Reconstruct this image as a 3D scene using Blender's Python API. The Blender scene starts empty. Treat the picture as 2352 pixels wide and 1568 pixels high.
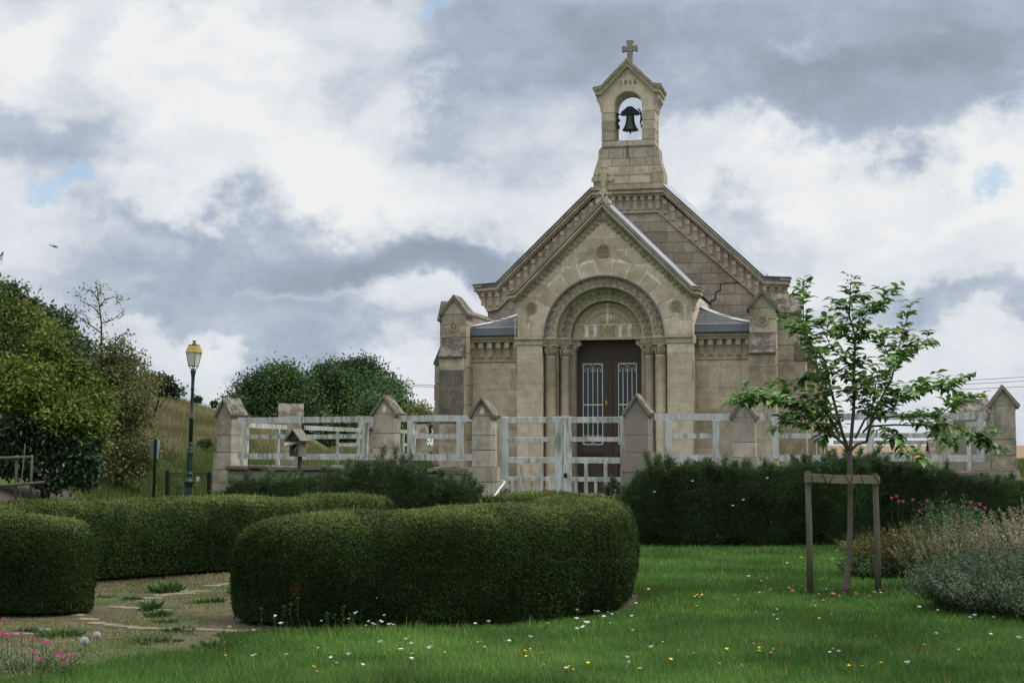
import bpy, math, random
import numpy as np
from mathutils import Vector, Matrix
rnd = random.Random(7)
rng = np.random.default_rng(7)
sc = bpy.context.scene
COL = sc.collection

# ---------------------------------------------------------------- camera
F = 3600.0
EYE = 1.6
PITCH = math.atan(236 / F)
cam_d = bpy.data.cameras.new('camera')
cam_d.sensor_width = 36.0
cam_d.lens = F / 2352 * 36.0
cam_d.clip_start = 0.1
cam_d.clip_end = 20000
cam = bpy.data.objects.new('camera', cam_d)
COL.objects.link(cam)
cam.location = (0, 0, EYE)
cam.rotation_euler = (math.pi / 2 + PITCH, 0, 0)
sc.camera = cam

# ---------------------------------------------------------------- exposure
sc.view_settings.view_transform = 'Standard'
sc.view_settings.look = 'None'
sc.view_settings.gamma = 1
sc.view_settings.exposure = 0.34
sc.view_settings.use_curve_mapping = False

# ---------------------------------------------------------------- sky and sun
SUN_AZ = math.radians(98)      # from +Y towards +X
SUN_EL = math.radians(60)
world = bpy.data.worlds.new('World')
sc.world = world
world.use_nodes = True
wn = world.node_tree
for n in list(wn.nodes):
    wn.nodes.remove(n)


def nd(nt, typ, **kw):
    n = nt.nodes.new(typ)
    for k, v in kw.items():
        if k.startswith('i_'):
            key = k[2:]
            key = int(key) if key.isdigit() else key.replace('_', ' ')
            n.inputs[key].default_value = v
        else:
            setattr(n, k, v)
    return n


def lk(nt, a, b):
    nt.links.new(a, b)


def mth(nt, op, a, b=None, c=None, clamp=False):
    n = nt.nodes.new('ShaderNodeMath')
    n.operation = op
    n.use_clamp = clamp
    for i, v in enumerate((a, b, c)):
        if v is None:
            continue
        if isinstance(v, (int, float)):
            n.inputs[i].default_value = v
        else:
            nt.links.new(v, n.inputs[i])
    return n.outputs[0]


def vmth(nt, op, a, b=None):
    n = nt.nodes.new('ShaderNodeVectorMath')
    n.operation = op
    for i, v in enumerate((a, b)):
        if v is None:
            continue
        if isinstance(v, (tuple, list)):
            n.inputs[i].default_value = v
        else:
            nt.links.new(v, n.inputs[i])
    return n.outputs['Value'] if op in ('LENGTH', 'DOT_PRODUCT') else n.outputs[0]


def mix(nt, f, a, b, mode='MIX'):
    n = nt.nodes.new('ShaderNodeMix')
    n.data_type = 'RGBA'
    n.blend_type = mode
    n.clamp_factor = True
    for i, v in ((0, f), (6, a), (7, b)):
        if isinstance(v, (int, float)):
            n.inputs[i].default_value = v if i == 0 else (v, v, v, 1)
        elif isinstance(v, tuple):
            n.inputs[i].default_value = (*v, 1) if len(v) == 3 else v
        else:
            nt.links.new(v, n.inputs[i])
    return n.outputs[2]


def ramp(nt, f, stops):
    n = nt.nodes.new('ShaderNodeValToRGB')
    cr = n.color_ramp
    while len(cr.elements) < len(stops):
        cr.elements.new(0.5)
    for e, (p, c) in zip(cr.elements, stops):
        e.position = p
        e.color = (*c, 1) if isinstance(c, tuple) else (c, c, c, 1)
    nt.links.new(f, n.inputs[0])
    return n.outputs[0]


def smooth(nt, v, a, b, x=0.0, y=1.0):
    n = nt.nodes.new('ShaderNodeMapRange')
    n.interpolation_type = 'SMOOTHSTEP'
    nt.links.new(v, n.inputs[0])
    for i, q in ((1, a), (2, b), (3, x), (4, y)):
        n.inputs[i].default_value = q
    return n.outputs[0]


SKY_STRENGTH = 0.1
tc = nd(wn, 'ShaderNodeTexCoord')
dirv = tc.outputs['Generated']
sep = nd(wn, 'ShaderNodeSeparateXYZ')
lk(wn, dirv, sep.inputs[0])
az = mth(wn, 'ARCTAN2', sep.outputs[0], sep.outputs[1])
el = mth(wn, 'ARCSINE', sep.outputs[2])
# cloud noise, drawn on a cloud deck seen in perspective: finer towards the horizon
flat = mth(wn, 'MULTIPLY', mth(wn, 'ABSOLUTE', sep.outputs[2]), 1.35)
cmb = nd(wn, 'ShaderNodeCombineXYZ')
lk(wn, sep.outputs[0], cmb.inputs[0])
lk(wn, sep.outputs[1], cmb.inputs[1])
lk(wn, flat, cmb.inputs[2])
dvec = cmb.outputs[0]
warp = nd(wn, 'ShaderNodeTexNoise', i_Scale=7.5, i_Detail=10.0, i_Roughness=0.60)
lk(wn, dvec, warp.inputs['Vector'])
woff = vmth(wn, 'MULTIPLY', vmth(wn, 'SUBTRACT', warp.outputs['Color'], (0.5, 0.5, 0.5)), (0.22, 0.17, 0))
azel = nd(wn, 'ShaderNodeCombineXYZ')
lk(wn, az, azel.inputs[0])
lk(wn, el, azel.inputs[1])
pos2 = vmth(wn, 'ADD', azel.outputs[0], woff)


def blob(px, py, rx, ry, amp, soft=1.0):
    """a cloud bank centred at an azimuth and elevation, its edge broken up by the noise"""
    a = math.atan((px - 1176) / F)
    e = PITCH + math.atan((784 - py) / F)
    d = vmth(wn, 'MULTIPLY', vmth(wn, 'SUBTRACT', pos2, (a, e, 0)), (F / rx, F / ry, 0))
    ln = vmth(wn, 'LENGTH', d)
    return smooth(wn, ln, 1.0 - 0.62 * soft, 1.0 + 0.5 * soft, amp, 0.0)


BLOBS = [
    # bright banks
    (500, 170, 230, 120, .22, .6), (620, 370, 360, 150, .28, .6), (40, 170, 90, 110, .22, .8), (230, 90, 260, 100, .16, .9),
    (760, 80, 260, 110, .18, .9), (980, 250, 130, 60, .16, .9), (1130, 470, 260, 80, .16, .8), (870, 420, 200, 110, .16, .7),
    (2080, 470, 430, 110, .30, .7), (1600, 420, 260, 90, .16, .9), (2250, 600, 240, 110, .16, .9), (1950, 640, 200, 70, .12, .9),
    (2080, 860, 380, 110, .24, .8), (690, 672, 130, 26, .16, 1), (930, 730, 190, 50, .20, .9), (200, 580, 120, 40, .16, 1),
    (300, 460, 120, 50, .14, .9), (540, 850, 300, 40, .14, .9), (1840, 165, 60, 36, .20, 1), (1560, 330, 120, 40, .12, .9), (960, 900, 160, 60, .2, 1),
    # dark undersides
    (1250, 110, 340, 130, -.22, .8), (1950, 60, 560, 160, -.26, .9), (2100, 280, 520, 125, -.34, .7), (1350, 240, 260, 90, -.12, .9),
    (660, 580, 500, 125, -.32, .7), (80, 360, 300, 90, -.18, .8), (1000, 600, 300, 70, -.18, .8),
    (560, 760, 420, 60, -.16, .8), (150, 700, 260, 50, -.10, .8), (2200, 740, 260, 40, -.16, .8), (1300, 620, 220, 80, -.08, 1),
    (1750, 570, 240, 60, -.12, .8),
]
tot = None
for b in BLOBS:
    v = blob(*b)
    tot = v if tot is None else mth(wn, 'ADD', tot, v)
fb = nd(wn, 'ShaderNodeTexNoise', i_Scale=9.0, i_Detail=11.0, i_Roughness=0.58, i_Distortion=0.12)
lk(wn, dvec, fb.inputs['Vector'])
fb2 = nd(wn, 'ShaderNodeTexNoise', i_Scale=2.6, i_Detail=5.0, i_Roughness=0.5)
lk(wn, dvec, fb2.inputs['Vector'])
light = mth(wn, 'ADD', tot, mth(wn, 'MULTIPLY_ADD', fb.outputs['Fac'], 0.85, -0.425))
light = mth(wn, 'ADD', light, mth(wn, 'MULTIPLY_ADD', fb2.outputs['Fac'], 0.5, -0.25))
light = mth(wn, 'ADD', light, 0.66)
fine_ = nd(wn, 'ShaderNodeTexNoise', i_Scale=22.0, i_Detail=8.0, i_Roughness=0.6)
lk(wn, vmth(wn, 'ADD', dvec, vmth(wn, 'MULTIPLY', woff, (1, 1, 1))), fine_.inputs['Vector'])
light = mth(wn, 'ADD', light, mth(wn, 'MULTIPLY_ADD', fine_.outputs['Fac'], 0.42, -0.21))
cloud = ramp(wn, light, [(0.0, (.20, .24, .30)), (0.26, (.26, .305, .375)), (0.42, (.315, .365, .445)), (0.54, (.39, .44, .515)),
                         (0.64, (.485, .52, .57)), (0.76, (.57, .60, .635)), (0.92, (.645, .66, .675)), (1.0, (.685, .69, .69))])
zen = mth(wn, 'MULTIPLY_ADD', smooth(wn, sep.outputs[2], 0.28, 1.0), 1.0, 0.0)
cloud = mix(wn, 1.0, cloud, mix(wn, zen, (1, 1, 1), (3.1, 2.9, 2.6)), 'MULTIPLY')
cloud = vmth(wn, 'MULTIPLY', cloud, (1 / SKY_STRENGTH,) * 3)
sky = nd(wn, 'ShaderNodeTexSky', sky_type='NISHITA', sun_disc=False)
sky.sun_elevation = SUN_EL
sky.sun_rotation = SUN_AZ
gap = nd(wn, 'ShaderNodeTexNoise', i_Scale=5.5, i_Detail=6.0, i_Roughness=0.5)
lk(wn, vmth(wn, 'ADD', dvec, (3.3, 1.7, 0.4)), gap.inputs['Vector'])
gm = smooth(wn, gap.outputs['Fac'], 0.66, 0.76, 0.0, 0.55)
skycol = mix(wn, gm, cloud, vmth(wn, 'MULTIPLY', sky.outputs[0], (1, 1, 1)))
# small openings showing the clear blue beyond
for gpx, gpy, grx, gry in ((985, 68, 40, 22), (28, 475, 46, 26), (2225, 475, 60, 22), (2335, 545, 40, 26), (85, 465, 30, 16)):
    skycol = mix(wn, blob(gpx, gpy, grx, gry, .62, 1.2), skycol, (3.1, 4.7, 6.6))
# below the horizon: plain dim ground tone
skycol = mix(wn, smooth(wn, sep.outputs[2], -0.03, -0.005, 1.0, 0.0), skycol, (0.9, 1.0, 0.7))
bg = nd(wn, 'ShaderNodeBackground', i_Strength=SKY_STRENGTH)
lk(wn, skycol, bg.inputs[0])
wo = nd(wn, 'ShaderNodeOutputWorld')
lk(wn, bg.outputs[0], wo.inputs[0])

sun_d = bpy.data.lights.new('sun', 'SUN')
sun_d.energy = 2.1
sun_d.angle = math.radians(25)
sun_d.color = (1.0, 0.95, 0.87)
sun = bpy.data.objects.new('sun', sun_d)
COL.objects.link(sun)
sv = Vector((math.sin(SUN_AZ) * math.cos(SUN_EL), math.cos(SUN_AZ) * math.cos(SUN_EL), math.sin(SUN_EL)))
sun.rotation_euler = (-sv).to_track_quat('-Z', 'Y').to_euler()
sun.location = (20, 0, 30)


# ---------------------------------------------------------------- places from sight lines
def ray(px, py):
    x = (px - 1176) / F
    z = (784 - py) / F
    c, s = math.cos(PITCH), math.sin(PITCH)
    return Vector((x, c - z * s, s + z * c))


def at(px, py, Y):
    r = ray(px, py)
    t = Y / r.y
    return Vector((r.x * t, Y, EYE + r.z * t))


def sstep(a, b, v):
    t = np.clip((v - a) / (b - a), 0, 1)
    return t * t * (3 - 2 * t)


# fence line as a polyline in plan (x, y), left to right
FL = [(-5.75, 31.4), (-2.12, 28.7), (-0.28, 27.75), (2.25, 27.0), (4.05, 26.75), (8.25, 26.2), (40, 22)]


def fence_y(x):
    return np.interp(x, [p[0] for p in FL], [p[1] for p in FL])


def ground_z(x, y):
    x = np.asarray(x, float)
    y = np.asarray(y, float)
    left = 1 - sstep(-6.35, -5.8, x)
    yard = sstep(0.02, 0.3, y - fence_y(x) - 0.05) * 1.0
    rampl = np.clip((y - 21) / 15, 0, 1) * 1.05 * np.interp(x, [-9.3, -7.4], [1, .22])
    z = yard * (1 - left) + rampl * left
    # path through the gate
    cx = 0.95 + (y - 27.2) * 0.13
    path = (1 - sstep(1.25, 1.6, np.where(x < cx, (cx - x) * .60, x - cx))) * (1 - sstep(36.0, 37.0, y)) * sstep(26.0, 27.0, y)
    z = z * (1 - path) + 0.38 * path
    # the mound on the left
    hx = np.interp(x, [-60, -22, -14, -11.3, -7, -3, 0], [6.5, 4.4, 2.35, 1.5, 0.65, 0.1, 0])
    hill = hx * sstep(35, 60, y) * (1 - 0.9 * sstep(75, 110, y))
    z = z + hill
    z = z + 0.02 * np.sin(x * 1.3 + 1) * np.sin(y * 0.9) * np.clip((y - 8) / 10, 0, 1)
    far = sstep(66, 105, y)
    z = z - far * 3.0
    return z


def gz(x, y):
    return float(ground_z(x, y))


# ---------------------------------------------------------------- object helpers
def tag(o, label=None, cat=None, group=None, kind=None):
    if label:
        o['label'] = label
    if cat:
        o['category'] = cat
    if group:
        o['group'] = group
    if kind:
        o['kind'] = kind
    return o


def empty(name, loc=(0, 0, 0), rz=0.0, label=None, cat=None, group=None, rot=None):
    o = bpy.data.objects.new(name, None)
    COL.objects.link(o)
    o.empty_display_size = 0.1
    o.location = loc
    o.rotation_euler = rot if rot else (0, 0, rz)
    return tag(o, label, cat, group)


class MB:
    def __init__(s):
        s.v = []
        s.f = []
        s.sm = []

    def add(s, vs, fs, smooth=False):
        b = len(s.v)
        s.v.extend([tuple(v) for v in vs])
        s.f.extend([tuple(i + b for i in f) for f in fs])
        s.sm.extend([smooth] * len(fs))
        return s

    def box(s, x0, x1, y0, y1, z0, z1):
        return s.add([(x0, y0, z0), (x1, y0, z0), (x1, y1, z0), (x0, y1, z0), (x0, y0, z1), (x1, y0, z1), (x1, y1, z1), (x0, y1, z1)],
                     [(0, 3, 2, 1), (4, 5, 6, 7), (0, 1, 5, 4), (1, 2, 6, 5), (2, 3, 7, 6), (3, 0, 4, 7)])

    def cbox(s, x0, x1, y0, y1, z0, z1, c=0.01, jit=0.0):
        """box with every edge chamfered"""
        X = (x0, x1)
        Y = (y0, y1)
        Z = (z0, z1)
        vs = []
        idx = {}
        for i in (0, 1):
            for j in (0, 1):
                for k in (0, 1):
                    si, sj, sk = (1 - 2 * i), (1 - 2 * j), (1 - 2 * k)
                    jx = rnd.uniform(-jit, jit)
                    jz = rnd.uniform(-jit, jit)
                    for a in range(3):
                        idx[(i, j, k, a)] = len(vs)
                        vs.append((X[i] + jx + (0 if a == 0 else si * c), Y[j] + (0 if a == 1 else sj * c), Z[k] + jz + (0 if a == 2 else sk * c)))
        fs = []
        q = lambda *t: fs.append(tuple(idx[u] for u in t))
        q((0, 0, 0, 0), (0, 0, 1, 0), (0, 1, 1, 0), (0, 1, 0, 0))
        q((1, 0, 0, 0), (1, 1, 0, 0), (1, 1, 1, 0), (1, 0, 1, 0))
        q((0, 0, 0, 1), (1, 0, 0, 1), (1, 0, 1, 1), (0, 0, 1, 1))
        q((0, 1, 0, 1), (0, 1, 1, 1), (1, 1, 1, 1), (1, 1, 0, 1))
        q((0, 0, 0, 2), (0, 1, 0, 2), (1, 1, 0, 2), (1, 0, 0, 2))
        q((0, 0, 1, 2), (1, 0, 1, 2), (1, 1, 1, 2), (0, 1, 1, 2))
        for i in (0, 1):
            for j in (0, 1):
                q((i, j, 0, 0), (i, j, 1, 0), (i, j, 1, 1), (i, j, 0, 1))
            for k in (0, 1):
                q((i, 0, k, 0), (i, 1, k, 0), (i, 1, k, 2), (i, 0, k, 2))
        for j in (0, 1):
            for k in (0, 1):
                q((0, j, k, 1), (1, j, k, 1), (1, j, k, 2), (0, j, k, 2))
        for i in (0, 1):
            for j in (0, 1):
                for k in (0, 1):
                    q((i, j, k, 0), (i, j, k, 1), (i, j, k, 2))
        return s.add(vs, fs)

    def prism(s, poly, y0, y1):
        """polygon in (x, z) extruded along y"""
        n = len(poly)
        vs = [(x, y0, z) for x, z in poly] + [(x, y1, z) for x, z in poly]
        fs = [tuple(range(n)), tuple(range(2 * n - 1, n - 1, -1))]
        fs += [(i, i + n, (i + 1) % n + n, (i + 1) % n) for i in range(n)]
        return s.add(vs, fs)

    def prism_y(s, poly, x0, x1):
        """polygon in (y, z) extruded along x"""
        n = len(poly)
        vs = [(x0, y, z) for y, z in poly] + [(x1, y, z) for y, z in poly]
        fs = [tuple(range(n)), tuple(range(2 * n - 1, n - 1, -1))]
        fs += [(i, (i + 1) % n, (i + 1) % n + n, i + n) for i in range(n)]
        return s.add(vs, fs)

    def tube(s, pts, rad, n=8, cap=True):
        pts = [Vector(p) for p in pts]
        if isinstance(rad, (int, float)):
            rad = [rad] * len(pts)
        vs = []
        up0 = None
        for i, p in enumerate(pts):
            d = (pts[min(i + 1, len(pts) - 1)] - pts[max(i - 1, 0)]).normalized()
            if up0 is None:
                up0 = Vector((0, 0, 1)) if abs(d.z) < 0.9 else Vector((1, 0, 0))
            a = d.cross(up0)
            if a.length < 1e-5:
                a = d.cross(Vector((0, 1, 0)))
            a.normalize()
            b = d.cross(a).normalized()
            up0 = b * -1 if abs(b.dot(up0)) > 0.2 else up0
            for k in range(n):
                t = 2 * math.pi * k / n
                vs.append(p + (a * math.cos(t) + b * math.sin(t)) * rad[i])
        fs = []
        for i in range(len(pts) - 1):
            for k in range(n):
                k2 = (k + 1) % n
                fs.append((i * n + k, i * n + k2, (i + 1) * n + k2, (i + 1) * n + k))
        s.add(vs, fs, True)
        if cap:
            m = len(s.v) - len(vs)
            s.f.append(tuple(m + k for k in range(n)))
            s.f.append(tuple(m + (len(pts) - 1) * n + k for k in range(n - 1, -1, -1)))
            s.sm += [False, False]
        return s

    def lathe(s, prof, n=20, c=(0, 0, 0), sm=True):
        vs = []
        for r, z in prof:
            for k in range(n):
                t = 2 * math.pi * k / n
                vs.append((c[0] + r * math.cos(t), c[1] + r * math.sin(t), c[2] + z))
        fs = []
        for i in range(len(prof) - 1):
            for k in range(n):
                k2 = (k + 1) % n
                fs.append((i * n + k, i * n + k2, (i + 1) * n + k2, (i + 1) * n + k))
        fs.append(tuple(range(n - 1, -1, -1)))
        fs.append(tuple((len(prof) - 1) * n + k for k in range(n)))
        return s.add(vs, fs, sm)

    def ring(s, c, r0, r1, y0, y1, a0=0.0, a1=math.pi, n=32):
        """arch ring in the xz plane: inner r0, outer r1, depth y0..y1"""
        vs = []
        for i in range(n + 1):
            a = a0 + (a1 - a0) * i / n
            ca, sa = math.cos(a), math.sin(a)
            for r, y in ((r0, y0), (r1, y0), (r1, y1), (r0, y1)):
                vs.append((c[0] + r * ca, y, c[1] + r * sa))
        fs = []
        for i in range(n):
            b = i * 4
            for k in range(4):
                k2 = (k + 1) % 4
                fs.append((b + k, b + 4 + k, b + 4 + k2, b + k2))
        fs.append((0, 1, 2, 3))
        fs.append((n * 4 + 3, n * 4 + 2, n * 4 + 1, n * 4))
        return s.add(vs, fs)

    def mesh(s, name):
        m = bpy.data.meshes.new(name)
        m.from_pydata(s.v, [], s.f)
        m.update()
        if any(s.sm):
            m.polygons.foreach_set('use_smooth', s.sm)
        import bmesh
        bm = bmesh.new()
        bm.from_mesh(m)
        bmesh.ops.recalc_face_normals(bm, faces=bm.faces)
        bm.to_mesh(m)
        bm.free()
        return m

    def build(s, name, material, parent=None, loc=None, rz=0, **kw):
        o = bpy.data.objects.new(name, s.mesh(name))
        COL.objects.link(o)
        o.data.materials.append(material)
        if parent:
            o.parent = parent
        if loc is not None:
            o.location = loc
        o.rotation_euler[2] = rz
        return tag(o, **kw)


def copy_tree(o, parent=None, **kw):
    c = o.copy()
    COL.objects.link(c)
    c.parent = parent
    for ch in [q for q in o.children]:
        copy_tree(ch, c)
    return tag(c, **kw)


def raw_mesh(name, V, nper, material, tint=None, smooth=False):
    """V: (n, nper, 3) separate polygons"""
    n = V.shape[0]
    m = bpy.data.meshes.new(name)
    m.vertices.add(n * nper)
    m.vertices.foreach_set('co', V.reshape(-1).astype(np.float32))
    m.loops.add(n * nper)
    m.loops.foreach_set('vertex_index', np.arange(n * nper, dtype=np.int32))
    m.polygons.add(n)
    m.polygons.foreach_set('loop_start', np.arange(0, n * nper, nper, dtype=np.int32))
    m.polygons.foreach_set('loop_total', np.full(n, nper, dtype=np.int32))
    m.update()
    if tint is not None:
        a = m.attributes.new('tint', 'FLOAT', 'POINT')
        a.data.foreach_set('value', np.repeat(tint, nper).astype(np.float32))
    m.materials.append(material)
    return m


def unit(v):
    return v / np.maximum(np.linalg.norm(v, axis=1, keepdims=True), 1e-9)


def leaves(name, P, D, L, W, material, parent=None, tint=None, side=None, **kw):
    """diamond leaves: base P, direction D, length L, width W"""
    n = len(P)
    D = unit(D)
    if side is None:
        side = rng.normal(size=(n, 3))
    S = unit(np.cross(D, side))
    L = np.broadcast_to(L, (n,))[:, None]
    W = np.broadcast_to(W, (n,))[:, None]
    V = np.stack([P, P + D * L * .45 + S * W / 2, P + D * L, P + D * L * .45 - S * W / 2], 1)
    if tint is None:
        tint = rng.random(n)
    o = bpy.data.objects.new(name, raw_mesh(name, V, 4, material, tint))
    COL.objects.link(o)
    if parent:
        o.parent = parent
    return tag(o, **kw)


def blades(name, P, D, L, W, material, parent=None, tint=None, **kw):
    n = len(P)
    ang = rng.random(n) * math.pi
    S = np.stack([np.cos(ang), np.sin(ang), np.zeros(n)], 1)
    L = np.broadcast_to(L, (n,))[:, None]
    W = np.broadcast_to(W, (n,))[:, None]
    V = np.stack([P - S * W / 2, P + S * W / 2, P + unit(D) * L], 1)
    o = bpy.data.objects.new(name, raw_mesh(name, V, 3, material, rng.random(n) if tint is None else tint))
    COL.objects.link(o)
    if parent:
        o.parent = parent
    return tag(o, **kw)


# ---------------------------------------------------------------- materials
MATS = {}


def newmat(name):
    m = bpy.data.materials.new(name)
    m.use_nodes = True
    nt = m.node_tree
    b = nt.nodes['Principled BSDF']
    MATS[name] = m
    return m, nt, b


def noise(nt, vec, scale, detail=4.0, rough=0.55, dist=0.0, out='Fac'):
    n = nd(nt, 'ShaderNodeTexNoise', i_Scale=scale, i_Detail=detail, i_Roughness=rough, i_Distortion=dist)
    nt.links.new(vec, n.inputs['Vector'])
    return n.outputs[out]


def scaled(nt, vec, s):
    return vmth(nt, 'MULTIPLY', vec, s)


def bump(nt, b, h, strength=0.4, dist=0.01):
    n = nd(nt, 'ShaderNodeBump', i_Strength=strength, i_Distance=dist)
    nt.links.new(h, n.inputs['Height'])
    nt.links.new(n.outputs[0], b.inputs['Normal'])


def stone(name, ca, cb, soot=0.5, sootcol=(.10, .095, .085), warm=0.35, lichen=1.0, fine=1.0, orange=0.3, streak=0.5, mottle=0.55):
    m, nt, b = newmat(name)
    g = nd(nt, 'ShaderNodeNewGeometry')
    p = g.outputs['Position']
    oi = nd(nt, 'ShaderNodeObjectInfo')
    n1 = noise(nt, p, 0.9, 5)
    n2 = noise(nt, vmth(nt, 'ADD', p, (7, 3, 2)), 5.5, 6, .65)
    n3 = noise(nt, p, 38, 4, .7)
    st = noise(nt, scaled(nt, p, (4.5, 4.5, .55)), 1.6, 6, .62)
    c = mix(nt, oi.outputs['Random'], ca, cb)
    c = mix(nt, mth(nt, 'MULTIPLY', smooth(nt, n1, .48, .68), warm), c, (.46, .33, .17))
    c = mix(nt, mth(nt, 'MULTIPLY', smooth(nt, n2, .40, .72), mottle), c, (.27, .235, .185))
    c = mix(nt, mth(nt, 'MULTIPLY', smooth(nt, n3, .54, .70), .5 * fine), c, (.13, .12, .10))
    c = mix(nt, mth(nt, 'MULTIPLY', smooth(nt, n3, .44, .30), .35 * fine), c, (.52, .49, .42))
    sm_ = mth(nt, 'MULTIPLY', smooth(nt, st, .50, .72), streak)
    sm_ = mth(nt, 'MAXIMUM', sm_, mth(nt, 'MULTIPLY', smooth(nt, n1, .42, .66), soot))
    c = mix(nt, mth(nt, 'MULTIPLY', sm_, smooth(nt, n2, .25, .6)), c, sootcol)
    sx = nd(nt, 'ShaderNodeSeparateXYZ')
    nt.links.new(g.outputs['Normal'], sx.inputs[0])
    up = smooth(nt, sx.outputs[2], .25, .7)
    lc = mix(nt, smooth(nt, n2, .42, .62), (.060, .056, .048), (.20, .185, .155))
    lc = mix(nt, smooth(nt, noise(nt, p, 22, 3, .6), .60, .67), lc, (.30, .29, .25))
    c = mix(nt, mth(nt, 'MULTIPLY', up, lichen), c, lc)
    on = noise(nt, vmth(nt, 'ADD', p, (1, 9, 4)), 3.1, 6, .7)
    c = mix(nt, mth(nt, 'MULTIPLY', smooth(nt, on, .63, .72), mth(nt, 'MULTIPLY_ADD', up, orange, orange * .35)), c, (.42, .21, .05))
    c = mix(nt, 1.0, c, (1.07, 1.045, 1.055), 'MULTIPLY')
    nt.links.new(c, b.inputs['Base Color'])
    b.inputs['Roughness'].default_value = 0.92
    b.inputs['Specular IOR Level'].default_value = 0.2
    h = mth(nt, 'ADD', mth(nt, 'MULTIPLY', n3, .6), n2)
    bump(nt, b, h, .55, .02)
    return m


stone('cream_stone', (.65, .565, .45), (.45, .39, .30), soot=.3, warm=.4, lichen=.75, streak=.42, orange=.15, mottle=.4, sootcol=(.17, .16, .13))
stone('grey_stone', (.50, .43, .335), (.33, .285, .225), soot=.6, warm=.35, lichen=.9, streak=.75, orange=.2, mottle=.6, sootcol=(.12, .115, .095))
stone('gable_stone', (.43, .385, .31), (.27, .24, .19), soot=.45, warm=.25, lichen=.9, streak=.3, orange=.1, mottle=.8)
stone('trim_stone', (.49, .425, .33), (.42, .365, .28), soot=.35, warm=.1, lichen=.8, streak=.6, orange=.1)
stone('lichen_stone', (.10, .095, .08), (.15, .135, .11), soot=.8, warm=.05, lichen=1, orange=.5, sootcol=(.05, .048, .045))
stone('pillar_stone', (.47, .44, .365), (.36, .335, .275), soot=.8, warm=.35, lichen=1, streak=.95, orange=.4, mottle=.9, sootcol=(.15, .15, .125))
stone('gatepost_stone', (.25, .235, .20), (.22, .205, .175), soot=.6, warm=.1, lichen=.9, streak=.5, orange=.3, sootcol=(.14, .14, .125))
stone('coping_stone', (.20, .185, .15), (.13, .12, .10), soot=.6, warm=.1, lichen=1.0, orange=.25, sootcol=(.06, .06, .055))
stone('slab_stone', (.155, .14, .105), (.115, .10, .075), soot=.4, warm=.3, lichen=0.0, orange=.05, fine=.7)
stone('mortar', (.76, .72, .62), (.72, .68, .58), soot=.18, warm=.1, lichen=.5, streak=.3, orange=.05, fine=.5)
stone('mortar_grey', (.33, .305, .25), (.23, .21, .18), soot=.5, warm=.1, lichen=.5, streak=.3, orange=.05, fine=.5)
stone('dark_joint', (.12, .11, .095), (.10, .095, .08), soot=.3, warm=0, lichen=.3, orange=0)
stone('ochre_paint', (.40, .29, .15), (.38, .27, .14), soot=.3, warm=0, lichen=0, orange=0, mottle=.75, fine=.6)


def simple(name, col, rough=.6, metal=0.0, var=.15, vscale=6.0, spec=.4, bumpy=0.0, dirt=None, dirtamt=.5, stretch=(1, 1, 1)):
    m, nt, b = newmat(name)
    g = nd(nt, 'ShaderNodeNewGeometry')
    p = scaled(nt, g.outputs['Position'], stretch)
    n1 = noise(nt, p, vscale, 5, .6)
    lo = tuple(c * (1 - var) for c in col)
    hi = tuple(min(1, c * (1 + var)) for c in col)
    c = mix(nt, n1, lo, hi)
    if dirt:
        n2 = noise(nt, vmth(nt, 'ADD', p, (4, 2, 8)), vscale * .6, 7, .68)
        c = mix(nt, mth(nt, 'MULTIPLY', smooth(nt, n2, .42, .66), dirtamt), c, dirt)
    nt.links.new(c, b.inputs['Base Color'])
    b.inputs['Roughness'].default_value = rough
    b.inputs['Metallic'].default_value = metal
    b.inputs['Specular IOR Level'].default_value = spec
    if bumpy:
        bump(nt, b, noise(nt, p, vscale * 6, 4, .6), bumpy, .01)
    return m


def white_fence():
    m, nt, b = newmat('weathered_white_paint')
    g = nd(nt, 'ShaderNodeNewGeometry')
    p = g.outputs['Position']
    oi = nd(nt, 'ShaderNodeObjectInfo')
    off = nd(nt, 'ShaderNodeCombineXYZ')
    nt.links.new(mth(nt, 'MULTIPLY', oi.outputs['Random'], 40), off.inputs[0])
    st = noise(nt, vmth(nt, 'ADD', scaled(nt, p, (9, 9, 1.6)), off.outputs[0]), 1.3, 7, .68)
    big = noise(nt, vmth(nt, 'ADD', p, off.outputs[0]), .8, 4, .5)
    c = mix(nt, st, (.58, .585, .59), (.49, .495, .50))
    amt = mth(nt, 'MULTIPLY', smooth(nt, st, .40, .62), smooth(nt, big, .36, .58, .25, 1.0))
    c = mix(nt, amt, c, (.20, .22, .18))
    n2 = noise(nt, scaled(nt, p, (20, 20, 5)), 2, 5, .7)
    c = mix(nt, mth(nt, 'MULTIPLY', smooth(nt, n2, .54, .68), .5), c, (.20, .21, .18))
    sx = nd(nt, 'ShaderNodeSeparateXYZ')
    nt.links.new(g.outputs['Normal'], sx.inputs[0])
    up = smooth(nt, sx.outputs[2], .5, .9)
    yl = smooth(nt, noise(nt, p, 6, 5, .6), .5, .62)
    c = mix(nt, mth(nt, 'MULTIPLY', up, .8), c, mix(nt, yl, (.45, .45, .43), (.30, .24, .06)))
    nt.links.new(c, b.inputs['Base Color'])
    b.inputs['Roughness'].default_value = .7
    b.inputs['Specular IOR Level'].default_value = .25
    bump(nt, b, n2, .3, .004)


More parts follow.
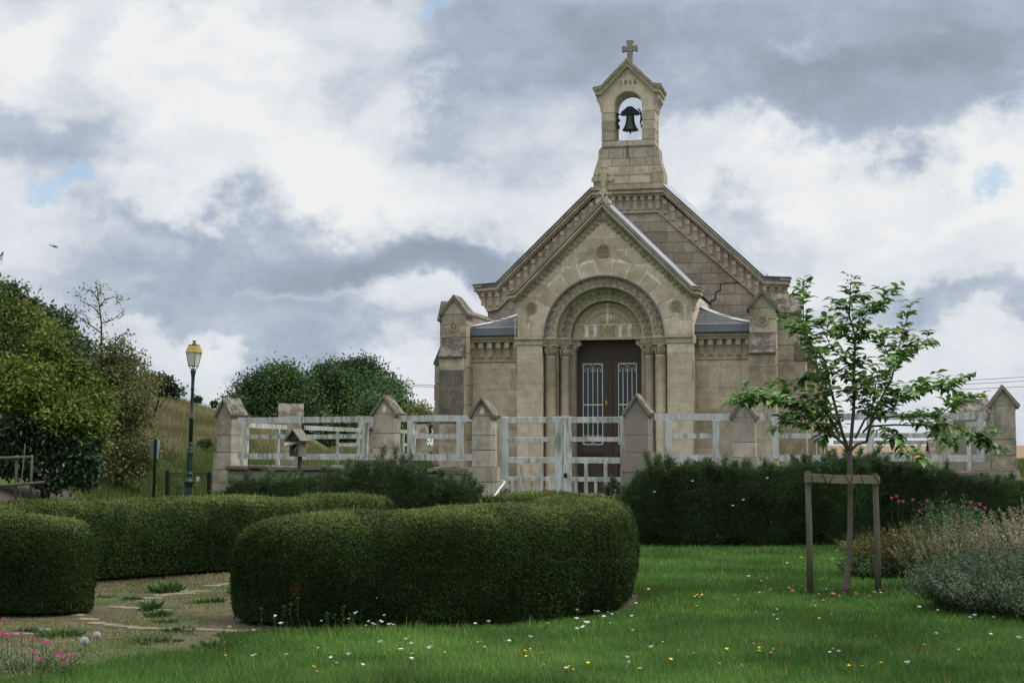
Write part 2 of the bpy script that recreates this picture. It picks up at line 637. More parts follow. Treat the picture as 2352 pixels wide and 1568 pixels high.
white_fence()
simple('zinc', (.38, .42, .47), .42, .45, .15, 3, dirt=(.20, .22, .25), dirtamt=.4)
simple('lead_grey', (.12, .115, .10), .6, .1, .2, 4)
simple('gutter_metal', (.12, .135, .155), .45, .3, .15, 2, dirt=(.07, .085, .10), dirtamt=.4)
simple('slate', (.075, .078, .085), .6, 0, .3, 8, bumpy=.3, dirt=(.12, .12, .11), dirtamt=.4)
simple('door_wood', (.055, .036, .028), .5, 0, .2, 5, stretch=(6, 6, .6), dirt=(.035, .024, .02), dirtamt=.5)
simple('white_iron', (.62, .63, .65), .5, 0, .08, 8, dirt=(.35, .33, .3), dirtamt=.3)
simple('brass', (.45, .32, .10), .35, .9, .1, 8)
simple('bronze', (.040, .060, .050), .5, .6, .3, 10, dirt=(.07, .10, .085), dirtamt=.6)
simple('black_iron', (.022, .024, .026), .5, .5, .2, 8)
simple('rusty_cap', (.14, .12, .09), .6, .4, .2, 10)
simple('yellow_metal', (.42, .32, .09), .5, .2, .12, 6, dirt=(.25, .2, .08), dirtamt=.4)
simple('green_paint', (.018, .045, .042), .38, .1, .25, 6, dirt=(.04, .05, .035), dirtamt=.4)
simple('dark_green_paint', (.010, .016, .013), .45, .1, .25, 6)
simple('teal_sign_back', (.16, .22, .21), .5, .2, .15, 6)
simple('lantern_glass', (.62, .61, .56), .25, 0, .08, 10, spec=.5)
simple('grey_wood', (.17, .155, .13), .85, 0, .3, 5, stretch=(4, 4, 1), bumpy=.4, dirt=(.08, .075, .06), dirtamt=.6)
simple('stake_wood', (.125, .11, .08), .85, 0, .3, 7, stretch=(3, 3, .6), bumpy=.5, dirt=(.07, .075, .05), dirtamt=.6)
simple('old_rail_wood', (.075, .068, .052), .9, 0, .3, 6, bumpy=.4)
simple('rail_wood', (.19, .17, .115), .85, 0, .25, 6, stretch=(.6, 3, 3), bumpy=.4, dirt=(.09, .095, .06), dirtamt=.6)
simple('dark_wood', (.05, .045, .04), .85, 0, .3, 5, stretch=(4, 4, 1), bumpy=.4)
simple('bark', (.10, .085, .065), .9, 0, .35, 18, bumpy=.8, dirt=(.17, .16, .13), dirtamt=.5)
simple('twig', (.055, .045, .035), .9, 0, .3, 20)
simple('dark_bark', (.035, .030, .024), .9, 0, .3, 10)
simple('plastic_pipe', (.62, .55, .44), .45, 0, .08, 8, dirt=(.35, .28, .2), dirtamt=.5)
simple('cable', (.42, .40, .36), .6, 0, .1, 8)
simple('wire_metal', (.05, .05, .055), .5, .5, .1, 8)
simple('aircraft_paint', (.45, .45, .48), .4, 0, .1, 1)
simple('aircraft_dark', (.09, .08, .12), .4, 0, .1, 1)
simple('soil', (.052, .041, .030), .95, 0, .4, 9, bumpy=1, dirt=(.085, .068, .048), dirtamt=.6)
simple('pebble', (.24, .20, .145), .9, 0, .5, 60)
simple('yellow_petal', (.80, .55, .02), .6, 0, .1, 30)
simple('white_petal', (.72, .72, .66), .7, 0, .1, 30)
simple('clover_pink', (.50, .20, .32), .7, 0, .2, 30)
simple('hot_pink', (.62, .08, .26), .6, 0, .2, 30)
simple('seed_white', (.50, .50, .47), .9, 0, .1, 30)
simple('apple_skin', (.22, .085, .03), .45, 0, .4, 9, dirt=(.30, .17, .05), dirtamt=.9)
simple('inside_dark', (.012, .012, .012), .9, 0, .1, 2)

m, nt, b = newmat('door_glass')
b.inputs['Base Color'].default_value = (.012, .014, .016, 1)
b.inputs['Roughness'].default_value = .12
b.inputs['Specular IOR Level'].default_value = .5


def foliage(name, stops, rough=.6, trans=.25, nscale=1.0, patch=None, spec=.25):
    m, nt, b = newmat(name)
    a = nd(nt, 'ShaderNodeAttribute', attribute_name='tint')
    c = ramp(nt, a.outputs['Fac'], stops)
    g = nd(nt, 'ShaderNodeNewGeometry')
    n1 = noise(nt, g.outputs['Position'], nscale, 4, .6)
    c = mix(nt, 1.0, c, smooth(nt, n1, .3, .7, .55, 1.4), 'MULTIPLY')
    if patch:
        col, sc_, lo, hi = patch
        n2 = noise(nt, vmth(nt, 'ADD', g.outputs['Position'], (3, 5, 1)), sc_, 4, .6)
        c = mix(nt, mth(nt, 'MULTIPLY', smooth(nt, n2, lo, hi), .7), c, col)
    nt.links.new(c, b.inputs['Base Color'])
    b.inputs['Roughness'].default_value = rough
    b.inputs['Specular IOR Level'].default_value = spec
    if trans:
        tr = nd(nt, 'ShaderNodeBsdfTranslucent')
        nt.links.new(c, tr.inputs['Color'])
        mx = nd(nt, 'ShaderNodeMixShader', i_0=trans)
        nt.links.new(b.outputs[0], mx.inputs[1])
        nt.links.new(tr.outputs[0], mx.inputs[2])
        nt.links.new(mx.outputs[0], nt.nodes['Material Output'].inputs[0])
    return m


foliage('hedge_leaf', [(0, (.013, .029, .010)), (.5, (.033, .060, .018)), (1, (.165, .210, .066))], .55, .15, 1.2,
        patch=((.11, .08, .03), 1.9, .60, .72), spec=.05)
foliage('grass_blade', [(0, (0.0549, 0.1178, 0.0251)), (0.6, (0.0997, 0.2132, 0.0418)), (0.92, (0.1745, 0.2845, 0.0668)), (1, (0.3739, 0.2642, 0.115))], .55, .3, .55, spec=.25,
        patch=((.085, .10, .028), .9, .60, .72))
foliage('weed_leaf', [(0, (0.033, 0.077, 0.0198)), (1, (0.066, 0.1265, 0.0308))], .5, .25, 2)
foliage('dry_grass', [(0, (.21, .175, .10)), (.5, (.30, .25, .15)), (1, (.095, .13, .038))], .8, .3, .25,
        patch=((.085, .105, .030), .22, .54, .68))
foliage('yard_grass', [(0, (0.06, 0.096, 0.0216)), (1, (0.102, 0.126, 0.0336))], .7, .3, .6)
foliage('feather_leaf', [(0, (0.0315, 0.0605, 0.0247)), (0.7, (0.0576, 0.1008, 0.0391)), (1, (0.0996, 0.1411, 0.0552))], .6, .2, 1.3)
foliage('bush_leaf', [(0, (0.057, 0.101, 0.0174)), (0.55, (0.1221, 0.1817, 0.0298)), (0.9, (0.2116, 0.2355, 0.0373)), (0.985, (0.3257, 0.2422, 0.0248)), (1, (0.7815, 0.2692, 0.0373))], .5, .25, .45,
        patch=((.020, .048, .024), .55, .52, .66))
foliage('ivy_leaf', [(0, (0.02, 0.0468, 0.0187)), (1, (0.0486, 0.0936, 0.0354))], .4, .15, .8, spec=.4)
foliage('olive_leaf', [(0, (0.0825, 0.1008, 0.0363)), (0.6, (0.1403, 0.1512, 0.0578)), (1, (0.2145, 0.1764, 0.0578))], .6, .3, .6)
foliage('dark_leaf', [(0, (0.0252, 0.0504, 0.0196)), (1, (0.0532, 0.0924, 0.0336))], .6, .2, .6)
foliage('oak_leaf', [(0, (0.031, 0.0681, 0.0263)), (0.6, (0.0585, 0.1166, 0.0379)), (1, (0.0998, 0.162, 0.0495))], .6, .2, .35)
foliage('apple_leaf', [(0, (0.0753, 0.1665, 0.0409)), (0.6, (0.1255, 0.2393, 0.0558)), (0.965, (0.1883, 0.302, 0.0837)), (1, (0.486, 0.3024, 0.04))], .38, .35, 3, spec=.45)
foliage('catmint_leaf', [(0, (0.0502, 0.0958, 0.0493)), (0.6, (0.0921, 0.1437, 0.0798)), (0.9, (0.1423, 0.1836, 0.1161)), (1, (0.2511, 0.1916, 0.2466))], .8, .2, 1.5)
foliage('seedhead', [(0, (0.1987, 0.1772, 0.1148)), (0.6, (0.2857, 0.2622, 0.1755)), (1, (0.2111, 0.2268, 0.1485))], .85, .25, 1.5)
foliage('brown_stem', [(0, (0.08, 0.062, 0.035)), (0.6, (0.112, 0.1, 0.05)), (0.85, (0.088, 0.12, 0.035)), (1, (0.224, 0.24, 0.03))], .85, .2, 1.5)
foliage('salvia_leaf', [(0, (.045, .085, .035)), (1, (.10, .16, .075))], .7, .25, 1.5)


def ground_mat():
    m, nt, b = newmat('ground_cover')
    g = nd(nt, 'ShaderNodeNewGeometry')
    p = g.outputs['Position']
    sx = nd(nt, 'ShaderNodeSeparateXYZ')
    nt.links.new(p, sx.inputs[0])
    n1 = noise(nt, p, .8, 5)
    n2 = noise(nt, p, 14, 5, .7)
    lawn = mix(nt, n2, (.030, .080, .016), (.060, .130, .026))
    lawn = mix(nt, smooth(nt, n1, .45, .62, 0, .5), lawn, (.05, .07, .02))
    n3 = noise(nt, scaled(nt, p, (1, 1, 2)), .22, 5, .6)
    dry = mix(nt, n2, (.17, .14, .075), (.25, .205, .12))
    dry = mix(nt, smooth(nt, n3, .46, .60), dry, (.060, .075, .022))
    up = smooth(nt, sx.outputs[2], 1.4, 2.4)
    dry = mix(nt, up, (.055, .080, .020), dry)
    side = mth(nt, 'MULTIPLY', smooth(nt, sx.outputs[0], -6.4, -5.8, 1, 0), smooth(nt, sx.outputs[1], 26, 33))
    side = mth(nt, 'MAXIMUM', side, smooth(nt, sx.outputs[1], 32, 38))
    c = mix(nt, side, lawn, dry)
    nt.links.new(c, b.inputs['Base Color'])
    b.inputs['Roughness'].default_value = .95
    b.inputs['Specular IOR Level'].default_value = .1
    bump(nt, b, n2, .8, .04)


ground_mat()


def gravel_mat():
    m, nt, b = newmat('mossy_gravel')
    g = nd(nt, 'ShaderNodeNewGeometry')
    p = g.outputs['Position']
    v = nd(nt, 'ShaderNodeTexVoronoi', i_Scale=75.0)
    nt.links.new(p, v.inputs['Vector'])
    n1 = noise(nt, p, 2.6, 7, .7)
    n2 = noise(nt, p, 26, 5, .75)
    c = mix(nt, v.outputs['Distance'], (.185, .15, .078), (.095, .080, .036))
    c = mix(nt, smooth(nt, n2, .58, .72, 0, .6), c, (.34, .28, .20))
    c = mix(nt, mth(nt, 'MULTIPLY', smooth(nt, n1, .40, .54), smooth(nt, n2, .35, .6, .5, 1)), c, (.085, .088, .026))
    nt.links.new(c, b.inputs['Base Color'])
    b.inputs['Roughness'].default_value = .95
    bump(nt, b, mth(nt, 'ADD', v.outputs['Distance'], n2), 1.0, .03)


gravel_mat()
m, nt, b = newmat('stubble_field')
g = nd(nt, 'ShaderNodeNewGeometry')
n1 = noise(nt, scaled(nt, g.outputs['Position'], (.02, .004, 1)), 1, 5)
nt.links.new(mix(nt, n1, (.17, .105, .055), (.22, .14, .075)), b.inputs['Base Color'])
b.inputs['Roughness'].default_value = 1


def M(n):
    return MATS[n]


# ---------------------------------------------------------------- ground
def grid_mesh(name, xs, ys, zf, material, kind='structure'):
    X, Y = np.meshgrid(xs, ys)
    Z = zf(X, Y)
    V = np.stack([X, Y, Z], -1).reshape(-1, 3)
    nx, ny = len(xs), len(ys)
    i = np.arange(nx * ny).reshape(ny, nx)
    Fc = np.stack([i[:-1, :-1], i[:-1, 1:], i[1:, 1:], i[1:, :-1]], -1).reshape(-1, 4)
    m = bpy.data.meshes.new(name)
    m.from_pydata(V.tolist(), [], Fc.tolist())
    m.polygons.foreach_set('use_smooth', [True] * len(m.polygons))
    m.update()
    m.materials.append(material)
    o = bpy.data.objects.new(name, m)
    COL.objects.link(o)
    return tag(o, kind=kind)


xs = np.concatenate([[-4000, -1500, -500, -200, -120, -80, -60, -45, -35, -28], np.arange(-24, -14, 1.0), np.arange(-14, 12, .3), np.arange(12, 24, 1.5), [28, 36, 50, 80, 120, 200, 500, 1500, 4000]])
ys = np.concatenate([[-3000, -800, -200, -60, -20, -6], np.arange(0, 20, .8), np.arange(20, 40, .25), np.arange(40, 112, 2.0), [120, 140, 180, 250, 400, 700, 1200, 2500, 5000]])
ground = grid_mesh('ground', xs, ys, ground_z, M('ground_cover'))
fld = grid_mesh('stubble_field', np.linspace(-200, 2600, 30), np.array([125, 200, 400, 900, 2000, 4900.]), lambda x, y: x * 0 + -1.95, M('stubble_field'))


# gravel inside the ring of hedges and spilling to the front left, an irregular sheet
def in_gravel(x, y):
    a = 0.28 * np.sin(2.1 * x + 1.0) + 0.22 * np.sin(3.3 * y + x) + .15 * np.sin(5.7 * x - 2 * y)
    ring_ = ((x + 2.9) / 2.95) ** 2 + ((y - 16.6) / 3.35) ** 2 < 1 + a * .2
    front = (y + 0.55 * (x + 2.2) < 12.7 + a) & (y < 15) & (x < -1.9 + a) & (y > 9 - .0 * x) & (x < -2.3 + (y - 12.4) * 1.7 + a)
    low = (x < -2.55 + a * .9) & (y < 14.6) & (y > 8)
    return ring_ | front & False | low & (x < -2.2 + (y - 12.6) * 0.75 + a)


gx = np.arange(-8.0, 0.6, .12)
gy = np.arange(8.5, 20.4, .12)
vs, fs, vid = [], [], {}
for i in range(len(gx) - 1):
    for j in range(len(gy) - 1):
        cx_, cy_ = (gx[i] + gx[i + 1]) / 2, (gy[j] + gy[j + 1]) / 2
        if in_gravel(cx_, cy_):
            q = []
            for (a_, b_) in ((i, j), (i + 1, j), (i + 1, j + 1), (i, j + 1)):
                if (a_, b_) not in vid:
                    vid[(a_, b_)] = len(vs)
                    vs.append((gx[a_], gy[b_], gz(gx[a_], gy[b_]) + .012))
                q.append(vid[(a_, b_)])
            fs.append(q)
mb = MB()
mb.add(vs, fs)
mb.build('gravel_area', M('mossy_gravel'), kind='structure')

# bare soil strip under the foreground hedge and the bank below the bushes
mb = MB()
hc = [(-2.7, 14.65), (-2.3, 14.5), (-1.72, 14.17), (-.93, 14.14), (-.15, 14.4), (.48, 15.1), (.70, 16.2), (.68, 17.6)]
vs = []
for i, (x_, y_) in enumerate(hc):
    a, b_ = hc[max(0, i - 1)], hc[min(len(hc) - 1, i + 1)]
    dx, dy = b_[0] - a[0], b_[1] - a[1]
    l_ = math.hypot(dx, dy)
    w_ = .70 + .03 * math.sin(i * 2.3)
    vs += [(x_ - dy / l_ * -w_, y_ - dx / l_ * w_, .009), (x_ + dy / l_ * -w_ * .6, y_ + dx / l_ * w_ * .6, .009)]
mb.add(vs, [(2 * i, 2 * i + 2, 2 * i + 3, 2 * i + 1) for i in range(len(hc) - 1)])
mb.build('hedge_soil', M('soil'), kind='structure')
mb = MB()
vs, fs = [], []
for i in range(19):
    for j in range(9):
        x_ = -11.8 + (.27 - .0125 * j) * i
        y_ = 25.2 + .8 * j + .3 * math.sin(i * .9)
        edge = min(i, 18 - i, 6) / 6
        vs.append((x_, y_, gz(x_, y_) + .03 + .20 * math.sin(j / 8 * math.pi) * edge))
fs = [(i * 9 + j, (i + 1) * 9 + j, (i + 1) * 9 + j + 1, i * 9 + j + 1) for i in range(18) for j in range(8)]
mb.add(vs, fs, True)
mb.build('soil_bank', M('soil'), kind='structure')

# ================================================================ CHAPEL
TH = math.radians(13.1)
CH = empty('chapel', (2.0518, 35.0, 0), -TH, 'small cream stone chapel with round arched porch, open bell gable and slate side roofs', 'chapel')
cream, grey, gabs, trim = M('cream_stone'), M('grey_stone'), M('gable_stone'), M('trim_stone')
lich, mortar, mgrey = M('lichen_stone'), M('mortar'), M('mortar_grey')
ZB = 0.30       # foot of the walls
nblk = [0]


def frame_pts(fr, pts):
    """fr = (origin, U, W): pts are (u, out, v)"""
    O_, U_, W_ = fr
    return [tuple(Vector(O_) + Vector(U_) * u + Vector(W_) * w + Vector((0, 0, v))) for u, w, v in pts]


FRONT = lambda y: ((0, y, 0), (1, 0, 0), (0, -1, 0))
RIGHT = lambda x: ((x, 0, 0), (0, 1, 0), (1, 0, 0))
LEFT = lambda x: ((x, 0, 0), (0, 1, 0), (-1, 0, 0))


def block(parent, fr, u0, u1, v0, v1, mat_, out=.004, ch=.003, zl=None, zh=None, name='stone_block'):
    if u1 - u0 < .03 or v1 - v0 < .03:
        return None
    o_ = out + rnd.uniform(-.0015, .003)
    mb = MB()
    clipped = False
    if zl or zh:
        n = 8
        us = [u0 + (u1 - u0) * i / n for i in range(n + 1)]
        lo = [max(v0, zl(u)) if zl else v0 for u in us]
        hi = [min(v1, zh(u)) if zh else v1 for u in us]
        clipped = any(l > v0 + 1e-4 for l in lo) or any(h < v1 - 1e-4 for h in hi)
        if clipped:
            keep = [i for i in range(n + 1) if hi[i] - lo[i] > .004]
            if len(keep) < 2:
                return None
            ok = [i for i in keep]
            vs, fs = [], []
            for i in ok:
                vs += [(us[i], o_, lo[i]), (us[i], o_, hi[i]), (us[i], -.03, lo[i]), (us[i], -.03, hi[i])]
            for k in range(len(ok) - 1):
                a = 4 * k
                fs += [(a, a + 4, a + 5, a + 1), (a + 2, a + 6, a + 4, a), (a + 1, a + 5, a + 7, a + 3)]
            fs += [(0, 1, 3, 2)]
            a = 4 * (len(ok) - 1)
            fs += [(a, a + 2, a + 3, a + 1)]
            mb.add(frame_pts(fr, vs), fs)
    if not clipped:
        j = lambda: rnd.uniform(-.003, .003)
        vs = [(u0, -.03, v0), (u1, -.03, v0), (u1, -.03, v1), (u0, -.03, v1),
              (u0, o_ - ch, v0), (u1, o_ - ch, v0), (u1, o_ - ch, v1), (u0, o_ - ch, v1),
              (u0 + ch + j(), o_, v0 + ch + j()), (u1 - ch + j(), o_, v0 + ch + j()), (u1 - ch + j(), o_, v1 - ch + j()), (u0 + ch + j(), o_, v1 - ch + j())]
        fs = [(0, 1, 5, 4), (1, 2, 6, 5), (2, 3, 7, 6), (3, 0, 4, 7), (4, 5, 9, 8), (5, 6, 10, 9), (6, 7, 11, 10), (7, 4, 8, 11), (8, 9, 10, 11)]
        mb.add(frame_pts(fr, vs), fs)
    nblk[0] += 1
    return mb.build(name, mat_, parent)


def courses(parent, fr, u0, u1, zs, avg, mat_, gap=.012, zl=None, zh=None, seed=0, out=.004):
    r = random.Random(seed)
    for k in range(len(zs) - 1):
        z0, z1 = zs[k], zs[k + 1]
        u = u0
        first = True
        while u < u1 - .02:
            w = avg * r.uniform(.7, 1.35) * (r.uniform(.45, .8) if first and k % 2 else 1)
            first = False
            e = u + w
            if u1 - e < avg * .45:
                e = u1
            block(parent, fr, u + gap / 2 * (u > u0), e - gap / 2 * (e < u1), z0 + gap / 2, z1 - gap / 2, mat_, out=out, zl=zl, zh=zh)
            u = e


# ---- porch front wall (two slabs left and right of the arch, and the pierced part above)
AC = (0.0, 4.02)
R0 = 1.34


def arch_wall(mb, xo, top, y0, y1, r, zbase, n=40):
    """wall plate |x|<xo from zbase to top(x) with a semicircular hole above zbase"""
    us = sorted(set([-xo, xo, 0.0] + [r * math.cos(math.pi * i / n) for i in range(n + 1)]))
    for a, b_ in zip(us[:-1], us[1:]):
        la = AC[1] + math.sqrt(max(0, r * r - a * a)) if abs(a) < r else zbase
        lb = AC[1] + math.sqrt(max(0, r * r - b_ * b_)) if abs(b_) < r else zbase
        if abs(a) >= r - 1e-6 and abs(b_) >= r - 1e-6:
            la = lb = zbase
        vs = [(a, y0, la), (b_, y0, lb), (b_, y0, top(b_)), (a, y0, top(a)), (a, y1, la), (b_, y1, lb), (b_, y1, top(b_)), (a, y1, top(a))]
        mb.add(vs, [(0, 1, 2, 3), (5, 4, 7, 6), (0, 4, 5, 1), (3, 2, 6, 7)])


FRZ = lambda x: 6.60 - .885 * abs(x)          # lower edge of the raking frieze
mb = MB()
arch_wall(mb, 1.985, lambda x: FRZ(x) + .12, .012, .33, R0, 4.02)
for s in (-1, 1):
    mb.box(min(s * 1.985, s * 1.42), max(s * 1.985, s * 1.42), .012, .36, ZB, 4.02)
    mb.box(min(s * 1.985, s * 1.55), max(s * 1.985, s * 1.55), .33, 3.75, ZB, 5.0)
porch = mb.build('porch_wall', mortar, CH)
zrow = [4.03, 4.33, 4.68, 4.96, 5.24, 5.60, 5.95, 6.24, 6.60]
VR = 1.74
zl = lambda u: AC[1] + math.sqrt(max(0, VR * VR - u * u)) + .006 if abs(u) < VR else -9
zh = lambda u: FRZ(u) - .004
rr = random.Random(5)
for k in range(len(zrow) - 1):
    z0, z1 = zrow[k], zrow[k + 1]
    if k < 4:
        for s in (-1, 1):
            e = math.sqrt(max(0, (VR + .006) ** 2 - max(0, z0 - AC[1]) ** 2)) if z0 < AC[1] + VR else 0
            ein = math.sqrt(max(.02, (VR + .006) ** 2 - max(0, z1 - AC[1]) ** 2))
            if k == 0:
                block(porch, FRONT(.012), *sorted((s * 1.985, s * e * 1.0)), z0, z1 - .008, cream, zl=zl, zh=zh)
            else:
                cut = ein + (1.985 - ein) * rr.uniform(.35, .65)
                if k in (1, 3):
                    block(porch, FRONT(.012), *sorted((s * 1.985, s * (cut + .011))), z0 + .009, z1 - .009, cream, zl=zl, zh=zh)
                    block(porch, FRONT(.012), *sorted((s * (cut - .011), s * ein * .97)), z0 + .009, z1 - .009, cream, zl=zl, zh=zh)
                else:
                    block(porch, FRONT(.012), *sorted((s * 1.985, s * ein * .97)), z0 + .006, z1 - .006, cream, zl=zl, zh=zh)
    else:
        w = (6.60 - z0) / .885
        courses(porch, FRONT(.012), -w, w, [z0, z1], .62, cream, gap=.022, zl=zl, zh=zh, seed=40 + k)
# voussoirs fanned round the arch
NV = 13
for i in range(NV):
    a0 = math.pi * i / NV + .012 + rnd.uniform(0, .006)
    a1 = math.pi * (i + 1) / NV - .012
    mb = MB()
    ro = VR - .012 - (.05 if i % 2 else 0)
    mb.ring(AC, R0 + .005, ro, 0.0 + rnd.uniform(-.003, .003), .10, a0, a1, 4)
    mb.build('voussoir', cream, porch)
# impost band and pilasters
for s in (-1, 1):
    mb = MB()
    a, b_ = sorted((s * 2.03, s * 1.40))
    mb.prism_y([(-.03, 3.84), (-.03, 3.93), (-.075, 3.965), (-.075, 4.02), (.36, 4.02), (.36, 3.84)], a, b_)
    mb.build('impost_band', trim, CH)
    # same moulding returned over the columns
    mb = MB()
    a, b_ = sorted((s * 1.42, s * 1.10))
    mb.prism_y([(.06, 3.86), (.02, 3.95), (.00, 3.965), (.00, 4.02), (.58, 4.02), (.58, 3.86)], a, b_)
    a, b_ = sorted((s * 1.12, s * .80))
    mb.prism_y([(.28, 3.86), (.25, 3.95), (.235, 3.965), (.235, 4.02), (.60, 4.02), (.60, 3.86)], a, b_)
    mb.build('impost_moulding', trim, CH)
    pil = MB()
    a, b_ = sorted((s * 1.99, s * 1.425))
    pil.box(a + .01, b_ - .01, .0, .05, ZB, 3.83)
    pw = pil.build('pilaster', mortar, CH)
    zz = [ZB, .85, 1.25, 1.70, 2.12, 2.52, 2.95, 3.42, 3.62, 3.83]
    for k in range(len(zz) - 1):
        if k in (2, 4) and s < 0 or k == 5 and s > 0:
            c_ = a + (b_ - a) * .45
            block(pw, FRONT(-.002), a, c_ - .005, zz[k] + .006, zz[k + 1] - .006, cream)
            block(pw, FRONT(-.002), c_ + .005, b_, zz[k] + .006, zz[k + 1] - .006, cream)
        else:
            block(pw, FRONT(-.002), a, b_, zz[k] + .006, zz[k + 1] - .006, cream)
    # side return of the porch as blocks
    fr = RIGHT(1.985) if s > 0 else LEFT(-1.985)
    courses(porch, fr, .015, .62, zz, .6, cream, seed=3)
    courses(porch, fr, .015, 2.4, [4.03, 4.33, 4.68, 4.9], .7, cream, seed=4)

# recessed orders of the arch
mb = MB()
mb.ring(AC, 1.322, 1.362, -.05, .02, n=48)
mb.build('hood_mould', M('lead_grey'), CH)
for (ri, ro, yf, yb) in ((1.10, 1.345, .03, .34), (.82, 1.12, .30, .60)):
    mb = MB()
    mb.ring(AC, ri, ro, yf, yb, n=48)
    ring_o = mb.build('archivolt', trim, CH)
    # crossing carved bands: the lattice
    rm = ri + .055
    rq = ri + (.205 if ri > 1 else .19)
    mb = MB()
    nc = 22 if ri > 1 else 18
    for i in range(nc):
        for dsgn in (1, -1):
            a0 = math.pi * (i + .02) / nc
            a1 = math.pi * (i + .98) / nc
            if dsgn < 0:
                a0, a1 = a1, a0
            pts_ = []
            for t in (0, .5, 1):
                a = a0 + (a1 - a0) * t
                r = rm + (rq - rm) * t
                pts_.append((AC[0] + r * math.cos(a), yf - .004, AC[1] + r * math.sin(a)))
            mb.tube(pts_, .014, 4, True)
        # little flower in each diamond
        a = math.pi * (i + 1) / nc
        if i < nc - 1:
            for r in (rm + .075,):
                c_ = (r * math.cos(a), yf - .004, AC[1] + r * math.sin(a))
                for q in range(4):
                    aa = q * math.pi / 2 + .78
                    mb.tube([c_, (c_[0] + .026 * math.cos(aa), c_[1], c_[2] + .026 * math.sin(aa))], [.007, .011], 4)
    mb.ring(AC, rm - .03, rm - .012, yf - .012, yf + .01, n=48)
    mb.ring(AC, rq + .01, rq + .026, yf - .012, yf + .01, n=48)
    mb.build('lattice_carving', trim, ring_o)
# inner roll moulding of the second order
mb = MB()
pts_ = [(1.075 * math.cos(math.pi * i / 40), .30, AC[1] + 1.075 * math.sin(math.pi * i / 40)) for i in range(41)]
mb.tube(pts_, .035, 6)
mb.build('roll_moulding', trim, CH)

# tympanum with painted crown and monogram
mb = MB()
us = [-.80 * math.cos(math.pi * i / 24) for i in range(25)]
vs = [(u, .52, AC[1] + math.sqrt(max(0, .64 - u * u))) for u in us] + [(u, .52, 3.97) for u in us]
vs += [(u, .62, 3.97) for u in us]
fs = [(i, i + 1, i + 26, i + 25) for i in range(24)] + [(i + 25, i + 26, i + 51, i + 50) for i in range(24)]
mb.add(vs, fs)
tym = mb.build('tympanum', M('cream_stone'), CH)
mb = MB()
for q in ((-.76, -.30), (-.27, .28), (.31, .76)):
    pass
# joints between its stones, filled with pale mortar
for x0_, x1_, z0_, z1_ in ((-.76, .76, 4.30, 4.318), (-.53, -.44, 4.02, 4.30), (-.33, -.24, 4.02, 4.30), (.26, .34, 4.02, 4.30), (.46, .55, 4.02, 4.30), (-.03, .03, 4.32, 4.8), (.06, .10, 4.32, 4.52)):
    mb.box(x0_, x1_, .512, .53, z0_, z1_)
mb.build('pale_mortar_joint', M('mortar'), tym)
mb = MB()
arc_ = [(.52 * math.cos(a), .512, AC[1] + .10 + .46 * math.sin(a)) for a in [math.pi * (.1 + .8 * i / 20) for i in range(21)]]
mb.tube(arc_, .008, 4)
arc_ = [(.60 * math.cos(a), .512, AC[1] + .10 + .60 * math.sin(a)) for a in [math.pi * (.08 + .84 * i / 20) for i in range(21)]]
mb.tube(arc_, .008, 4)
for sx_ in (-1, 1):
    for (cx_, cz_, r_) in ((.55, 4.17, .05), (.36, 4.13, .045)):
        sp_ = [(sx_ * (cx_ + (r_ * (1 - t / 14)) * math.cos(t * .6)), .512, cz_ + r_ * (1 - t / 14) * math.sin(t * .6)) for t in range(12)]
        mb.tube(sp_, .006, 4)
mb.build('carved_scroll', trim, tym)


def strokes(mb, segs, w, y0, y1):
    for (xa, za), (xb, zb) in segs:
        d = Vector((xb - xa, 0, zb - za)).normalized()
        n_ = Vector((-d.z, 0, d.x)) * w / 2
        p = [(xa + n_.x, za + n_.z), (xb + n_.x, zb + n_.z), (xb - n_.x, zb - n_.z), (xa - n_.x, za - n_.z)]
        mb.prism(p, y0, y1)


mb = MB()
strokes(mb, [((-.145, 4.05), (-.135, 4.30))], .022, .509, .52)
strokes(mb, [((.145, 4.05), (.130, 4.30))], .036, .5085, .52)
strokes(mb, [((-.135, 4.30), (.002, 4.08)), ((.002, 4.07), (.13, 4.30))], .020, .5075, .52)
strokes(mb, [((-.11, 4.06), (0, 4.29)), ((0, 4.29), (.115, 4.06))], .019, .506, .52)
strokes(mb, [((-.055, 4.17), (.055, 4.17))], .012, .505, .52)
strokes(mb, [((-.175, 4.05), (-.11, 4.05)), ((.10, 4.05), (.18, 4.05)), ((-.165, 4.30), (-.115, 4.30)), ((.11, 4.30), (.165, 4.30))], .012, .504, .52)
mb.prism([(-.055, 4.17), (0, 4.06), (.055, 4.17)], .5105, .52)
mb.build('painted_monogram', M('ochre_paint'), tym)
mb = MB()
cp = [(-.20, 4.40), (-.155, 4.385), (-.12, 4.35), (.10, 4.35), (.14, 4.385), (.19, 4.40), (.15, 4.415), (.11, 4.40), (.085, 4.44), (.05, 4.405), (.025, 4.445), (0, 4.405), (-.03, 4.445), (-.055, 4.405), (-.09, 4.44), (-.12, 4.40), (-.15, 4.415)]
mb.prism(cp, .512, .52)
mb.box(-.10, .09, .508, .53, 4.335, 4.345)
mb.build('painted_crown', M('ochre_paint'), tym)

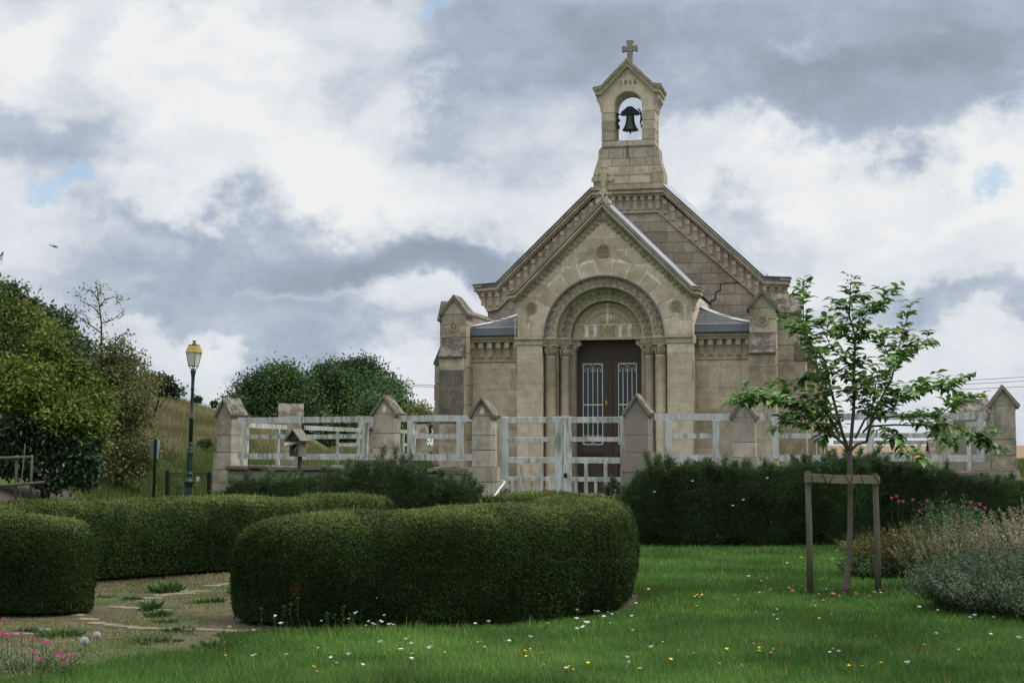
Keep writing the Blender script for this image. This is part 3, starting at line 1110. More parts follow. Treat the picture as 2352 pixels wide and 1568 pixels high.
# jambs, stepped back towards the door
for s in (-1, 1):
    mb = MB()
    for a, b_, y0, y1 in ((1.10, 1.43, .36, .60), (.76, 1.12, .60, .95)):
        p, q = sorted((s * a, s * b_))
        mb.box(p, q, y0, y1, ZB, 3.98)
    mb.build('door_jamb', M('grey_stone'), CH)
    for (cx_, yy, r) in ((1.255, .215, .118), (.975, .435, .105)):
        mb = MB()
        mb.lathe([(r * 1.30, .55), (r * 1.30, .62), (r * 1.12, .66), (r * 1.18, .72), (r * 1.0, .76), (r, .80), (r * .97, 2.2), (r * .93, 3.55), (r * 1.02, 3.56), (r * 1.02, 3.59), (r * .9, 3.60)], 18, (s * cx_, yy, 0))
        col_o = mb.build('column', cream, CH)
        mb = MB()
        mb.box(s * cx_ - r * 1.35, s * cx_ + r * 1.35, yy - r * 1.35, yy + r * 1.35, ZB, .55)
        mb.build('column_plinth', cream, col_o)
        mb = MB()
        mb.lathe([(r * .92, 3.60), (r * .98, 3.68), (r * 1.15, 3.76), (r * 1.35, 3.81)], 16, (s * cx_, yy, 0))
        mb.cbox(s * cx_ - r * 1.33, s * cx_ + r * 1.33, yy - r * 1.33, yy + r * 1.33, 3.812, 3.858, .008)
        for k in range(8):
            a = math.pi / 4 * k
            rr_ = (1.0 if k % 2 else 1.0)
            dx, dy = math.cos(a), math.sin(a)
            mb.tube([(s * cx_ + dx * r * .96, yy + dy * r * .96, 3.61), (s * cx_ + dx * r * 1.12, yy + dy * r * 1.12, 3.71), (s * cx_ + dx * r * 1.42, yy + dy * r * 1.42, 3.775 + .01 * (k % 2)), (s * cx_ + dx * r * 1.38, yy + dy * r * 1.38, 3.745)], [.022, .026, .022, .012], 5)
        mb.build('capital', trim, col_o)

# lintel corbels (scrolls) at the door head
for s in (-1, 1):
    mb = MB()
    prof = [(.90, 4.0), (.60, 4.0), (.60, 3.97)]
    for i in range(13):
        a = math.radians(100 - i * 20)
        prof.append((.735 - .085 * math.cos(a) * 1.0 if False else .715 - .085 * math.sin(math.radians(i * 15)) , 3.90 + .075 * math.cos(math.radians(i * 15))))
    prof += [(.74, 3.76), (.80, 3.70), (.79, 3.64), (.90, 3.62)]
    mb.prism([(s * x, z) for x, z in prof], .58, .90)
    sc_o = mb.build('lintel_corbel', trim, CH)
    mb = MB()
    sp_ = [(s * (.745 + (.055 - .004 * t) * math.cos(t * .62 + 1.2)), .578, 3.895 + (.055 - .004 * t) * math.sin(t * .62 + 1.2)) for t in range(13)]
    mb.tube(sp_, .007, 4)
    mb.build('scroll_carving', trim, sc_o)

# door
mb = MB()
mb.box(-.80, .80, .87, .95, .50, 3.99)
mb.box(-.80, .80, .855, .88, 3.53, 3.57)
dd = mb.build('double_door', M('door_wood'), CH)
for s, xa, xb in ((-1, -.765, -.02), (1, .055, .765)):
    mb = MB()
    mb.box(xa, xa + .12, .825, .875, .50, 3.52)
    mb.box(xb - .13, xb, .825, .875, .50, 3.52)
    mb.box(xa + .12, xb - .13, .825, .875, 3.46, 3.52)
    mb.box(xa + .12, xb - .13, .825, .875, 1.40, 1.58)
    mb.box(xa + .12, xb - .13, .825, .875, .50, .72)
    mb.box(xa + .15, xb - .16, .845, .875, .78, 1.34)
    mb.box(xa + .10, xb - .10, .815, .83, 1.36, 1.39)
    leaf = mb.build('door_leaf', M('door_wood'), dd)
    mb = MB()
    gx0, gx1 = (xa + .13, xb - .14)
    mb.box(gx0 - .005, gx1 + .005, .852, .862, 1.585, 3.455)
    mb.build('door_pane', M('door_glass'), leaf)
    # white wrought grille
    mb = MB()
    yg = .832
    g0, g1, z0, z1 = gx0 + .012, gx1 - .012, 1.60, 3.44
    for x in (g0, g1):
        mb.box(x - .009, x + .009, yg - .008, yg + .008, z0, z1)
    for z in (z0, z1):
        mb.box(g0, g1, yg - .009, yg + .009, z - .009, z + .009)
    w_ = (g1 - g0) / 4
    for k in (1, 2, 3):
        mb.box(g0 + w_ * k - .008, g0 + w_ * k + .008, yg - .0075, yg + .0075, z0 + .07, z1 - .10 - (.0 if k == 2 else .0))
    mb.box(g0, g1, yg - .0078, yg + .0088, 2.49, 2.515)
    mb.box(g0, g1, yg - .0068, yg + .0078, 1.79, 1.80)
    for cz, sg in ((z1 - .11, 1), (z0 + .08, -1)):
        for k in (1, 3):
            xc = g0 + w_ * k
            for s2 in (-1, 1):
                arc_ = [(xc + s2 * w_ * .98 * math.sin(t * math.pi / 12), yg, cz + sg * .095 * math.cos(t * math.pi / 12)) for t in range(7)]
                mb.tube(arc_, .006, 4)
                xs_ = xc + s2 * w_ * .62
                arc_ = [(xs_ + s2 * .032 * (1 - t / 13) * math.cos(t * .62), yg, cz - sg * .06 + sg * .032 * (1 - t / 13) * math.sin(t * .62)) for t in range(11)]
                mb.tube(arc_, .006, 4)
                mb.tube([(xc, yg, cz - sg * .02), (xc + s2 * w_ * .4, yg, cz + sg * .02), (xs_ + s2 * .03, yg, cz - sg * .05)], .005, 4)
    mb.build('white_grille', M('white_iron'), leaf)
mb = MB()
mb.box(-.02, .055, .80, .88, .50, 3.52)
mb.build('meeting_rail', M('door_wood'), dd)
mb = MB()
mb.box(-.105, -.065, .808, .826, 2.50, 2.60)
mb.tube([(-.085, .80, 2.55), (-.085, .77, 2.55), (-.04, .77, 2.55)], .008, 6)
mb.build('door_handle', M('brass'), dd)
# steps in front of the door
for k, (y0, z1) in enumerate(((-.75, .44), (-.35, .50))):
    mb = MB()
    mb.cbox(-1.35 - .25 * (1 - k), 1.35 + .25 * (1 - k), y0, .9, .25, z1, .015)
    mb.build('door_step', grey, CH)


# ---- raking cornices
def offset_line(pts, dz, shrink):
    out = []
    xm = max(abs(p[0]) for p in pts)
    for x, z in pts:
        nx = x
        if abs(x) > xm - 1e-6:
            nx = x - math.copysign(shrink, x)
        out.append((nx, z - dz))
    return out


def raking(name, pts, layers, yback, mat_, parent, yfront0):
    """pts: top line; layers: (dz_top, dz_bottom, projection, shrink)"""
    mb = MB()
    for (a, b_, pr, shk) in layers:
        t = offset_line(pts, a, shk)
        l = offset_line(pts, b_, shk)
        y0 = yfront0 - pr
        for i in range(len(t) - 1):
            q = [t[i], t[i + 1], l[i + 1], l[i]]
            mb.prism(q, y0, yback)
    return mb.build(name, mat_, parent)


PT = [(-2.2, 5.03), (-2.0, 5.06), (0, 7.06), (2.0, 5.06), (2.2, 5.03)]
pc = raking('porch_cornice', PT, [(0, .05, .17, 0), (.05, .09, .12, .03), (.09, .15, .15, .015), (.15, .20, .08, .06)], .30, trim, CH, 0)
# porch kneelers under the cornice ends
for s in (-1, 1):
    mb = MB()
    mb.prism([(s * 1.99, 4.55), (s * 2.03, 4.57), (s * 2.05, 4.72), (s * 2.12, 4.86), (s * 2.12, 4.83 + .02), (s * 1.99, 4.86)], .02, .26)
    mb.build('kneeler', trim, CH)
# frieze of carved leaves
mb = MB()
for s in (-1, 1):
    mb.prism([(0, 6.86), (s * 1.99, 4.87), (s * 1.99, 4.87 - .02 * 0 - (0.03)), (s * 1.96, FRZ(1.96)), (0, FRZ(0))], -.012, .10)
fz = mb.build('leaf_frieze', trim, CH)
lm = MB()
for t in (-1, 0, 1):
    lm.tube([(0 + t * .012, 0, -.075), (t * .032, -.022, -.01), (t * .045, -.030, .05), (t * .030, -.012, .075)], [.010, .016, .015, .006], 5)
lmesh = lm.mesh('carved_leaf')
lmesh.materials.append(trim)
for s in (-1, 1):
    for i in range(20):
        x = .07 + (1.92 - .07) * i / 19
        zc = (6.86 - x * 1.0 + FRZ(x)) / 2 - .005
        o = bpy.data.objects.new('carved_leaf', lmesh)
        COL.objects.link(o)
        o.parent = fz
        o.location = (s * x, -.02, zc)
        o.rotation_euler = (0, s * math.radians(44), 0)
def sheet(mb, p0, p1, z_, ya, yb, rise):
    vs = [(p0[0], ya, p0[1] + z_), (p1[0], ya, p1[1] + z_), (p1[0], yb, p1[1] + z_ + rise), (p0[0], yb, p0[1] + z_ + rise)]
    vs += [(x, y, z - .014) for x, y, z in vs]
    vs[6] = (p1[0], yb, p1[1] - .02)
    vs[7] = (p0[0], yb, p0[1] - .02)
    mb.add(vs, [(0, 1, 2, 3), (7, 6, 5, 4), (0, 4, 5, 1), (1, 5, 6, 2), (2, 6, 7, 3), (3, 7, 4, 0)])


# porch roof: two zinc-edged slate slopes
for s in (-1, 1):
    mb = MB()
    mb.add([(0, -.17, 7.075), (s * 2.0, -.17, 5.075), (s * 2.03, -.17, 5.06), (0, 3.7, 7.075), (s * 2.0, 3.7, 5.075), (s * 2.03, 3.7, 5.05),
            (0, -.17, 7.06), (s * 2.0, -.17, 5.062), (s * 2.03, -.17, 5.045), (0, 3.7, 7.04), (s * 2.0, 3.7, 5.04), (s * 2.03, 3.7, 5.02)],
           [(0, 1, 4, 3), (1, 2, 5, 4), (6, 9, 10, 7), (7, 10, 11, 8), (0, 6, 7, 1), (1, 7, 8, 2), (2, 8, 11, 5), (3, 4, 10, 9), (4, 5, 11, 10)])
    ro = mb.build('porch_roof', M('slate'), CH)
    mb = MB()
    mb.prism([(s * 1.99, 5.09), (s * 2.22, 5.06), (s * 2.22, 5.045), (s * 1.99, 5.075)], -.19, .31)
    mb.build('zinc_sheet', M('zinc'), ro)
    # zinc verge strip in sheets
    n = 5
    for i in range(n):
        a, b_ = i / n, (i + 1) / n
        p0 = (s * 2.0 * a, 7.085 - 2.0 * a)
        p1 = (s * 2.0 * b_, 7.085 - 2.0 * b_)
        z_ = .003 * (i % 2)
        mb = MB()
        sheet(mb, p0, p1, z_, -.185, 1.5, .085)
        mb.build('zinc_sheet', M('zinc'), ro)
# porch roundels
ALLR = [(FRONT(0), 0, 5.93, .145), (FRONT(0), -1.65, 4.68, .125), (FRONT(0), 1.62, 4.66, .125)]


def roundel(cx_, cz_, r, yf, parent, mat_):
    mb = MB()
    for q, rr_ in ((1.0, .013), (.84, .010)):
        mb.tube([(cx_ + r * q * math.cos(t * math.pi / 12), yf, cz_ + r * q * math.sin(t * math.pi / 12)) for t in range(25)], rr_, 5, False)
    for k in range(8):
        a = k * math.pi / 4
        c_ = (cx_ + r * .5 * math.cos(a), cz_ + r * .5 * math.sin(a))
        mb.tube([(c_[0] + .024 * math.cos(t * math.pi / 4), yf, c_[1] + .024 * math.sin(t * math.pi / 4)) for t in range(9)], .009, 4, False)
    mb.tube([(cx_, yf + .01, cz_), (cx_, yf - .015, cz_)], [.03, .018], 8)
    mb.build('carved_roundel', mat_, parent)


for fr, cx_, cz_, r in ALLR:
    roundel(cx_, cz_, r, -.008, CH, trim)
# incised lines beside the top roundel
mb = MB()
for s in (-1, 1):
    mb.tube([(s * .26, -.004, 6.02), (s * .66, -.001, 5.62)], .004, 4)
    mb.tube([(s * .22, -.004, 5.98), (s * .60, -.001, 5.60)], .004, 4)
tag(mb.build('incised_line', trim, CH), kind='stuff')

# finial cross on the porch apex
mb = MB()
mb.cbox(-.16, .16, -.10, .22, 6.98, 7.10, .02)
mb.lathe([(.15, 7.10), (.10, 7.16), (.07, 7.24), (.085, 7.30), (.06, 7.36)], 10, (0, .06, 0))
mb.cbox(-.055, .055, .0, .12, 7.30, 7.80, .015)
mb.cbox(-.20, .20, .01, .11, 7.50, 7.62, .015)
for (x, z) in ((-.20, 7.56), (.20, 7.56), (0, 7.82)):
    for k in range(3):
        a = math.atan2(z - 7.56, x) + (k - 1) * .9 if abs(x) + abs(z - 7.56) > 0 else 0
        mb.tube([(x * .8, .06, 7.56 + (z - 7.56) * .85), (x + .07 * math.cos(a), .06, z + .07 * math.sin(a))], [.03, .045], 6)
for k in range(24):
    a = k / 24 * 2 * math.pi
    mb.tube([(.165 * math.cos(a), .06, 7.56 + .165 * math.sin(a)), (.165 * math.cos(a + .27), .06, 7.56 + .165 * math.sin(a + .27))], .022, 5)
for k in range(6):
    a = k / 6 * 2 * math.pi
    mb.tube([(.08 * math.cos(a), .06 + .08 * math.sin(a), 7.18), (.16 * math.cos(a), .06 + .16 * math.sin(a), 7.24), (.17 * math.cos(a), .06 + .17 * math.sin(a), 7.19)], [.03, .035, .015], 5)
mb.build('finial_cross', lich if False else trim, CH)

# ---- wing walls between porch and corner buttresses
for s in (-1, 1):
    mb = MB()
    a, b_ = sorted((s * 1.99, s * 3.30))
    mb.box(a, b_, .612, .95, ZB, 4.10)
    ww = mb.build('wing_wall', mortar, CH)
    courses(ww, FRONT(.612), a + (.0 if s < 0 else .01), b_ - (.0 if s > 0 else .01), [.7, 1.10, 1.50, 1.92, 2.38, 2.86, 3.32, 3.49], .62, cream, seed=11 + s, gap=.014, out=.007)
    # bed mould, frieze, corbels and cornice
    mb = MB()
    a, b_ = sorted((s * 1.995, s * 3.24))
    mb.prism_y([(.60, 3.49), (.57, 3.50), (.57, 3.55), (.60, 3.56)], a, b_)
    mb.box(a, b_, .575, .63, 3.56, 3.94)
    mb.prism_y([(.42, 3.94), (.40, 3.96), (.43, 4.0), (.39, 4.03), (.39, 4.06), (.62, 4.06), (.62, 3.94)], a, b_)
    wc = mb.build('wing_cornice', trim, CH)
    for k in range(6):
        x = s * (2.10 + .205 * k + .03)
        mb = MB()
        mb.prism_y([(.575, 3.60), (.545, 3.60), (.52, 3.72), (.50, 3.80), (.44, 3.81), (.44, 3.94), (.575, 3.94)], x - .055, x + .055)
        mb.build('corbel_block', trim, wc)
    # gutter apron, zinc
    mb = MB()
    mb.prism_y([(.36, 4.065), (.33, 4.10), (.35, 4.27), (.37, 4.285), (.50, 4.285), (.50, 4.065)], a, b_)
    mb.build('gutter', M('gutter_metal'), CH)
    # hipped slate roof
    C0, B0, A0 = Vector((s * 1.995, 1.55, 4.74)), Vector((s * 3.24, .46, 4.275)), Vector((s * 1.995, .46, 4.275))
    D0_, E0 = Vector((s * 1.995, 3.7, 4.74)), Vector((s * 3.30, 3.7, 4.275))
    mb = MB()
    dn = Vector((0, 0, -.05))
    P_ = [A0, B0, C0, D0_, E0]
    mb.add(P_ + [p + dn for p in P_], [(0, 1, 2), (1, 4, 3, 2), (5, 7, 6), (6, 7, 8, 9), (0, 5, 6, 1), (1, 6, 9, 4)])
    wr = mb.build('wing_roof', M('slate'), CH)
    # slates of the front slope
    rows = 9
    for r in range(rows):
        t0, t1 = r / rows, (r + 1.25) / rows
        L_ = A0.lerp(C0, t0)
        R_ = B0.lerp(C0, t0)
        n = max(1, int(round((R_ - L_).length / .20)))
        nrm = (B0 - A0).cross(C0 - A0)
        nrm = nrm if nrm.z > 0 else -nrm
        nrm.normalize()
        L2, R2 = A0.lerp(C0, min(1, t1)), B0.lerp(C0, min(1, t1))
        for k in range(n):
            off = (.5 if r % 2 else 0) / n
            ua, ub = max(0, k / n - off * 0), min(1, (k + 1) / n)
            g_ = .02 / n
            p = [L_.lerp(R_, ua + g_), L_.lerp(R_, ub - g_), L2.lerp(R2, ub - g_), L2.lerp(R2, ua + g_)]
            lift = [nrm * .020, nrm * .020, nrm * .006, nrm * .006]
            tp = [q + l for q, l in zip(p, lift)]
            bt = [q + l - nrm * .007 for q, l in zip(p, lift)]
            mb = MB()
            mb.add(tp + bt, [(0, 1, 2, 3), (0, 4, 5, 1), (1, 5, 6, 2), (3, 7, 4, 0)])
            mb.build('slate', M('slate'), wr)
    # lead flashing along the hip, curved up to the porch
    mb = MB()
    prev = None
    vs, fs = [], []
    for i in range(9):
        t = i / 8
        p = B0.lerp(C0, t) + Vector((0, 0, .035 - .05 * math.sin(t * math.pi)))
        w1 = Vector((-s * .02, -.10, -.015))
        w2 = Vector((s * .03, .13, .03))
        vs += [p + w1, p + Vector((0, 0, .03)), p + w2]
        if i:
            b0 = 3 * (i - 1)
            fs += [(b0, b0 + 3, b0 + 4, b0 + 1), (b0 + 1, b0 + 4, b0 + 5, b0 + 2)]
    mb.add(vs, fs)
    for v_ in list(vs):
        pass
    n_ = len(vs)
    mb.add([v_ - Vector((0, 0, .02)) for v_ in vs], [tuple(reversed(f)) for f in fs])
    mb.build('hip_flashing', M('zinc'), wr)
    # side walls of the entrance bay
    mb = MB()
    a, b_ = sorted((s * 3.30, s * 3.72))
    mb.box(a, b_, .62, 3.72, ZB, 4.62)
    mb.prism([(a - .02, 4.62), (b_ + .02, 4.62), (b_ + .02, 4.66), ((a + b_) / 2, 4.78), (a - .02, 4.66)], .58, 3.70)
    mb.build('entrance_side_wall', grey, CH)

    # ---- front buttress with gabled top
    cx_ = s * 3.47 + (.05 if s > 0 else 0)
    hw = .285
    mb = MB()
    mb.box(cx_ - hw + .012, cx_ + hw - .012, .012, .66, ZB, 4.58)
    mb.prism([(cx_ - hw, 4.56), (cx_ + hw, 4.56), (cx_, 4.93)], .02, .66)
    bt = mb.build('front_buttress', mgrey, CH)
    zz = [4.04, 4.33, 4.58]
    for k in range(2):
        block(bt, FRONT(.0), cx_ - hw, cx_ + hw, zz[k] + .005, zz[k + 1] - .005, grey)
    if True:
        fr = RIGHT(cx_ + hw)
        courses(bt, fr, .0, .62, [ZB, .9, 1.3, 1.7, 2.1, 2.5, 2.95, 3.35, 3.68, 4.04, 4.33, 4.58], .7, grey, seed=21)
    mb = MB()
    mb.prism([(cx_ - hw + .01, 4.58), (cx_ + hw - .01, 4.58), (cx_, 4.90)], -.012, .03)
    mb.build('gablet_stone', grey, bt)
    roundel(cx_, 4.29, .11, -.022, bt, trim)
    # gablet coping stones
    mb = MB()
    for q in (-1, 1):
        mb.prism([(cx_, 5.02), (cx_ + q * (hw + .075), 4.57), (cx_ + q * (hw + .055), 4.50), (cx_, 4.90)], -.07, .70)
    mb.build('gablet_coping', M('coping_stone'), bt)
    # weathered offset and lower stage
    mb = MB()
    mb.prism_y([(.0, 4.04), (-.26, 3.62), (-.29, 3.60), (-.29, 3.56), (0.03, 3.56), (.03, 4.04)], cx_ - hw, cx_ + hw)
    mb.build('buttress_weathering', lich, bt)
    mb = MB()
    mb.box(cx_ - hw + .015, cx_ + hw - .015, -.235, .05, ZB, 3.57)
    st_ = mb.build('buttress_lower_stage', mgrey, CH)
    zz = [ZB, .9, 1.28, 1.68, 2.06, 2.44, 2.86, 3.28, 3.56]
    for k in range(len(zz) - 1):
        mt = lich if (s < 0 and 4 <= k <= 6) else grey
        if k % 2 == 0 or (s < 0 and k == 5):
            c_ = cx_ + rnd.uniform(-.08, .08)
            block(st_, FRONT(-.235), cx_ - hw, c_ - .006, zz[k] + .005, zz[k + 1] - .005, mt)
            block(st_, FRONT(-.235), c_ + .006, cx_ + hw, zz[k] + .005, zz[k + 1] - .005, mt)
        else:
            block(st_, FRONT(-.235), cx_ - hw, cx_ + hw, zz[k] + .005, zz[k + 1] - .005, mt)
        block(st_, RIGHT(cx_ + hw - .012), -.235, .0, zz[k] + .005, zz[k + 1] - .005, grey)
    # ---- side buttresses
    for j, yb in enumerate([.62, 3.9, 6.9, 9.9, 12.9] if s > 0 else [.62, 3.9, 6.9]):
        x0 = s * 3.72
        x1 = s * ((4.27 if s > 0 else 3.98) if j == 0 else 4.15)
        x2 = s * ((4.42 if s > 0 else 4.10) if j == 0 else 4.50 if s > 0 else 4.0)
        a, b_ = sorted((x0, x1))
        dep = .55
        zt = 4.88 if j == 0 else 4.45
        mb = MB()
        mb.box(a, b_, yb + .01, yb + dep - .01, ZB, zt - .30)
        sb = mb.build('side_buttress', mgrey, CH)
        # gable roofed top, ridge running outwards
        mb = MB()
        a2, b2 = sorted((s * 3.74, x1 + s * .05))
        mb.prism_y([(yb - .06, zt - .36), (yb + dep / 2, zt + .08), (yb + dep + .06, zt - .36), (yb + dep + .04, zt - .42), (yb - .04, zt - .42)], a2, b2)
        mb.build('buttress_coping', lich, sb)
        zz = [ZB, .9, 1.3, 1.75, 2.15, 2.6, 3.0, 3.45, 3.8, 4.15, zt - .38]
        for k in range(len(zz) - 1):
            if zz[k + 1] <= zz[k] + .05:
                continue
            lo_ = zz[k + 1] <= 3.5
            e = x2 if lo_ else x1
            a3, b3 = sorted((s * 3.725, e))
            if lo_ and j == 0 and s < 0:
                e = e - rnd.uniform(-.03, .06)
                a3, b3 = sorted((s * 3.725, e))
            mb = MB()
            mb.cbox(a3, b3, yb, yb + dep, zz[k] + .005, zz[k + 1] - .005, .012, .004)
            mb.build('stone_block', grey if (k + j) % 3 else gabs, sb)
        mb = MB()
        mb.prism([(x1 * .999, 3.86), (x2 + s * .03, 3.50), (x2 + s * .03, 3.45), (x1 - s * .1, 3.45), (x1 - s * .1, 3.86)], yb - .02, yb + dep + .02)
        mb.build('sloped_offset', lich, sb)

# ---- gable facade behind the porch
YF = 3.7
GL = lambda x: 8.87 - .955 * abs(x) - .70      # lower edge of the corbel table
GB = lambda u: min(7.34, 8.08 - .955 * abs(u))
mb = MB()
us = [-3.6, -3.3, -.78, .78, 3.3, 3.6]
tp = [4.95, 4.95 + .02, 7.40, 7.40, 4.97, 4.95]
for i in range(5):
    a, b_ = us[i], us[i + 1]
    mb.add([(a, YF + .012, ZB), (b_, YF + .012, ZB), (b_, YF + .012, tp[i + 1] + .3), (a, YF + .012, tp[i] + .3),
            (a, YF + .5, ZB), (b_, YF + .5, ZB), (b_, YF + .5, tp[i + 1] + .3), (a, YF + .5, tp[i] + .3)],
           [(0, 1, 2, 3), (5, 4, 7, 6), (0, 3, 7, 4), (1, 5, 6, 2), (3, 2, 6, 7)])
gw = mb.build('gable_wall', mgrey, CH)
zr = [4.2 + .262 * k for k in range(13)]
# only the parts clear of the porch roof
for k in range(len(zr) - 1):
    z0, z1 = zr[k], zr[k + 1]
    wmax = min(3.59, (8.08 - z0) / .955)
    if z0 < 7.3:
        xin = max(0, 7.05 - z1) * .98 + .02
        if xin < 1.9:
            xin = max(xin, 0)
        else:
            xin = 2.0
        if xin < .3:
            courses(gw, FRONT(YF + .012), -wmax, wmax, [z0, z1], .42, gabs, zh=GB, seed=100 + k, out=.008)
        else:
            courses(gw, FRONT(YF + .012), xin, wmax, [z0, z1], .42, gabs, zh=GB, seed=100 + k, out=.008)
            courses(gw, FRONT(YF + .012), -wmax, -xin, [z0, z1], .42, gabs if k else grey, zh=GB, seed=200 + k, out=.008)
# crack wandering down the right side of the gable
cr = [(2.85, 5.53), (2.42, 5.52), (2.26, 5.51), (2.25, 5.34), (2.14, 5.30), (2.13, 5.12), (2.03, 5.10), (2.0, 5.02)]
mb = MB()
for (xa, za), (xb, zb) in zip(cr[:-1], cr[1:]):
    th = (.005 if xa > 2.3 else .012) * rnd.uniform(.7, 1.3)
    d = Vector((xb - xa, 0, zb - za)).normalized()
    n_ = Vector((-d.z, 0, d.x)) * th
    mb.prism([(xa + n_.x, za + n_.z), (xb + n_.x, zb + n_.z), (xb - n_.x, zb - n_.z), (xa - n_.x, za - n_.z)], YF - .012, YF + .01)
mb.build('wall_crack', M('inside_dark'), gw)

GT = [(-3.93, 5.58), (-3.33, 5.62), (-.90, 7.93), (.90, 7.93), (3.33, 5.62), (3.93, 5.58)]
gc = raking('gable_cornice', GT, [(0, .05, .22, 0), (.05, .085, .17, .04), (.085, .15, .19, .02), (.15, .21, .12, .08)], YF + .5, trim, CH, YF)
# frieze plate behind the corbels and the string below it
FT = [(-3.78, 5.40), (-3.33, 5.42), (-.84, 7.72), (.84, 7.72), (3.33, 5.42), (3.78, 5.40)]
FB = [(-3.62, 4.95), (-3.33, 5.0), (-.74, 7.33), (.74, 7.33), (3.33, 5.0), (3.62, 4.95)]
mb = MB()
for i in range(5):
    mb.prism([FT[i], FT[i + 1], FB[i + 1], FB[i]], YF - .035, YF + .3)
fp = mb.build('gable_frieze', trim, CH)
mb = MB()
for i in range(5):
    a, b_ = FB[i], FB[i + 1]
    mb.prism([(a[0], a[1] + .03), (b_[0], b_[1] + .03), (b_[0], b_[1] - .02), (a[0], a[1] - .02)], YF - .06, YF + .2)
mb.build('string_course', trim, CH)


def gtop(x):
    return 7.74 if abs(x) < .84 else (5.43 if abs(x) > 3.33 else np.interp(abs(x), [.84, 3.33], [7.74, 5.43]))


cm = MB()
cm.prism_y([(-.025, -.33), (-.055, -.33), (-.06, -.22), (-.08, -.12), (-.105, -.10), (-.105, .0), (-.025, .0)], -.052, .052)
cmesh = cm.mesh('corbel_block')
cmesh.materials.append(trim)
xl = [k * .185 for k in range(-20, 21)]
for x in xl:
    if abs(x) > 3.75:
        continue
    if .84 < abs(x) < 3.33 and abs(x) > 3.25:
        pass
    o = bpy.data.objects.new('corbel_block', cmesh)
    COL.objects.link(o)
    o.parent = fp
    low = min(gtop(abs(x) - .05), gtop(abs(x) + .05)) if abs(x) > .8 else 7.74
    o.location = (x, YF - .012, low + (-.02 if abs(x) > .84 else -.02))
# sloping lintels over the gaps
# kneelers at the eaves
for s in (-1, 1):
    mb = MB()
    a, b_ = s * 3.6, s * 3.84
    mb.prism([(a, 4.98), (s * 3.66, 5.0), (s * 3.72, 5.18), (s * 3.80, 5.26), (s * 3.84, 5.38), (a, 5.38)], YF - .03, YF + .6)
    mb.build('eaves_kneeler', trim, CH)
    # nave roof
    mb = MB()
    y0, y1 = YF - .23, 15.2
    P0 = [(s * .0, 8.80), (s * 3.33, 5.62), (s * 3.70, 5.585)]
    mb.add([(x, y0 if i else y0 + .35, z + .012) for i, (x, z) in enumerate(P0)] + [(x, y1, z + .012) for x, z in P0] +
           [(x, y0 if i else y0 + .35, z - .03) for i, (x, z) in enumerate(P0)] + [(x, y1, z - .03) for x, z in P0],
           [(0, 1, 4, 3), (1, 2, 5, 4), (6, 9, 10, 7), (7, 10, 11, 8), (2, 8, 11, 5), (1, 7, 8, 2), (0, 6, 7, 1), (3, 4, 10, 9), (4, 5, 11, 10)])
    # (front triangle above the flat top is covered by the bell gable base)
    nr = mb.build('nave_roof', M('slate'), CH)
    n = 7
    for i in range(n):
        xa, xb = .90 + (3.33 - .90) * i / n, .90 + (3.33 - .90) * (i + 1) / n
        za, zb = 7.93 - (xa - .90) * .9506, 7.93 - (xb - .90) * .9506
        z_ = .022 + .003 * (i % 2)
        mb = MB()
        sheet(mb, (s * xa, za), (s * xb, zb), z_ + .016, YF - .245, YF + 1.3, .21)
        mb.build('zinc_sheet', M('zinc'), nr)
    mb = MB()
    a, b_ = sorted((s * 3.32, s * 3.96))
    mb.prism([(s * 3.32, 5.655), (s * 3.97, 5.615), (s * 3.97, 5.60), (s * 3.32, 5.64)], YF - .245, YF + .35)
    mb.build('zinc_sheet', M('zinc'), nr)
    # nave side wall
    mb = MB()
    a, b_ = sorted((s * 3.30, s * 3.62))
    mb.box(a, b_, YF + .5, 15.0, ZB, 5.58)
    mb.build('nave_wall', gabs, CH)
mb = MB()
mb.prism([(-3.3, ZB), (3.3, ZB), (3.3, 5.58), (0, 8.75), (-3.3, 5.58)], 14.6, 15.0)
mb.build('rear_wall', gabs, CH)

# ---- bell gable
mb = MB()
Bw = [(7.935, .87, .40), (8.30, .87, .40), (8.43, .86, .39), (8.52, .81, .35), (8.70, .76, .335), (8.72, .745, .33), (8.95, .745, .33), (9.0, .70, .32), (9.04, .675, .315)]
YC = YF + .37
vs, fs = [], []
for z, hw, hd in Bw:
    vs += [(-hw + .01, YC - hd + .01, z), (hw - .01, YC - hd + .01, z), (hw - .01, YC + hd - .01, z), (-hw + .01, YC + hd - .01, z)]
for i in range(len(Bw) - 1):
    for k in range(4):
        k2 = (k + 1) % 4
        fs.append((4 * i + k, 4 * i + k2, 4 * i + 4 + k2, 4 * i + 4 + k))
mb.add(vs, fs)
n_ = 4 * (len(Bw) - 1)
mb.f.append((n_, n_ + 1, n_ + 2, n_ + 3))
mb.sm.append(False)
bb = mb.build('bell_gable_base', mgrey, CH)
# its stones, course by course, following the stepped profile
lev = [7.94, 8.06, 8.30, 8.50, 8.70, 8.95]


def prof_at(z):
    return np.interp(z, [b[0] for b in Bw], [b[1] for b in Bw]), np.interp(z, [b[0] for b in Bw], [b[2] for b in Bw])


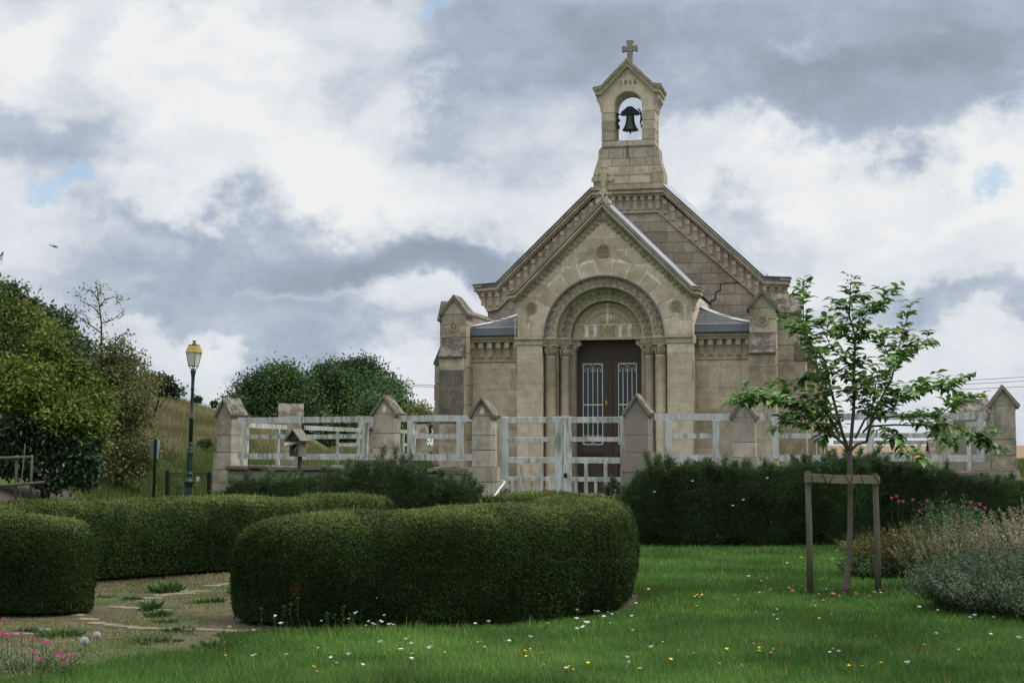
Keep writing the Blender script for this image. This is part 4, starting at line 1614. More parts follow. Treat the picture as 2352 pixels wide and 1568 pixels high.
for k in range(len(lev) - 1):
    z0, z1 = lev[k] + .005, lev[k + 1] - .005
    w0, d0 = prof_at(z0)
    w1, d1 = prof_at(z1)
    n = (1, 3, 5, 4, 5)[k]
    if k == 1:
        cuts = [-1, -.42, .05, .64, 1]
    else:
        cuts = [-1 + 2 * (i + (rnd.uniform(-.2, .2) if 0 < i < n else 0)) / n for i in range(n + 1)]
    for i in range(len(cuts) - 1):
        a, b_ = cuts[i], cuts[i + 1]
        g_ = .006
        rec = .05 if (k == 1 and i in (1, 2)) else 0
        pr = .016
        xa0, xb0, xa1, xb1 = a * w0 + g_, b_ * w0 - g_, a * w1 + g_, b_ * w1 - g_
        if a == -1:
            xa0, xa1 = -w0 - .006, -w1 - .006
        if b_ == 1:
            xb0, xb1 = w0 + .006, w1 + .006
        y0 = YC - d0 - .006 + rec * .0
        y1 = YC - d1 - .006 + rec * .0
        yb = YC + (d0 if (a == -1 or b_ == 1) else -.1)
        mb = MB()
        mb.add([(xa0, y0, z0), (xb0, y0, z0), (xb1, y1, z1), (xa1, y1, z1), (xa0, yb, z0), (xb0, yb, z0), (xb1, yb, z1), (xa1, yb, z1)],
               [(0, 1, 2, 3), (5, 4, 7, 6), (0, 4, 5, 1), (3, 2, 6, 7), (0, 3, 7, 4), (1, 5, 6, 2)])
        mb.build('stone_block', trim if k == 0 else (cream if rec else grey), bb)
mb = MB()
mb.box(-.62, .60, YC - .425, YC - .38, 8.275, 8.305)
mb.box(-.62, .60, YC - .418, YC - .38, 8.055, 8.075)
mb.box(-.62, -.585, YC - .422, YC - .38, 8.075, 8.275)
mb.box(.565, .60, YC - .422, YC - .38, 8.075, 8.275)
mb.build('panel_moulding', trim, bb)
mb = MB()
mb.box(-.045, .0, YC - .352, YC - .30, 8.72, 9.12)
mb.build('weep_slot', M('dark_joint'), bb)

OW = .345
SZ = 9.15
AZ = 10.03
BD = .36
BWD = .67
beltop = lambda x: 11.05 - .99 * abs(x)
mb = MB()
# core: sill, two piers, arch head
mb.box(-BWD + .012, BWD - .012, YC - BD + .012, YC + BD - .012, 9.0, SZ - .012)
for s in (-1, 1):
    a, b_ = sorted((s * (OW + .012), s * (BWD - .012)))
    mb.box(a, b_, YC - BD + .012, YC + BD - .012, SZ, AZ)
n = 20
usx = sorted(set([-BWD + .012, BWD - .012, 0.0] + [OW * math.cos(math.pi * i / n) for i in range(n + 1)]))
for a, b_ in zip(usx[:-1], usx[1:]):
    la = AZ + math.sqrt(max(0, OW * OW - a * a)) if abs(a) < OW else AZ - .01
    lb = AZ + math.sqrt(max(0, OW * OW - b_ * b_)) if abs(b_) < OW else AZ - .01
    ta, tb = beltop(a), beltop(b_)
    y0, y1 = YC - BD + .004, YC + BD - .004
    mb.add([(a, y0, la), (b_, y0, lb), (b_, y0, tb), (a, y0, ta), (a, y1, la), (b_, y1, lb), (b_, y1, tb), (a, y1, ta)],
           [(0, 1, 2, 3), (5, 4, 7, 6), (0, 4, 5, 1), (3, 2, 6, 7)] + ([(0, 3, 7, 4)] if a <= -BWD + .02 else []) + ([(1, 5, 6, 2)] if b_ >= BWD - .02 else []))
bg_ = mb.build('bell_gable', cream, CH)
zz = [SZ, 9.40, 9.64, 9.86, AZ + .02]
for s in (-1, 1):
    for k in range(4):
        a, b_ = sorted((s * OW, s * BWD))
        mb = MB()
        mb.cbox(a, b_, YC - BD, YC + BD, zz[k] + .005, zz[k + 1] - .004, .01, .002)
        mb.build('stone_block', grey if k < 2 else cream, bg_)
cuts = [-BWD, -.30, .12, BWD]
for i in range(3):
    mb = MB()
    mb.cbox(cuts[i] + .005 * (i > 0), cuts[i + 1] - .005 * (i < 2), YC - BD, YC + BD, 9.01, SZ - .003, .01, .002)
    mb.build('stone_block', grey, bg_)
mb = MB()
mb.ring((0, AZ), OW + .015, OW + .05, YC - BD - .012, YC - BD + .02, n=32)
mb.build('arch_moulding', cream, bg_)
BT = [(-.87, 10.50), (-.665, 10.525), (0, 11.19), (.665, 10.525), (.87, 10.50)]
bc = raking('bell_gable_cornice', BT, [(0, .02, .175, -.01), (.02, .07, .16, 0), (.07, .11, .13, .025), (.11, .20, .10, .05)], YC + BD + .16, trim, CH, YC - BD)
for s in (-1, 1):
    mb = MB()
    q = [(s * .66, 9.90), (s * .69, 9.90), (s * .71, 10.04), (s * .76, 10.14), (s * .79, 10.17), (s * .79, 10.32), (s * .66, 10.32)]
    mb.prism(q, YC - BD - .03, YC - BD + .16)
    mb.prism(q, YC - .10, YC + .10)
    mb.prism(q, YC + BD - .16, YC + BD + .03)
    mb.box(*sorted((s * .66, s * .775)), YC - BD - .02, YC + BD + .02, 10.24, 10.34)
    mb.build('bracket', trim, bc)
# date cut in the gable: 1856
cu = bpy.data.curves.new('date_curve', 'FONT')
cu.body = '1856'
cu.size = .17
cu.align_x = 'CENTER'
cu.space_character = 1.35
cu.extrude = .004
cu.resolution_u = 3
to = bpy.data.objects.new('date_tmp', cu)
COL.objects.link(to)
dg = bpy.context.evaluated_depsgraph_get()
me = bpy.data.meshes.new_from_object(to.evaluated_get(dg))
bpy.data.objects.remove(to)
dt = bpy.data.objects.new('date_numerals', me)
COL.objects.link(dt)
me.materials.clear()
me.materials.append(M('trim_stone'))
me.materials[0] = M('dark_joint')
dt.parent = bg_
dt.location = (0.005, YC - BD + .001, 10.55)
dt.rotation_euler = (math.pi / 2, 0, 0)
# stone cross on top
mb = MB()
mb.cbox(-.065, .065, YC - .06, YC + .06, 11.12, 11.46, .012)
cz = 11.54
mb.prism([(-.075, 11.46), (.075, 11.46), (.060, 11.50), (.19, 11.46), (.205, 11.54), (.19, 11.62), (.062, 11.59), (.095, 11.74), (0, 11.75), (-.095, 11.74), (-.062, 11.59), (-.19, 11.62), (-.205, 11.54), (-.19, 11.46), (-.060, 11.50)], YC - .062, YC + .062)
mb.build('gable_cross', M('gatepost_stone'), CH)

# lightning cable draped over the porch
mb = MB()
pts_ = [(2.02, -.05, 5.0), (1.93, -.03, 4.82), (1.985, -.03, 4.4), (2.0, -.03, 4.1), (2.02, -.08, 4.0), (2.0, -.03, 3.6), (2.0, -.02, 3.0)]
mb.tube(pts_, .010, 5)
mb.build('cable', M('cable'), CH)
mb = MB()
mb.tube([(-2.02, -.05, 4.45), (-2.03, -.02, 4.0), (-2.0, -.02, 3.2)], .010, 5)
mb.build('cable', M('cable'), CH)

# ---- the bell, hung in the opening
cs, sn = math.cos(TH), math.sin(TH)
BELL = empty('bell', (2.0518 + sn * YC, 35 + cs * YC, 0), -TH, 'green bronze bell on its dark headstock hanging in the open bell gable', 'bell')
mb = MB()
mb.lathe([(.205, 9.46), (.20, 9.475), (.165, 9.53), (.125, 9.62), (.108, 9.72), (.105, 9.80), (.085, 9.84), (.0, 9.85)], 24)
mb.lathe([(.16, 9.462), (.0, 9.50)], 24)
mb.build('bell_body', M('bronze'), BELL)
mb = MB()
mb.tube([(0, 0, 9.55), (0, 0, 9.42), (0, 0, 9.38)], [.012, .015, .022], 8)
mb.build('clapper', M('black_iron'), BELL)
mb = MB()
mb.prism([(-.22, 9.85), (.22, 9.85), (.22, 9.93), (.10, 10.02), (.06, 10.06), (-.06, 10.06), (-.10, 10.02), (-.22, 9.93)], -.08, .08)
mb.tube([(-.34, 0, 9.88), (.34, 0, 9.88)], .018, 8)
mb.build('headstock', M('black_iron'), BELL)
for s in (-1, 1):
    mb = MB()
    mb.box(s * .30 - .03, s * .30 + .03, -.05, .05, 9.52, 9.60)
    mb.box(s * .325 - .018, s * .325 + .018, -.04, .04, 9.55, 9.92)
    mb.lathe([(.035, 9.70), (.05, 9.73), (.035, 9.76)], 8, (s * .30, 0, 0))
    if s > 0:
        mb.tube([(.20, -.02, 10.0), (.25, -.02, 9.95), (.28, -.02, 9.80), (.26, -.02, 9.62)], .022, 6)
    mb.build('bearing_bracket', M('black_iron'), BELL)
print('chapel blocks', nblk[0])
# ================================================================ ENCLOSURE
wf = M('weathered_white_paint')


def pillar(px, Y, ztop, label, w=.42, d=.46, rz=None, mat_='pillar_stone', zbase=0.0, ridge_turn=False, group='gabled stone pillars of the churchyard fence', worn=False, x=None, hole=False):
    p = at(px, 1000, Y) if x is None else Vector((x, Y, 0))
    rz_ = -TH if rz is None else rz
    t = empty('stone_pillar', (p.x, p.y, zbase), rz_ + (math.pi / 2 if ridge_turn else 0), label, 'pillar', group)
    w, d = w * .92, d * .88
    ww, dd_ = (w, d) if not ridge_turn else (d, w)
    ze = ztop - .34 - zbase      # eaves of the cap
    zz = [0]
    while zz[-1] < ze - .30:
        zz.append(zz[-1] + rnd.choice([.26, .30, .34]))
    zz[-1] = ze
    for k in range(len(zz) - 1):
        e = .05 if zz[k] + zbase < 1.25 - .12 else 0
        mb = MB()
        mb.cbox(-ww / 2 - e, ww / 2 + e, -dd_ / 2 - e, dd_ / 2 + e, zz[k] + .0015, zz[k + 1] - .0015, .006, .003)
        mb.build('stone_block', M(mat_), t)
    mb = MB()
    mb.box(-ww / 2 + .009, ww / 2 - .009, -dd_ / 2 + .009, dd_ / 2 - .009, 0, ze)
    mb.build('pillar_core', M('mortar_grey'), t)
    mb = MB()
    mb.prism([(-ww / 2, ze), (ww / 2, ze), (0, ze + .29)], -dd_ / 2 + .005, dd_ / 2 - .005)
    mb.build('cap_gable', M(mat_), t)
    for s in (-1, 1):
        mb = MB()
        hw = ww / 2 + .055
        n = 5
        top = [(0, ze + .34), (s * hw, ze + .005)]
        bot = [(0, ze + .275), (s * (hw - .03), ze - .055)]
        # slightly wavering slab
        vs, fs = [], []
        for i in range(n + 1):
            yy = (-dd_ / 2 - .05) + (dd_ + .10) * i / n
            w1, w2 = rnd.uniform(-.010, .010), rnd.uniform(-.012, .012)
            if worn:
                w1, w2 = w1 * 3.2, w2 * 3
            vs += [(top[0][0], yy, top[0][1] + w1), (top[1][0] + w2, yy, top[1][1] + w1 * .5), (bot[1][0] + w2, yy, bot[1][1]), (bot[0][0], yy, bot[0][1])]
        for i in range(n):
            for k in range(4):
                k2 = (k + 1) % 4
                fs.append((4 * i + k, 4 * i + 4 + k, 4 * i + 4 + k2, 4 * i + k2))
        fs += [(0, 1, 2, 3), (4 * n + 3, 4 * n + 2, 4 * n + 1, 4 * n)]
        mb.add(vs, fs)
        mb.build('cap_slab', M('coping_stone'), t)
    if hole:
        mb = MB()
        mb.prism([(-.045, ze + .05), (.03, ze + .02), (.06, ze + .12), (.0, ze + .17)], -dd_ / 2 - .006, -dd_ / 2 + .03)
        mb.build('broken_patch', M('mortar'), t)
    return t


pillar(530, 31.4, 2.52, 'leftmost stone fence pillar with a lichen speckled gabled cap', w=.42, d=.44, zbase=.2, rz=-.58)
pillar(889, 28.9, 2.50, 'stone fence pillar with pockmarked gable between the left white rails', w=.44, d=.46, hole=True)
pillar(1113, 27.85, 2.44, 'pale stone gate pillar on the left of the white gate with pale patch in its gable', w=.385, d=.48, hole=True, mat_='pillar_stone')
pillar(1466, 27.05, 2.47, 'dark grey stone gate pillar on the right of the white gate', w=.45, d=.46, mat_='gatepost_stone')
pillar(1710, 26.75, 2.40, 'stone fence pillar half hidden by the apple tree leaves', w=.42, d=.46, mat_='pillar_stone')
pillar(2303, 26.2, 2.58, 'crumbling stone pillar with a broken cap at the right end of the fence', w=.43, d=.46, worn=True, mat_='pillar_stone')
# pillars along the rear and side runs of the fence
pillar(668, 34.8, 2.50, 'stone pillar behind the bird house with its lichen roof turned sideways', w=.50, d=.42, ridge_turn=True, zbase=.8, rz=0.15)
pillar(846, 41.5, 2.35, 'rear stone pillar half hidden behind the pockmarked pillar', w=.50, d=.5, ridge_turn=True, zbase=.8, rz=0.1)
pillar(963, 48, 2.22, 'small far stone pillar beside the left corner of the chapel', w=.50, d=.42, ridge_turn=True, zbase=.8, rz=0.1)
pillar(2231, 30.0, 2.47, 'squat stone pillar with a flat lichen covered cap behind the right fence end', w=.62, d=.5, ridge_turn=True, zbase=.8, mat_='gatepost_stone', rz=0)
pillar(2178, 36.5, 2.16, 'second pillar of the right side fence, seen between rail and apple branch', w=.50, d=.42, ridge_turn=True, zbase=.7, rz=0)
pillar(2150, 46, 1.75, 'farthest pillar of the right side fence against the brown field', w=.45, d=.42, ridge_turn=True, zbase=.5, rz=0)


# low wall below the rails with uneven coping stones
def low_wall(p0, p1, ztop, label):
    d = Vector((p1[0] - p0[0], p1[1] - p0[1], 0))
    L = d.length
    t = empty('low_wall', (p0[0], p0[1], 0), math.atan2(d.y, d.x), label, 'low wall', 'low stone walls under the white rails')
    mb = MB()
    mb.box(0, L, -.10, .12, 0, ztop - .09)
    mb.build('wall_core', M('mortar_grey'), t)
    for k in range(4):
        z0, z1 = ztop - .09 - .27 * (k + 1), ztop - .09 - .27 * k
        u = 0
        while u < L - .05:
            w = min(rnd.uniform(.35, .7), L - u)
            mb = MB()
            mb.cbox(u + .006, u + w - .006, -.125, .10, max(0, z0) + .006, z1 - .006, .015, .004)
            mb.build('stone_block', M('gatepost_stone'), t)
            u += w
    u = 0
    while u < L - .05:
        w = min(rnd.uniform(.45, .85), L - u)
        dz = rnd.uniform(-.02, .025)
        mb = MB()
        mb.cbox(u + .004, u + w - .004, -.20, .20, ztop - .085 + dz, ztop + dz, .018, .014)
        mb.build('coping_slab', M('coping_stone'), t)
        u += w
    return t


low_wall((-5.55, 31.1), (-2.32, 28.95), 1.19, 'low dark walling under the leftmost white rails')
low_wall((-1.88, 28.65), (-.50, 27.95), 1.17, 'short low wall between the pockmarked pillar and the gate pillar')
low_wall((2.50, 27.0), (3.85, 26.85), 1.10, 'low wall behind the dark shrubs right of the gate')
low_wall((4.25, 26.75), (8.0, 26.25), 1.15, 'low wall with pale coping stones below the rightmost white rails')


def rail_panel(a, b_, label, rails=((2.125, .10), (1.79, .085), (1.42, .10)), posts=(.08, .92), group='white railing panels of the churchyard fence', th=.045, name='white_railing', postw=.115, zoff0=0, zoff1=0, foot=None):
    """a, b_: plan points of the two ends; rails are (top height, width of the board)"""
    d = Vector((b_[0] - a[0], b_[1] - a[1], 0))
    L = d.length
    t = empty(name, (a[0], a[1], 0), math.atan2(d.y, d.x), label, 'railing', group)
    for k, (zt, h) in enumerate(rails):
        mb = MB()
        u0, u1 = (0, L) if k != 1 else (posts[0] * L, posts[-1] * L)
        n = 6
        vs, fs = [], []
        for i in range(n + 1):
            u = u0 + (u1 - u0) * i / n
            so = zoff0 + (zoff1 - zoff0) * u / L + rnd.uniform(-.004, .004)
            y0 = -th / 2 - (.006 if k != 1 else -.004)
            y1 = th / 2
            vs += [(u, y0, zt - h + so), (u, y0, zt + so), (u, y1, zt + so), (u, y1, zt - h + so)]
        for i in range(n):
            for q in range(4):
                q2 = (q + 1) % 4
                fs.append((4 * i + q, 4 * i + q2, 4 * i + 4 + q2, 4 * i + 4 + q))
        fs += [(0, 3, 2, 1), (4 * n, 4 * n + 1, 4 * n + 2, 4 * n + 3)]
        mb.add(vs, fs)
        mb.build('rail', wf, t)
    zt, zb = rails[0][0] - rails[0][1], rails[-1][0] - rails[-1][1] * (.6)
    if foot is not None:
        zb = foot
    for u in posts:
        mb = MB()
        so = zoff0 + (zoff1 - zoff0) * u
        mb.cbox(u * L - postw / 2, u * L + postw / 2, -th / 2 - .012, th / 2 + .012, zb + so, zt + so + .002, .005)
        mb.build('post', wf, t)
    return t


RB = ((2.125, .115), (1.79, .085), (1.425, .115))
pA = at(548, 1000, 30.9)
pB = at(862, 1000, 29.2)
rail_panel((pA.x, pA.y), (pB.x, pB.y), 'longest left railing panel, stained green, behind the bird house', RB, (.055, .93))
pA = at(917, 1000, 28.75)
pB = at(1086, 1000, 28.05)
rail_panel((pA.x, pA.y), (pB.x, pB.y), 'short white railing panel left of the gate', RB, (.16, .83))
pA = at(1503, 1000, 27.0)
pB = at(1690, 1000, 26.85)
rail_panel((pA.x, pA.y), (pB.x, pB.y), 'white railing panel just right of the grey gate pillar', RB, (.17, .76))
pA = at(1744, 1000, 26.75)
pB = at(2276, 1000, 26.2)
rail_panel((pA.x, pA.y), (pB.x, pB.y), 'longest right railing panel behind the apple tree', RB, (.07, .485, .955))
# rear run on the left, receding; then beside the chapel; then the right side run
RC = ((2.02, .10), (1.63, .08))
pA = at(560, 1000, 32.4)
pB = at(657, 1000, 34.6)
rail_panel((pA.x, pA.y), (pB.x, pB.y), 'side railing seen between the leftmost pillar and the bird house', RC, (.80,), th=.04, postw=.09, foot=1.0, zoff0=.03)
pA = at(700, 1000, 35.3)
pB = at(828, 1000, 41.0)
rail_panel((pA.x, pA.y), (pB.x, pB.y), 'rear railing receding behind the longest left panel', RC, (.55, .95), th=.04, postw=.09, foot=1.0)
pA = at(868, 1000, 42.5)
pB = at(958, 1000, 47.5)
rail_panel((pA.x, pA.y), (pB.x, pB.y), 'far railing glimpsed through the short panel left of the gate', RC, (.62, .93), th=.04, postw=.09, foot=1.0)
pA = at(1915, 1000, 52)
pB = at(2146, 1000, 48)
rail_panel((pA.x, pA.y), (pB.x, pB.y), 'rear railing low in front of the brown field', ((1.72, .12), (1.36, .10)), (.40, .86), th=.04, postw=.12, foot=.9)
pA = at(2190, 1000, 31.2)
pB = at(2262, 1000, 28.0)
rail_panel((pA.x, pA.y), (pB.x, pB.y), 'side railing seen just left of the crumbling pillar', ((2.02, .10), (1.60, .09)), (.5,), th=.04, postw=.11, foot=.95)

# ---- double gate
gA = at(1152, 1000, 27.72)
gB = at(1438, 1000, 27.12)
gd = Vector((gB.x - gA.x, gB.y - gA.y, 0))
GL_ = gd.length
gate = empty('white_gate', (gA.x, gA.y, 0), math.atan2(gd.y, gd.x), 'double leaf white wooden gate of flat bars between two stone pillars', 'gate')
H = GL_ / 2 - .004
for s in (0, 1):
    off = 0 if s == 0 else GL_ / 2 + .004
    gl = empty('gate_leaf', (off, 0, 0), 0)
    gl.parent = gate
    z1, z0 = 2.08, .50
    sw = .115
    for (u0, u1, w_) in ((0, .115, .0), (H - .14, H, 0)) if s == 0 else ((0, .14, 0), (H - .10, H, 0)):
        mb = MB()
        mb.cbox(u0, u1, -.030, .030, z0, z1 + .005, .006)
        mb.build('stile', wf, gl)
    ua, ub = (.115, H - .14) if s == 0 else (.14, H - .10)
    for (zt, h) in ((2.075, .105), (1.725, .080), (1.375, .105), (1.035, .080), (.62, .11)):
        mb = MB()
        mb.cbox(ua, ub, -.022, .022, zt - h, zt, .004)
        mb.build('gate_rail', wf, gl)
    n = 5
    for k in range(n):
        u = ua + (ub - ua) * (k + .5 + (.0)) / n
        long_ = k in (1, 3)
        mb = MB()
        wd = .036 if not long_ else .048
        mb.cbox(u - wd / 2 - .006, u + wd / 2 + .006, -.026 if long_ else -.024, .018, .56, (1.27 if long_ else .955), .004)
        mb.build('picket', wf, gl)
    if s == 1:
        mb = MB()
        mb.box(.015, .075, -.036, -.029, 1.02, 1.10)
        mb.build('lock_plate', M('black_iron'), gl)
a = at(1160, 1106, 27.45)
b_ = at(1126, 1152, 26.6)
mb = MB()
mb.tube([at(1150, 1104, 27.5), a, b_], .017, 8)
tag(mb.build('metal_rod', M('white_iron')), 'thin white metal rod leaning down from the left edge of the gate', 'rod')

# ---- bird house on its post
BY = 28.75
bp = at(683, 1000, BY)
bh = empty('bird_house', (bp.x, bp.y, 0), -.42, 'weathered grey wooden nest box with a pipe poking out of its broken front', 'bird house')
gw_ = M('grey_wood')
zb = 1.38
mb = MB()
mb.box(-.11, -.095, -.10, .12, zb, zb + .33)
mb.build('left_side_board', gw_, bh)
mb = MB()
mb.box(.095, .11, -.12, .12, zb - .0, zb + .33)
mb.build('right_side_board', gw_, bh)
mb = MB()
mb.box(-.095, .095, .105, .12, zb, zb + .40)
mb.build('back_board', M('dark_wood'), bh)
mb = MB()
mb.box(-.095, .095, -.10, .105, zb, zb + .015)
mb.build('floor_board', gw_, bh)
mb = MB()
mb.prism([(-.12, zb + .30), (.12, zb + .30), (0, zb + .46)], -.115, -.10)
mb.build('gable_board', M('dark_wood'), bh)
mb = MB()
mb.prism([(-.09, zb + .02), (.09, zb + .02), (.09, zb + .18), (.02, zb + .10), (-.04, zb + .05)], -.112, -.098)
mb.build('broken_front_board', M('dark_wood'), bh)
mb = MB()
mb.prism([(-.015, zb + .12), (.06, zb + .22), (.02, zb + .02), (-.02, zb + .02)], -.09, -.082)
mb.build('loose_board', gw_, bh)
for s in (-1, 1):
    mb = MB()
    mb.prism([(0, zb + .50), (s * .185, zb + .285), (s * .170, zb + .275), (0, zb + .47)], -.17, .16)
    mb.build('roof_board', gw_, bh)
mb = MB()
mb.box(.0, .06, .02, .08, .0, zb)
mb.build('post', M('dark_wood'), bh)
a, b_ = Vector((-.17, -.17, zb + .20)), Vector((.02, .05, zb + .27))
mb = MB()
ax = (b_ - a).normalized()
mb.tube([a, b_], .038, 14, False)
mb.tube([a + ax * .002, b_], .033, 14, False)
mb.build('plastic_tube', M('plastic_pipe'), bh)

# ---- street lamp
LY = 32.0
lb = at(433, 1131, LY)
lt = at(444, 850, LY)
zg = .25
axis = (lt - lb).normalized()
tilt = math.atan2(axis.x, axis.z)
foot = lb - axis * ((lb.z - zg) / axis.z)
lamp = empty('street_lamp', foot, 0, 'dark green cast iron street lamp with a yellow topped four sided lantern, leaning slightly', 'street lamp', rot=(0, tilt, 0))
hp = (lt - foot).length
h0 = (lb - foot).length
mb = MB()
k = .0089
mb.lathe([(0.0680, 0), (0.0680, h0 - .02), (0.0714, h0 + .02), (0.0680, h0 + .09), (0.0646, h0 + .10), (0.0782, h0 + .13), (0.0952, h0 + .20), (0.1054, h0 + .215), (0.1054, h0 + .235), (0.0748, h0 + .26),
          (0.0646, h0 + .31), (0.0578, h0 + .36), (0.0680, h0 + .37), (0.0680, h0 + .39), (0.0476, h0 + .40), (0.0612, h0 + .46), (0.0646, h0 + .60), (0.0544, h0 + .72), (0.0612, h0 + .76), (0.0666, h0 + .80), (0.0612, h0 + .835), (0.0476, h0 + .85),
          (0.0530, h0 + .87), (0.0530, h0 + .90), (0.0428, h0 + .91), (0.0462, h0 + .96), (0.0476, h0 + 1.0), (0.0408, h0 + 1.02)], 20)
mb.build('ornate_base', M('green_paint'), lamp)
mb = MB()
mb.lathe([(0.0422, h0 + .98), (0.0394, h0 + 1.50), (0.0449, h0 + 1.505), (0.0449, h0 + 1.53), (0.0354, h0 + 1.54), (0.0313, hp - .42), (0.0367, hp - .415), (0.0367, hp - .36), (0.0340, hp - .35), (0.0340, hp - .26), (0.0374, hp - .14), (0.0510, hp - .06), (0.0578, hp - .03), (0.0578, hp), (0.0204, hp + .03)], 16)
mb.build('pole', M('green_paint'), lamp)
ln = empty('lantern', (0, 0, 0), math.radians(-22))
ln.parent = lamp
z0 = hp + .085
z1 = z0 + .285
r0, r1 = .070, .113
g1 = .136
mb = MB()
vs = [(sx_ * r0, sy_ * r0, z0) for sx_, sy_ in ((-1, -1), (1, -1), (1, 1), (-1, 1))] + [(sx_ * r1, sy_ * r1, z1) for sx_, sy_ in ((-1, -1), (1, -1), (1, 1), (-1, 1))]
mb.add(vs, [(0, 1, 5, 4), (1, 2, 6, 5), (2, 3, 7, 6), (3, 0, 4, 7), (0, 3, 2, 1)])
mb.build('lantern_glass', M('lantern_glass'), ln)
mb = MB()
for q in range(4):
    a, b_ = Vector(vs[q]), Vector(vs[q + 4])
    mb.tube([a, b_], .009, 4)
    mb.tube([Vector(vs[q]), Vector(vs[(q + 1) % 4])], .010, 4)
    mb.tube([Vector(vs[q + 4]), Vector(vs[(q + 1) % 4 + 4])], .008, 4)
    c_ = Vector((a.x * .12, a.y * .12, hp))
    mb.tube([c_, Vector((a.x * .75, a.y * .75, hp + .05)), Vector((a.x * .95, a.y * .95, z0))], .009, 5)
mb.build('lantern_frame', M('rusty_cap'), ln)
mb = MB()
pts_ = [(g1, z1), (.122, z1 + .012), (.107, z1 + .06), (.084, z1 + .135), (.080, z1 + .14)]
vs, fs = [], []
for r, z in pts_:
    vs += [(-r, -r, z), (r, -r, z), (r, r, z), (-r, r, z)]
for i in range(len(pts_) - 1):
    for q in range(4):
        fs.append((4 * i + q, 4 * i + (q + 1) % 4, 4 * i + 4 + (q + 1) % 4, 4 * i + 4 + q))
n4 = 4 * (len(pts_) - 1)
fs += [(n4, n4 + 1, n4 + 2, n4 + 3), (3, 2, 1, 0)]
mb.add(vs, fs)
mb.build('lantern_roof', M('yellow_metal'), ln)
mb = MB()
mb.box(-.088, .088, -.088, .088, z1 + .14, z1 + .150)
mb.lathe([(.065, z1 + .15), (.036, z1 + .18), (.025, z1 + .20), (.024, z1 + .215), (.045, z1 + .225), (.042, z1 + .236), (0, z1 + .24)], 16)
mb.build('lantern_chimney', M('rusty_cap'), ln)

# ---- road sign seen from the back
SY = 31.0
sb_ = at(352, 1133, SY)
stp = at(356, 1007, SY)
sg = empty('road_sign', (sb_.x, SY, .2), 0, 'narrow green backed sign on a dark post left of the street lamp', 'sign', rot=(0, math.radians(1.2), 0))
mb = MB()
mb.lathe([(.032, 0), (.030, stp.z - .22), (.034, stp.z - .215), (.034, stp.z - .2)], 12)
mb.build('post', M('green_paint'), sg)
for (x0_, ang, w_) in ((-.01, 2.35, .16), (.01, 1.0, .09)):
    mb = MB()
    zt = stp.z - .2 - .035
    c_, s_ = math.cos(ang), math.sin(ang)
    z0_, z1_ = zt - .36, zt
    def pp(u, v, z):
        return (x0_ + u * c_ - v * s_, .03 + u * s_ * .5 + v * c_, z)
    vs = [pp(0, -.008, z0_), pp(w_, -.008, z0_), pp(w_, .008, z0_), pp(0, .008, z0_), pp(0, -.008, z1_), pp(w_, -.008, z1_), pp(w_, .008, z1_), pp(0, .008, z1_)]
    mb.add(vs, [(0, 3, 2, 1), (4, 5, 6, 7), (0, 1, 5, 4), (1, 2, 6, 5), (2, 3, 7, 6), (3, 0, 4, 7)])
    # folded rim
    for z in (z0_, z1_):
        mb.tube([pp(0, .0, z), pp(w_, .0, z)], .008, 4)
    mb.tube([pp(w_, 0, z0_), pp(w_, 0, z1_)], .010, 5)
    mb.build('sign_panel', M('teal_sign_back'), sg)

# ---- dark green mesh fence by the path
GY = 33.0
ga, gb = at(384, 1100, GY), at(481, 1100, GY)
mf = empty('mesh_fence', (ga.x, GY, 0), 0, 'short dark green wire mesh fence between two square posts behind the lamp', 'fence')
Lm = gb.x - ga.x
zt = at(384, 1086, GY).z
for u in (0, Lm):
    mb = MB()
    mb.box(u - .035, u + .035, -.03, .03, .2, zt + (.06 if u == 0 else .02))
    mb.build('post', M('dark_green_paint'), mf)
for k in range(16):
    u = .05 + (Lm - .1) * k / 15
    mb = MB()
    mb.box(u - .0055, u + .0055, -.006, .006, .25, zt)
    mb.build('wire', M('dark_green_paint'), mf)
for z in (zt, zt - .05, zt - .30, zt - .55):
    mb = MB()
    mb.box(.03, Lm - .03, -.008, .008, z - .006, z + .006)
    mb.build('cross_wire', M('dark_green_paint'), mf)
for dx in (0, .035):
    mb = MB()
    mb.box(Lm * .70 + dx, Lm * .70 + dx + .02, -.012, -.008, zt - .17, zt - .07)
    mb.build('white_tag', M('white_petal'), mf)

# ---- rustic rail fence by the bushes on the left
WY = 27.5
wfn = empty('rustic_fence', (at(0, 1100, WY).x - .8, WY, 0), 0, 'grey rustic pole and rail fence under the bushes at the left edge', 'fence')
x0_ = wfn.location.x
for (px, ya, yb, r) in ((37, 1045, 1148, .032), (72, 1044, 1122, .028)):
    a, b_ = at(px, ya, WY), at(px - 4, yb, WY)
    mb = MB()
    mb.tube([(a.x - x0_, .04, a.z), (b_.x - x0_, .04, b_.z - .3)], r * .8, 7)
    mb.build('post', M('old_rail_wood'), wfn)
for (ya, yb, pb) in ((1052, 1049, 72), (1118, 1107, 101)):
    a, b_ = at(-60, ya, WY), at(pb, yb, WY)
    mb = MB()
    mb.tube([(a.x - x0_, 0, a.z), ((a.x + b_.x) / 2 - x0_, .01, (a.z + b_.z) / 2 - .01), (b_.x - x0_, 0, b_.z)], [.034, .030, .024], 7)
    mb.build('rail', M('old_rail_wood'), wfn)
a, b_ = at(58, 1018, WY - .2), at(46, 1140, WY - .2)
mb = MB()
mb.tube([a, b_, b_ + (b_ - a) * .2], .009, 6)
tag(mb.build('thin_pole', M('old_rail_wood')), 'thin pale pole leaning against the rustic fence at the left edge', 'pole')

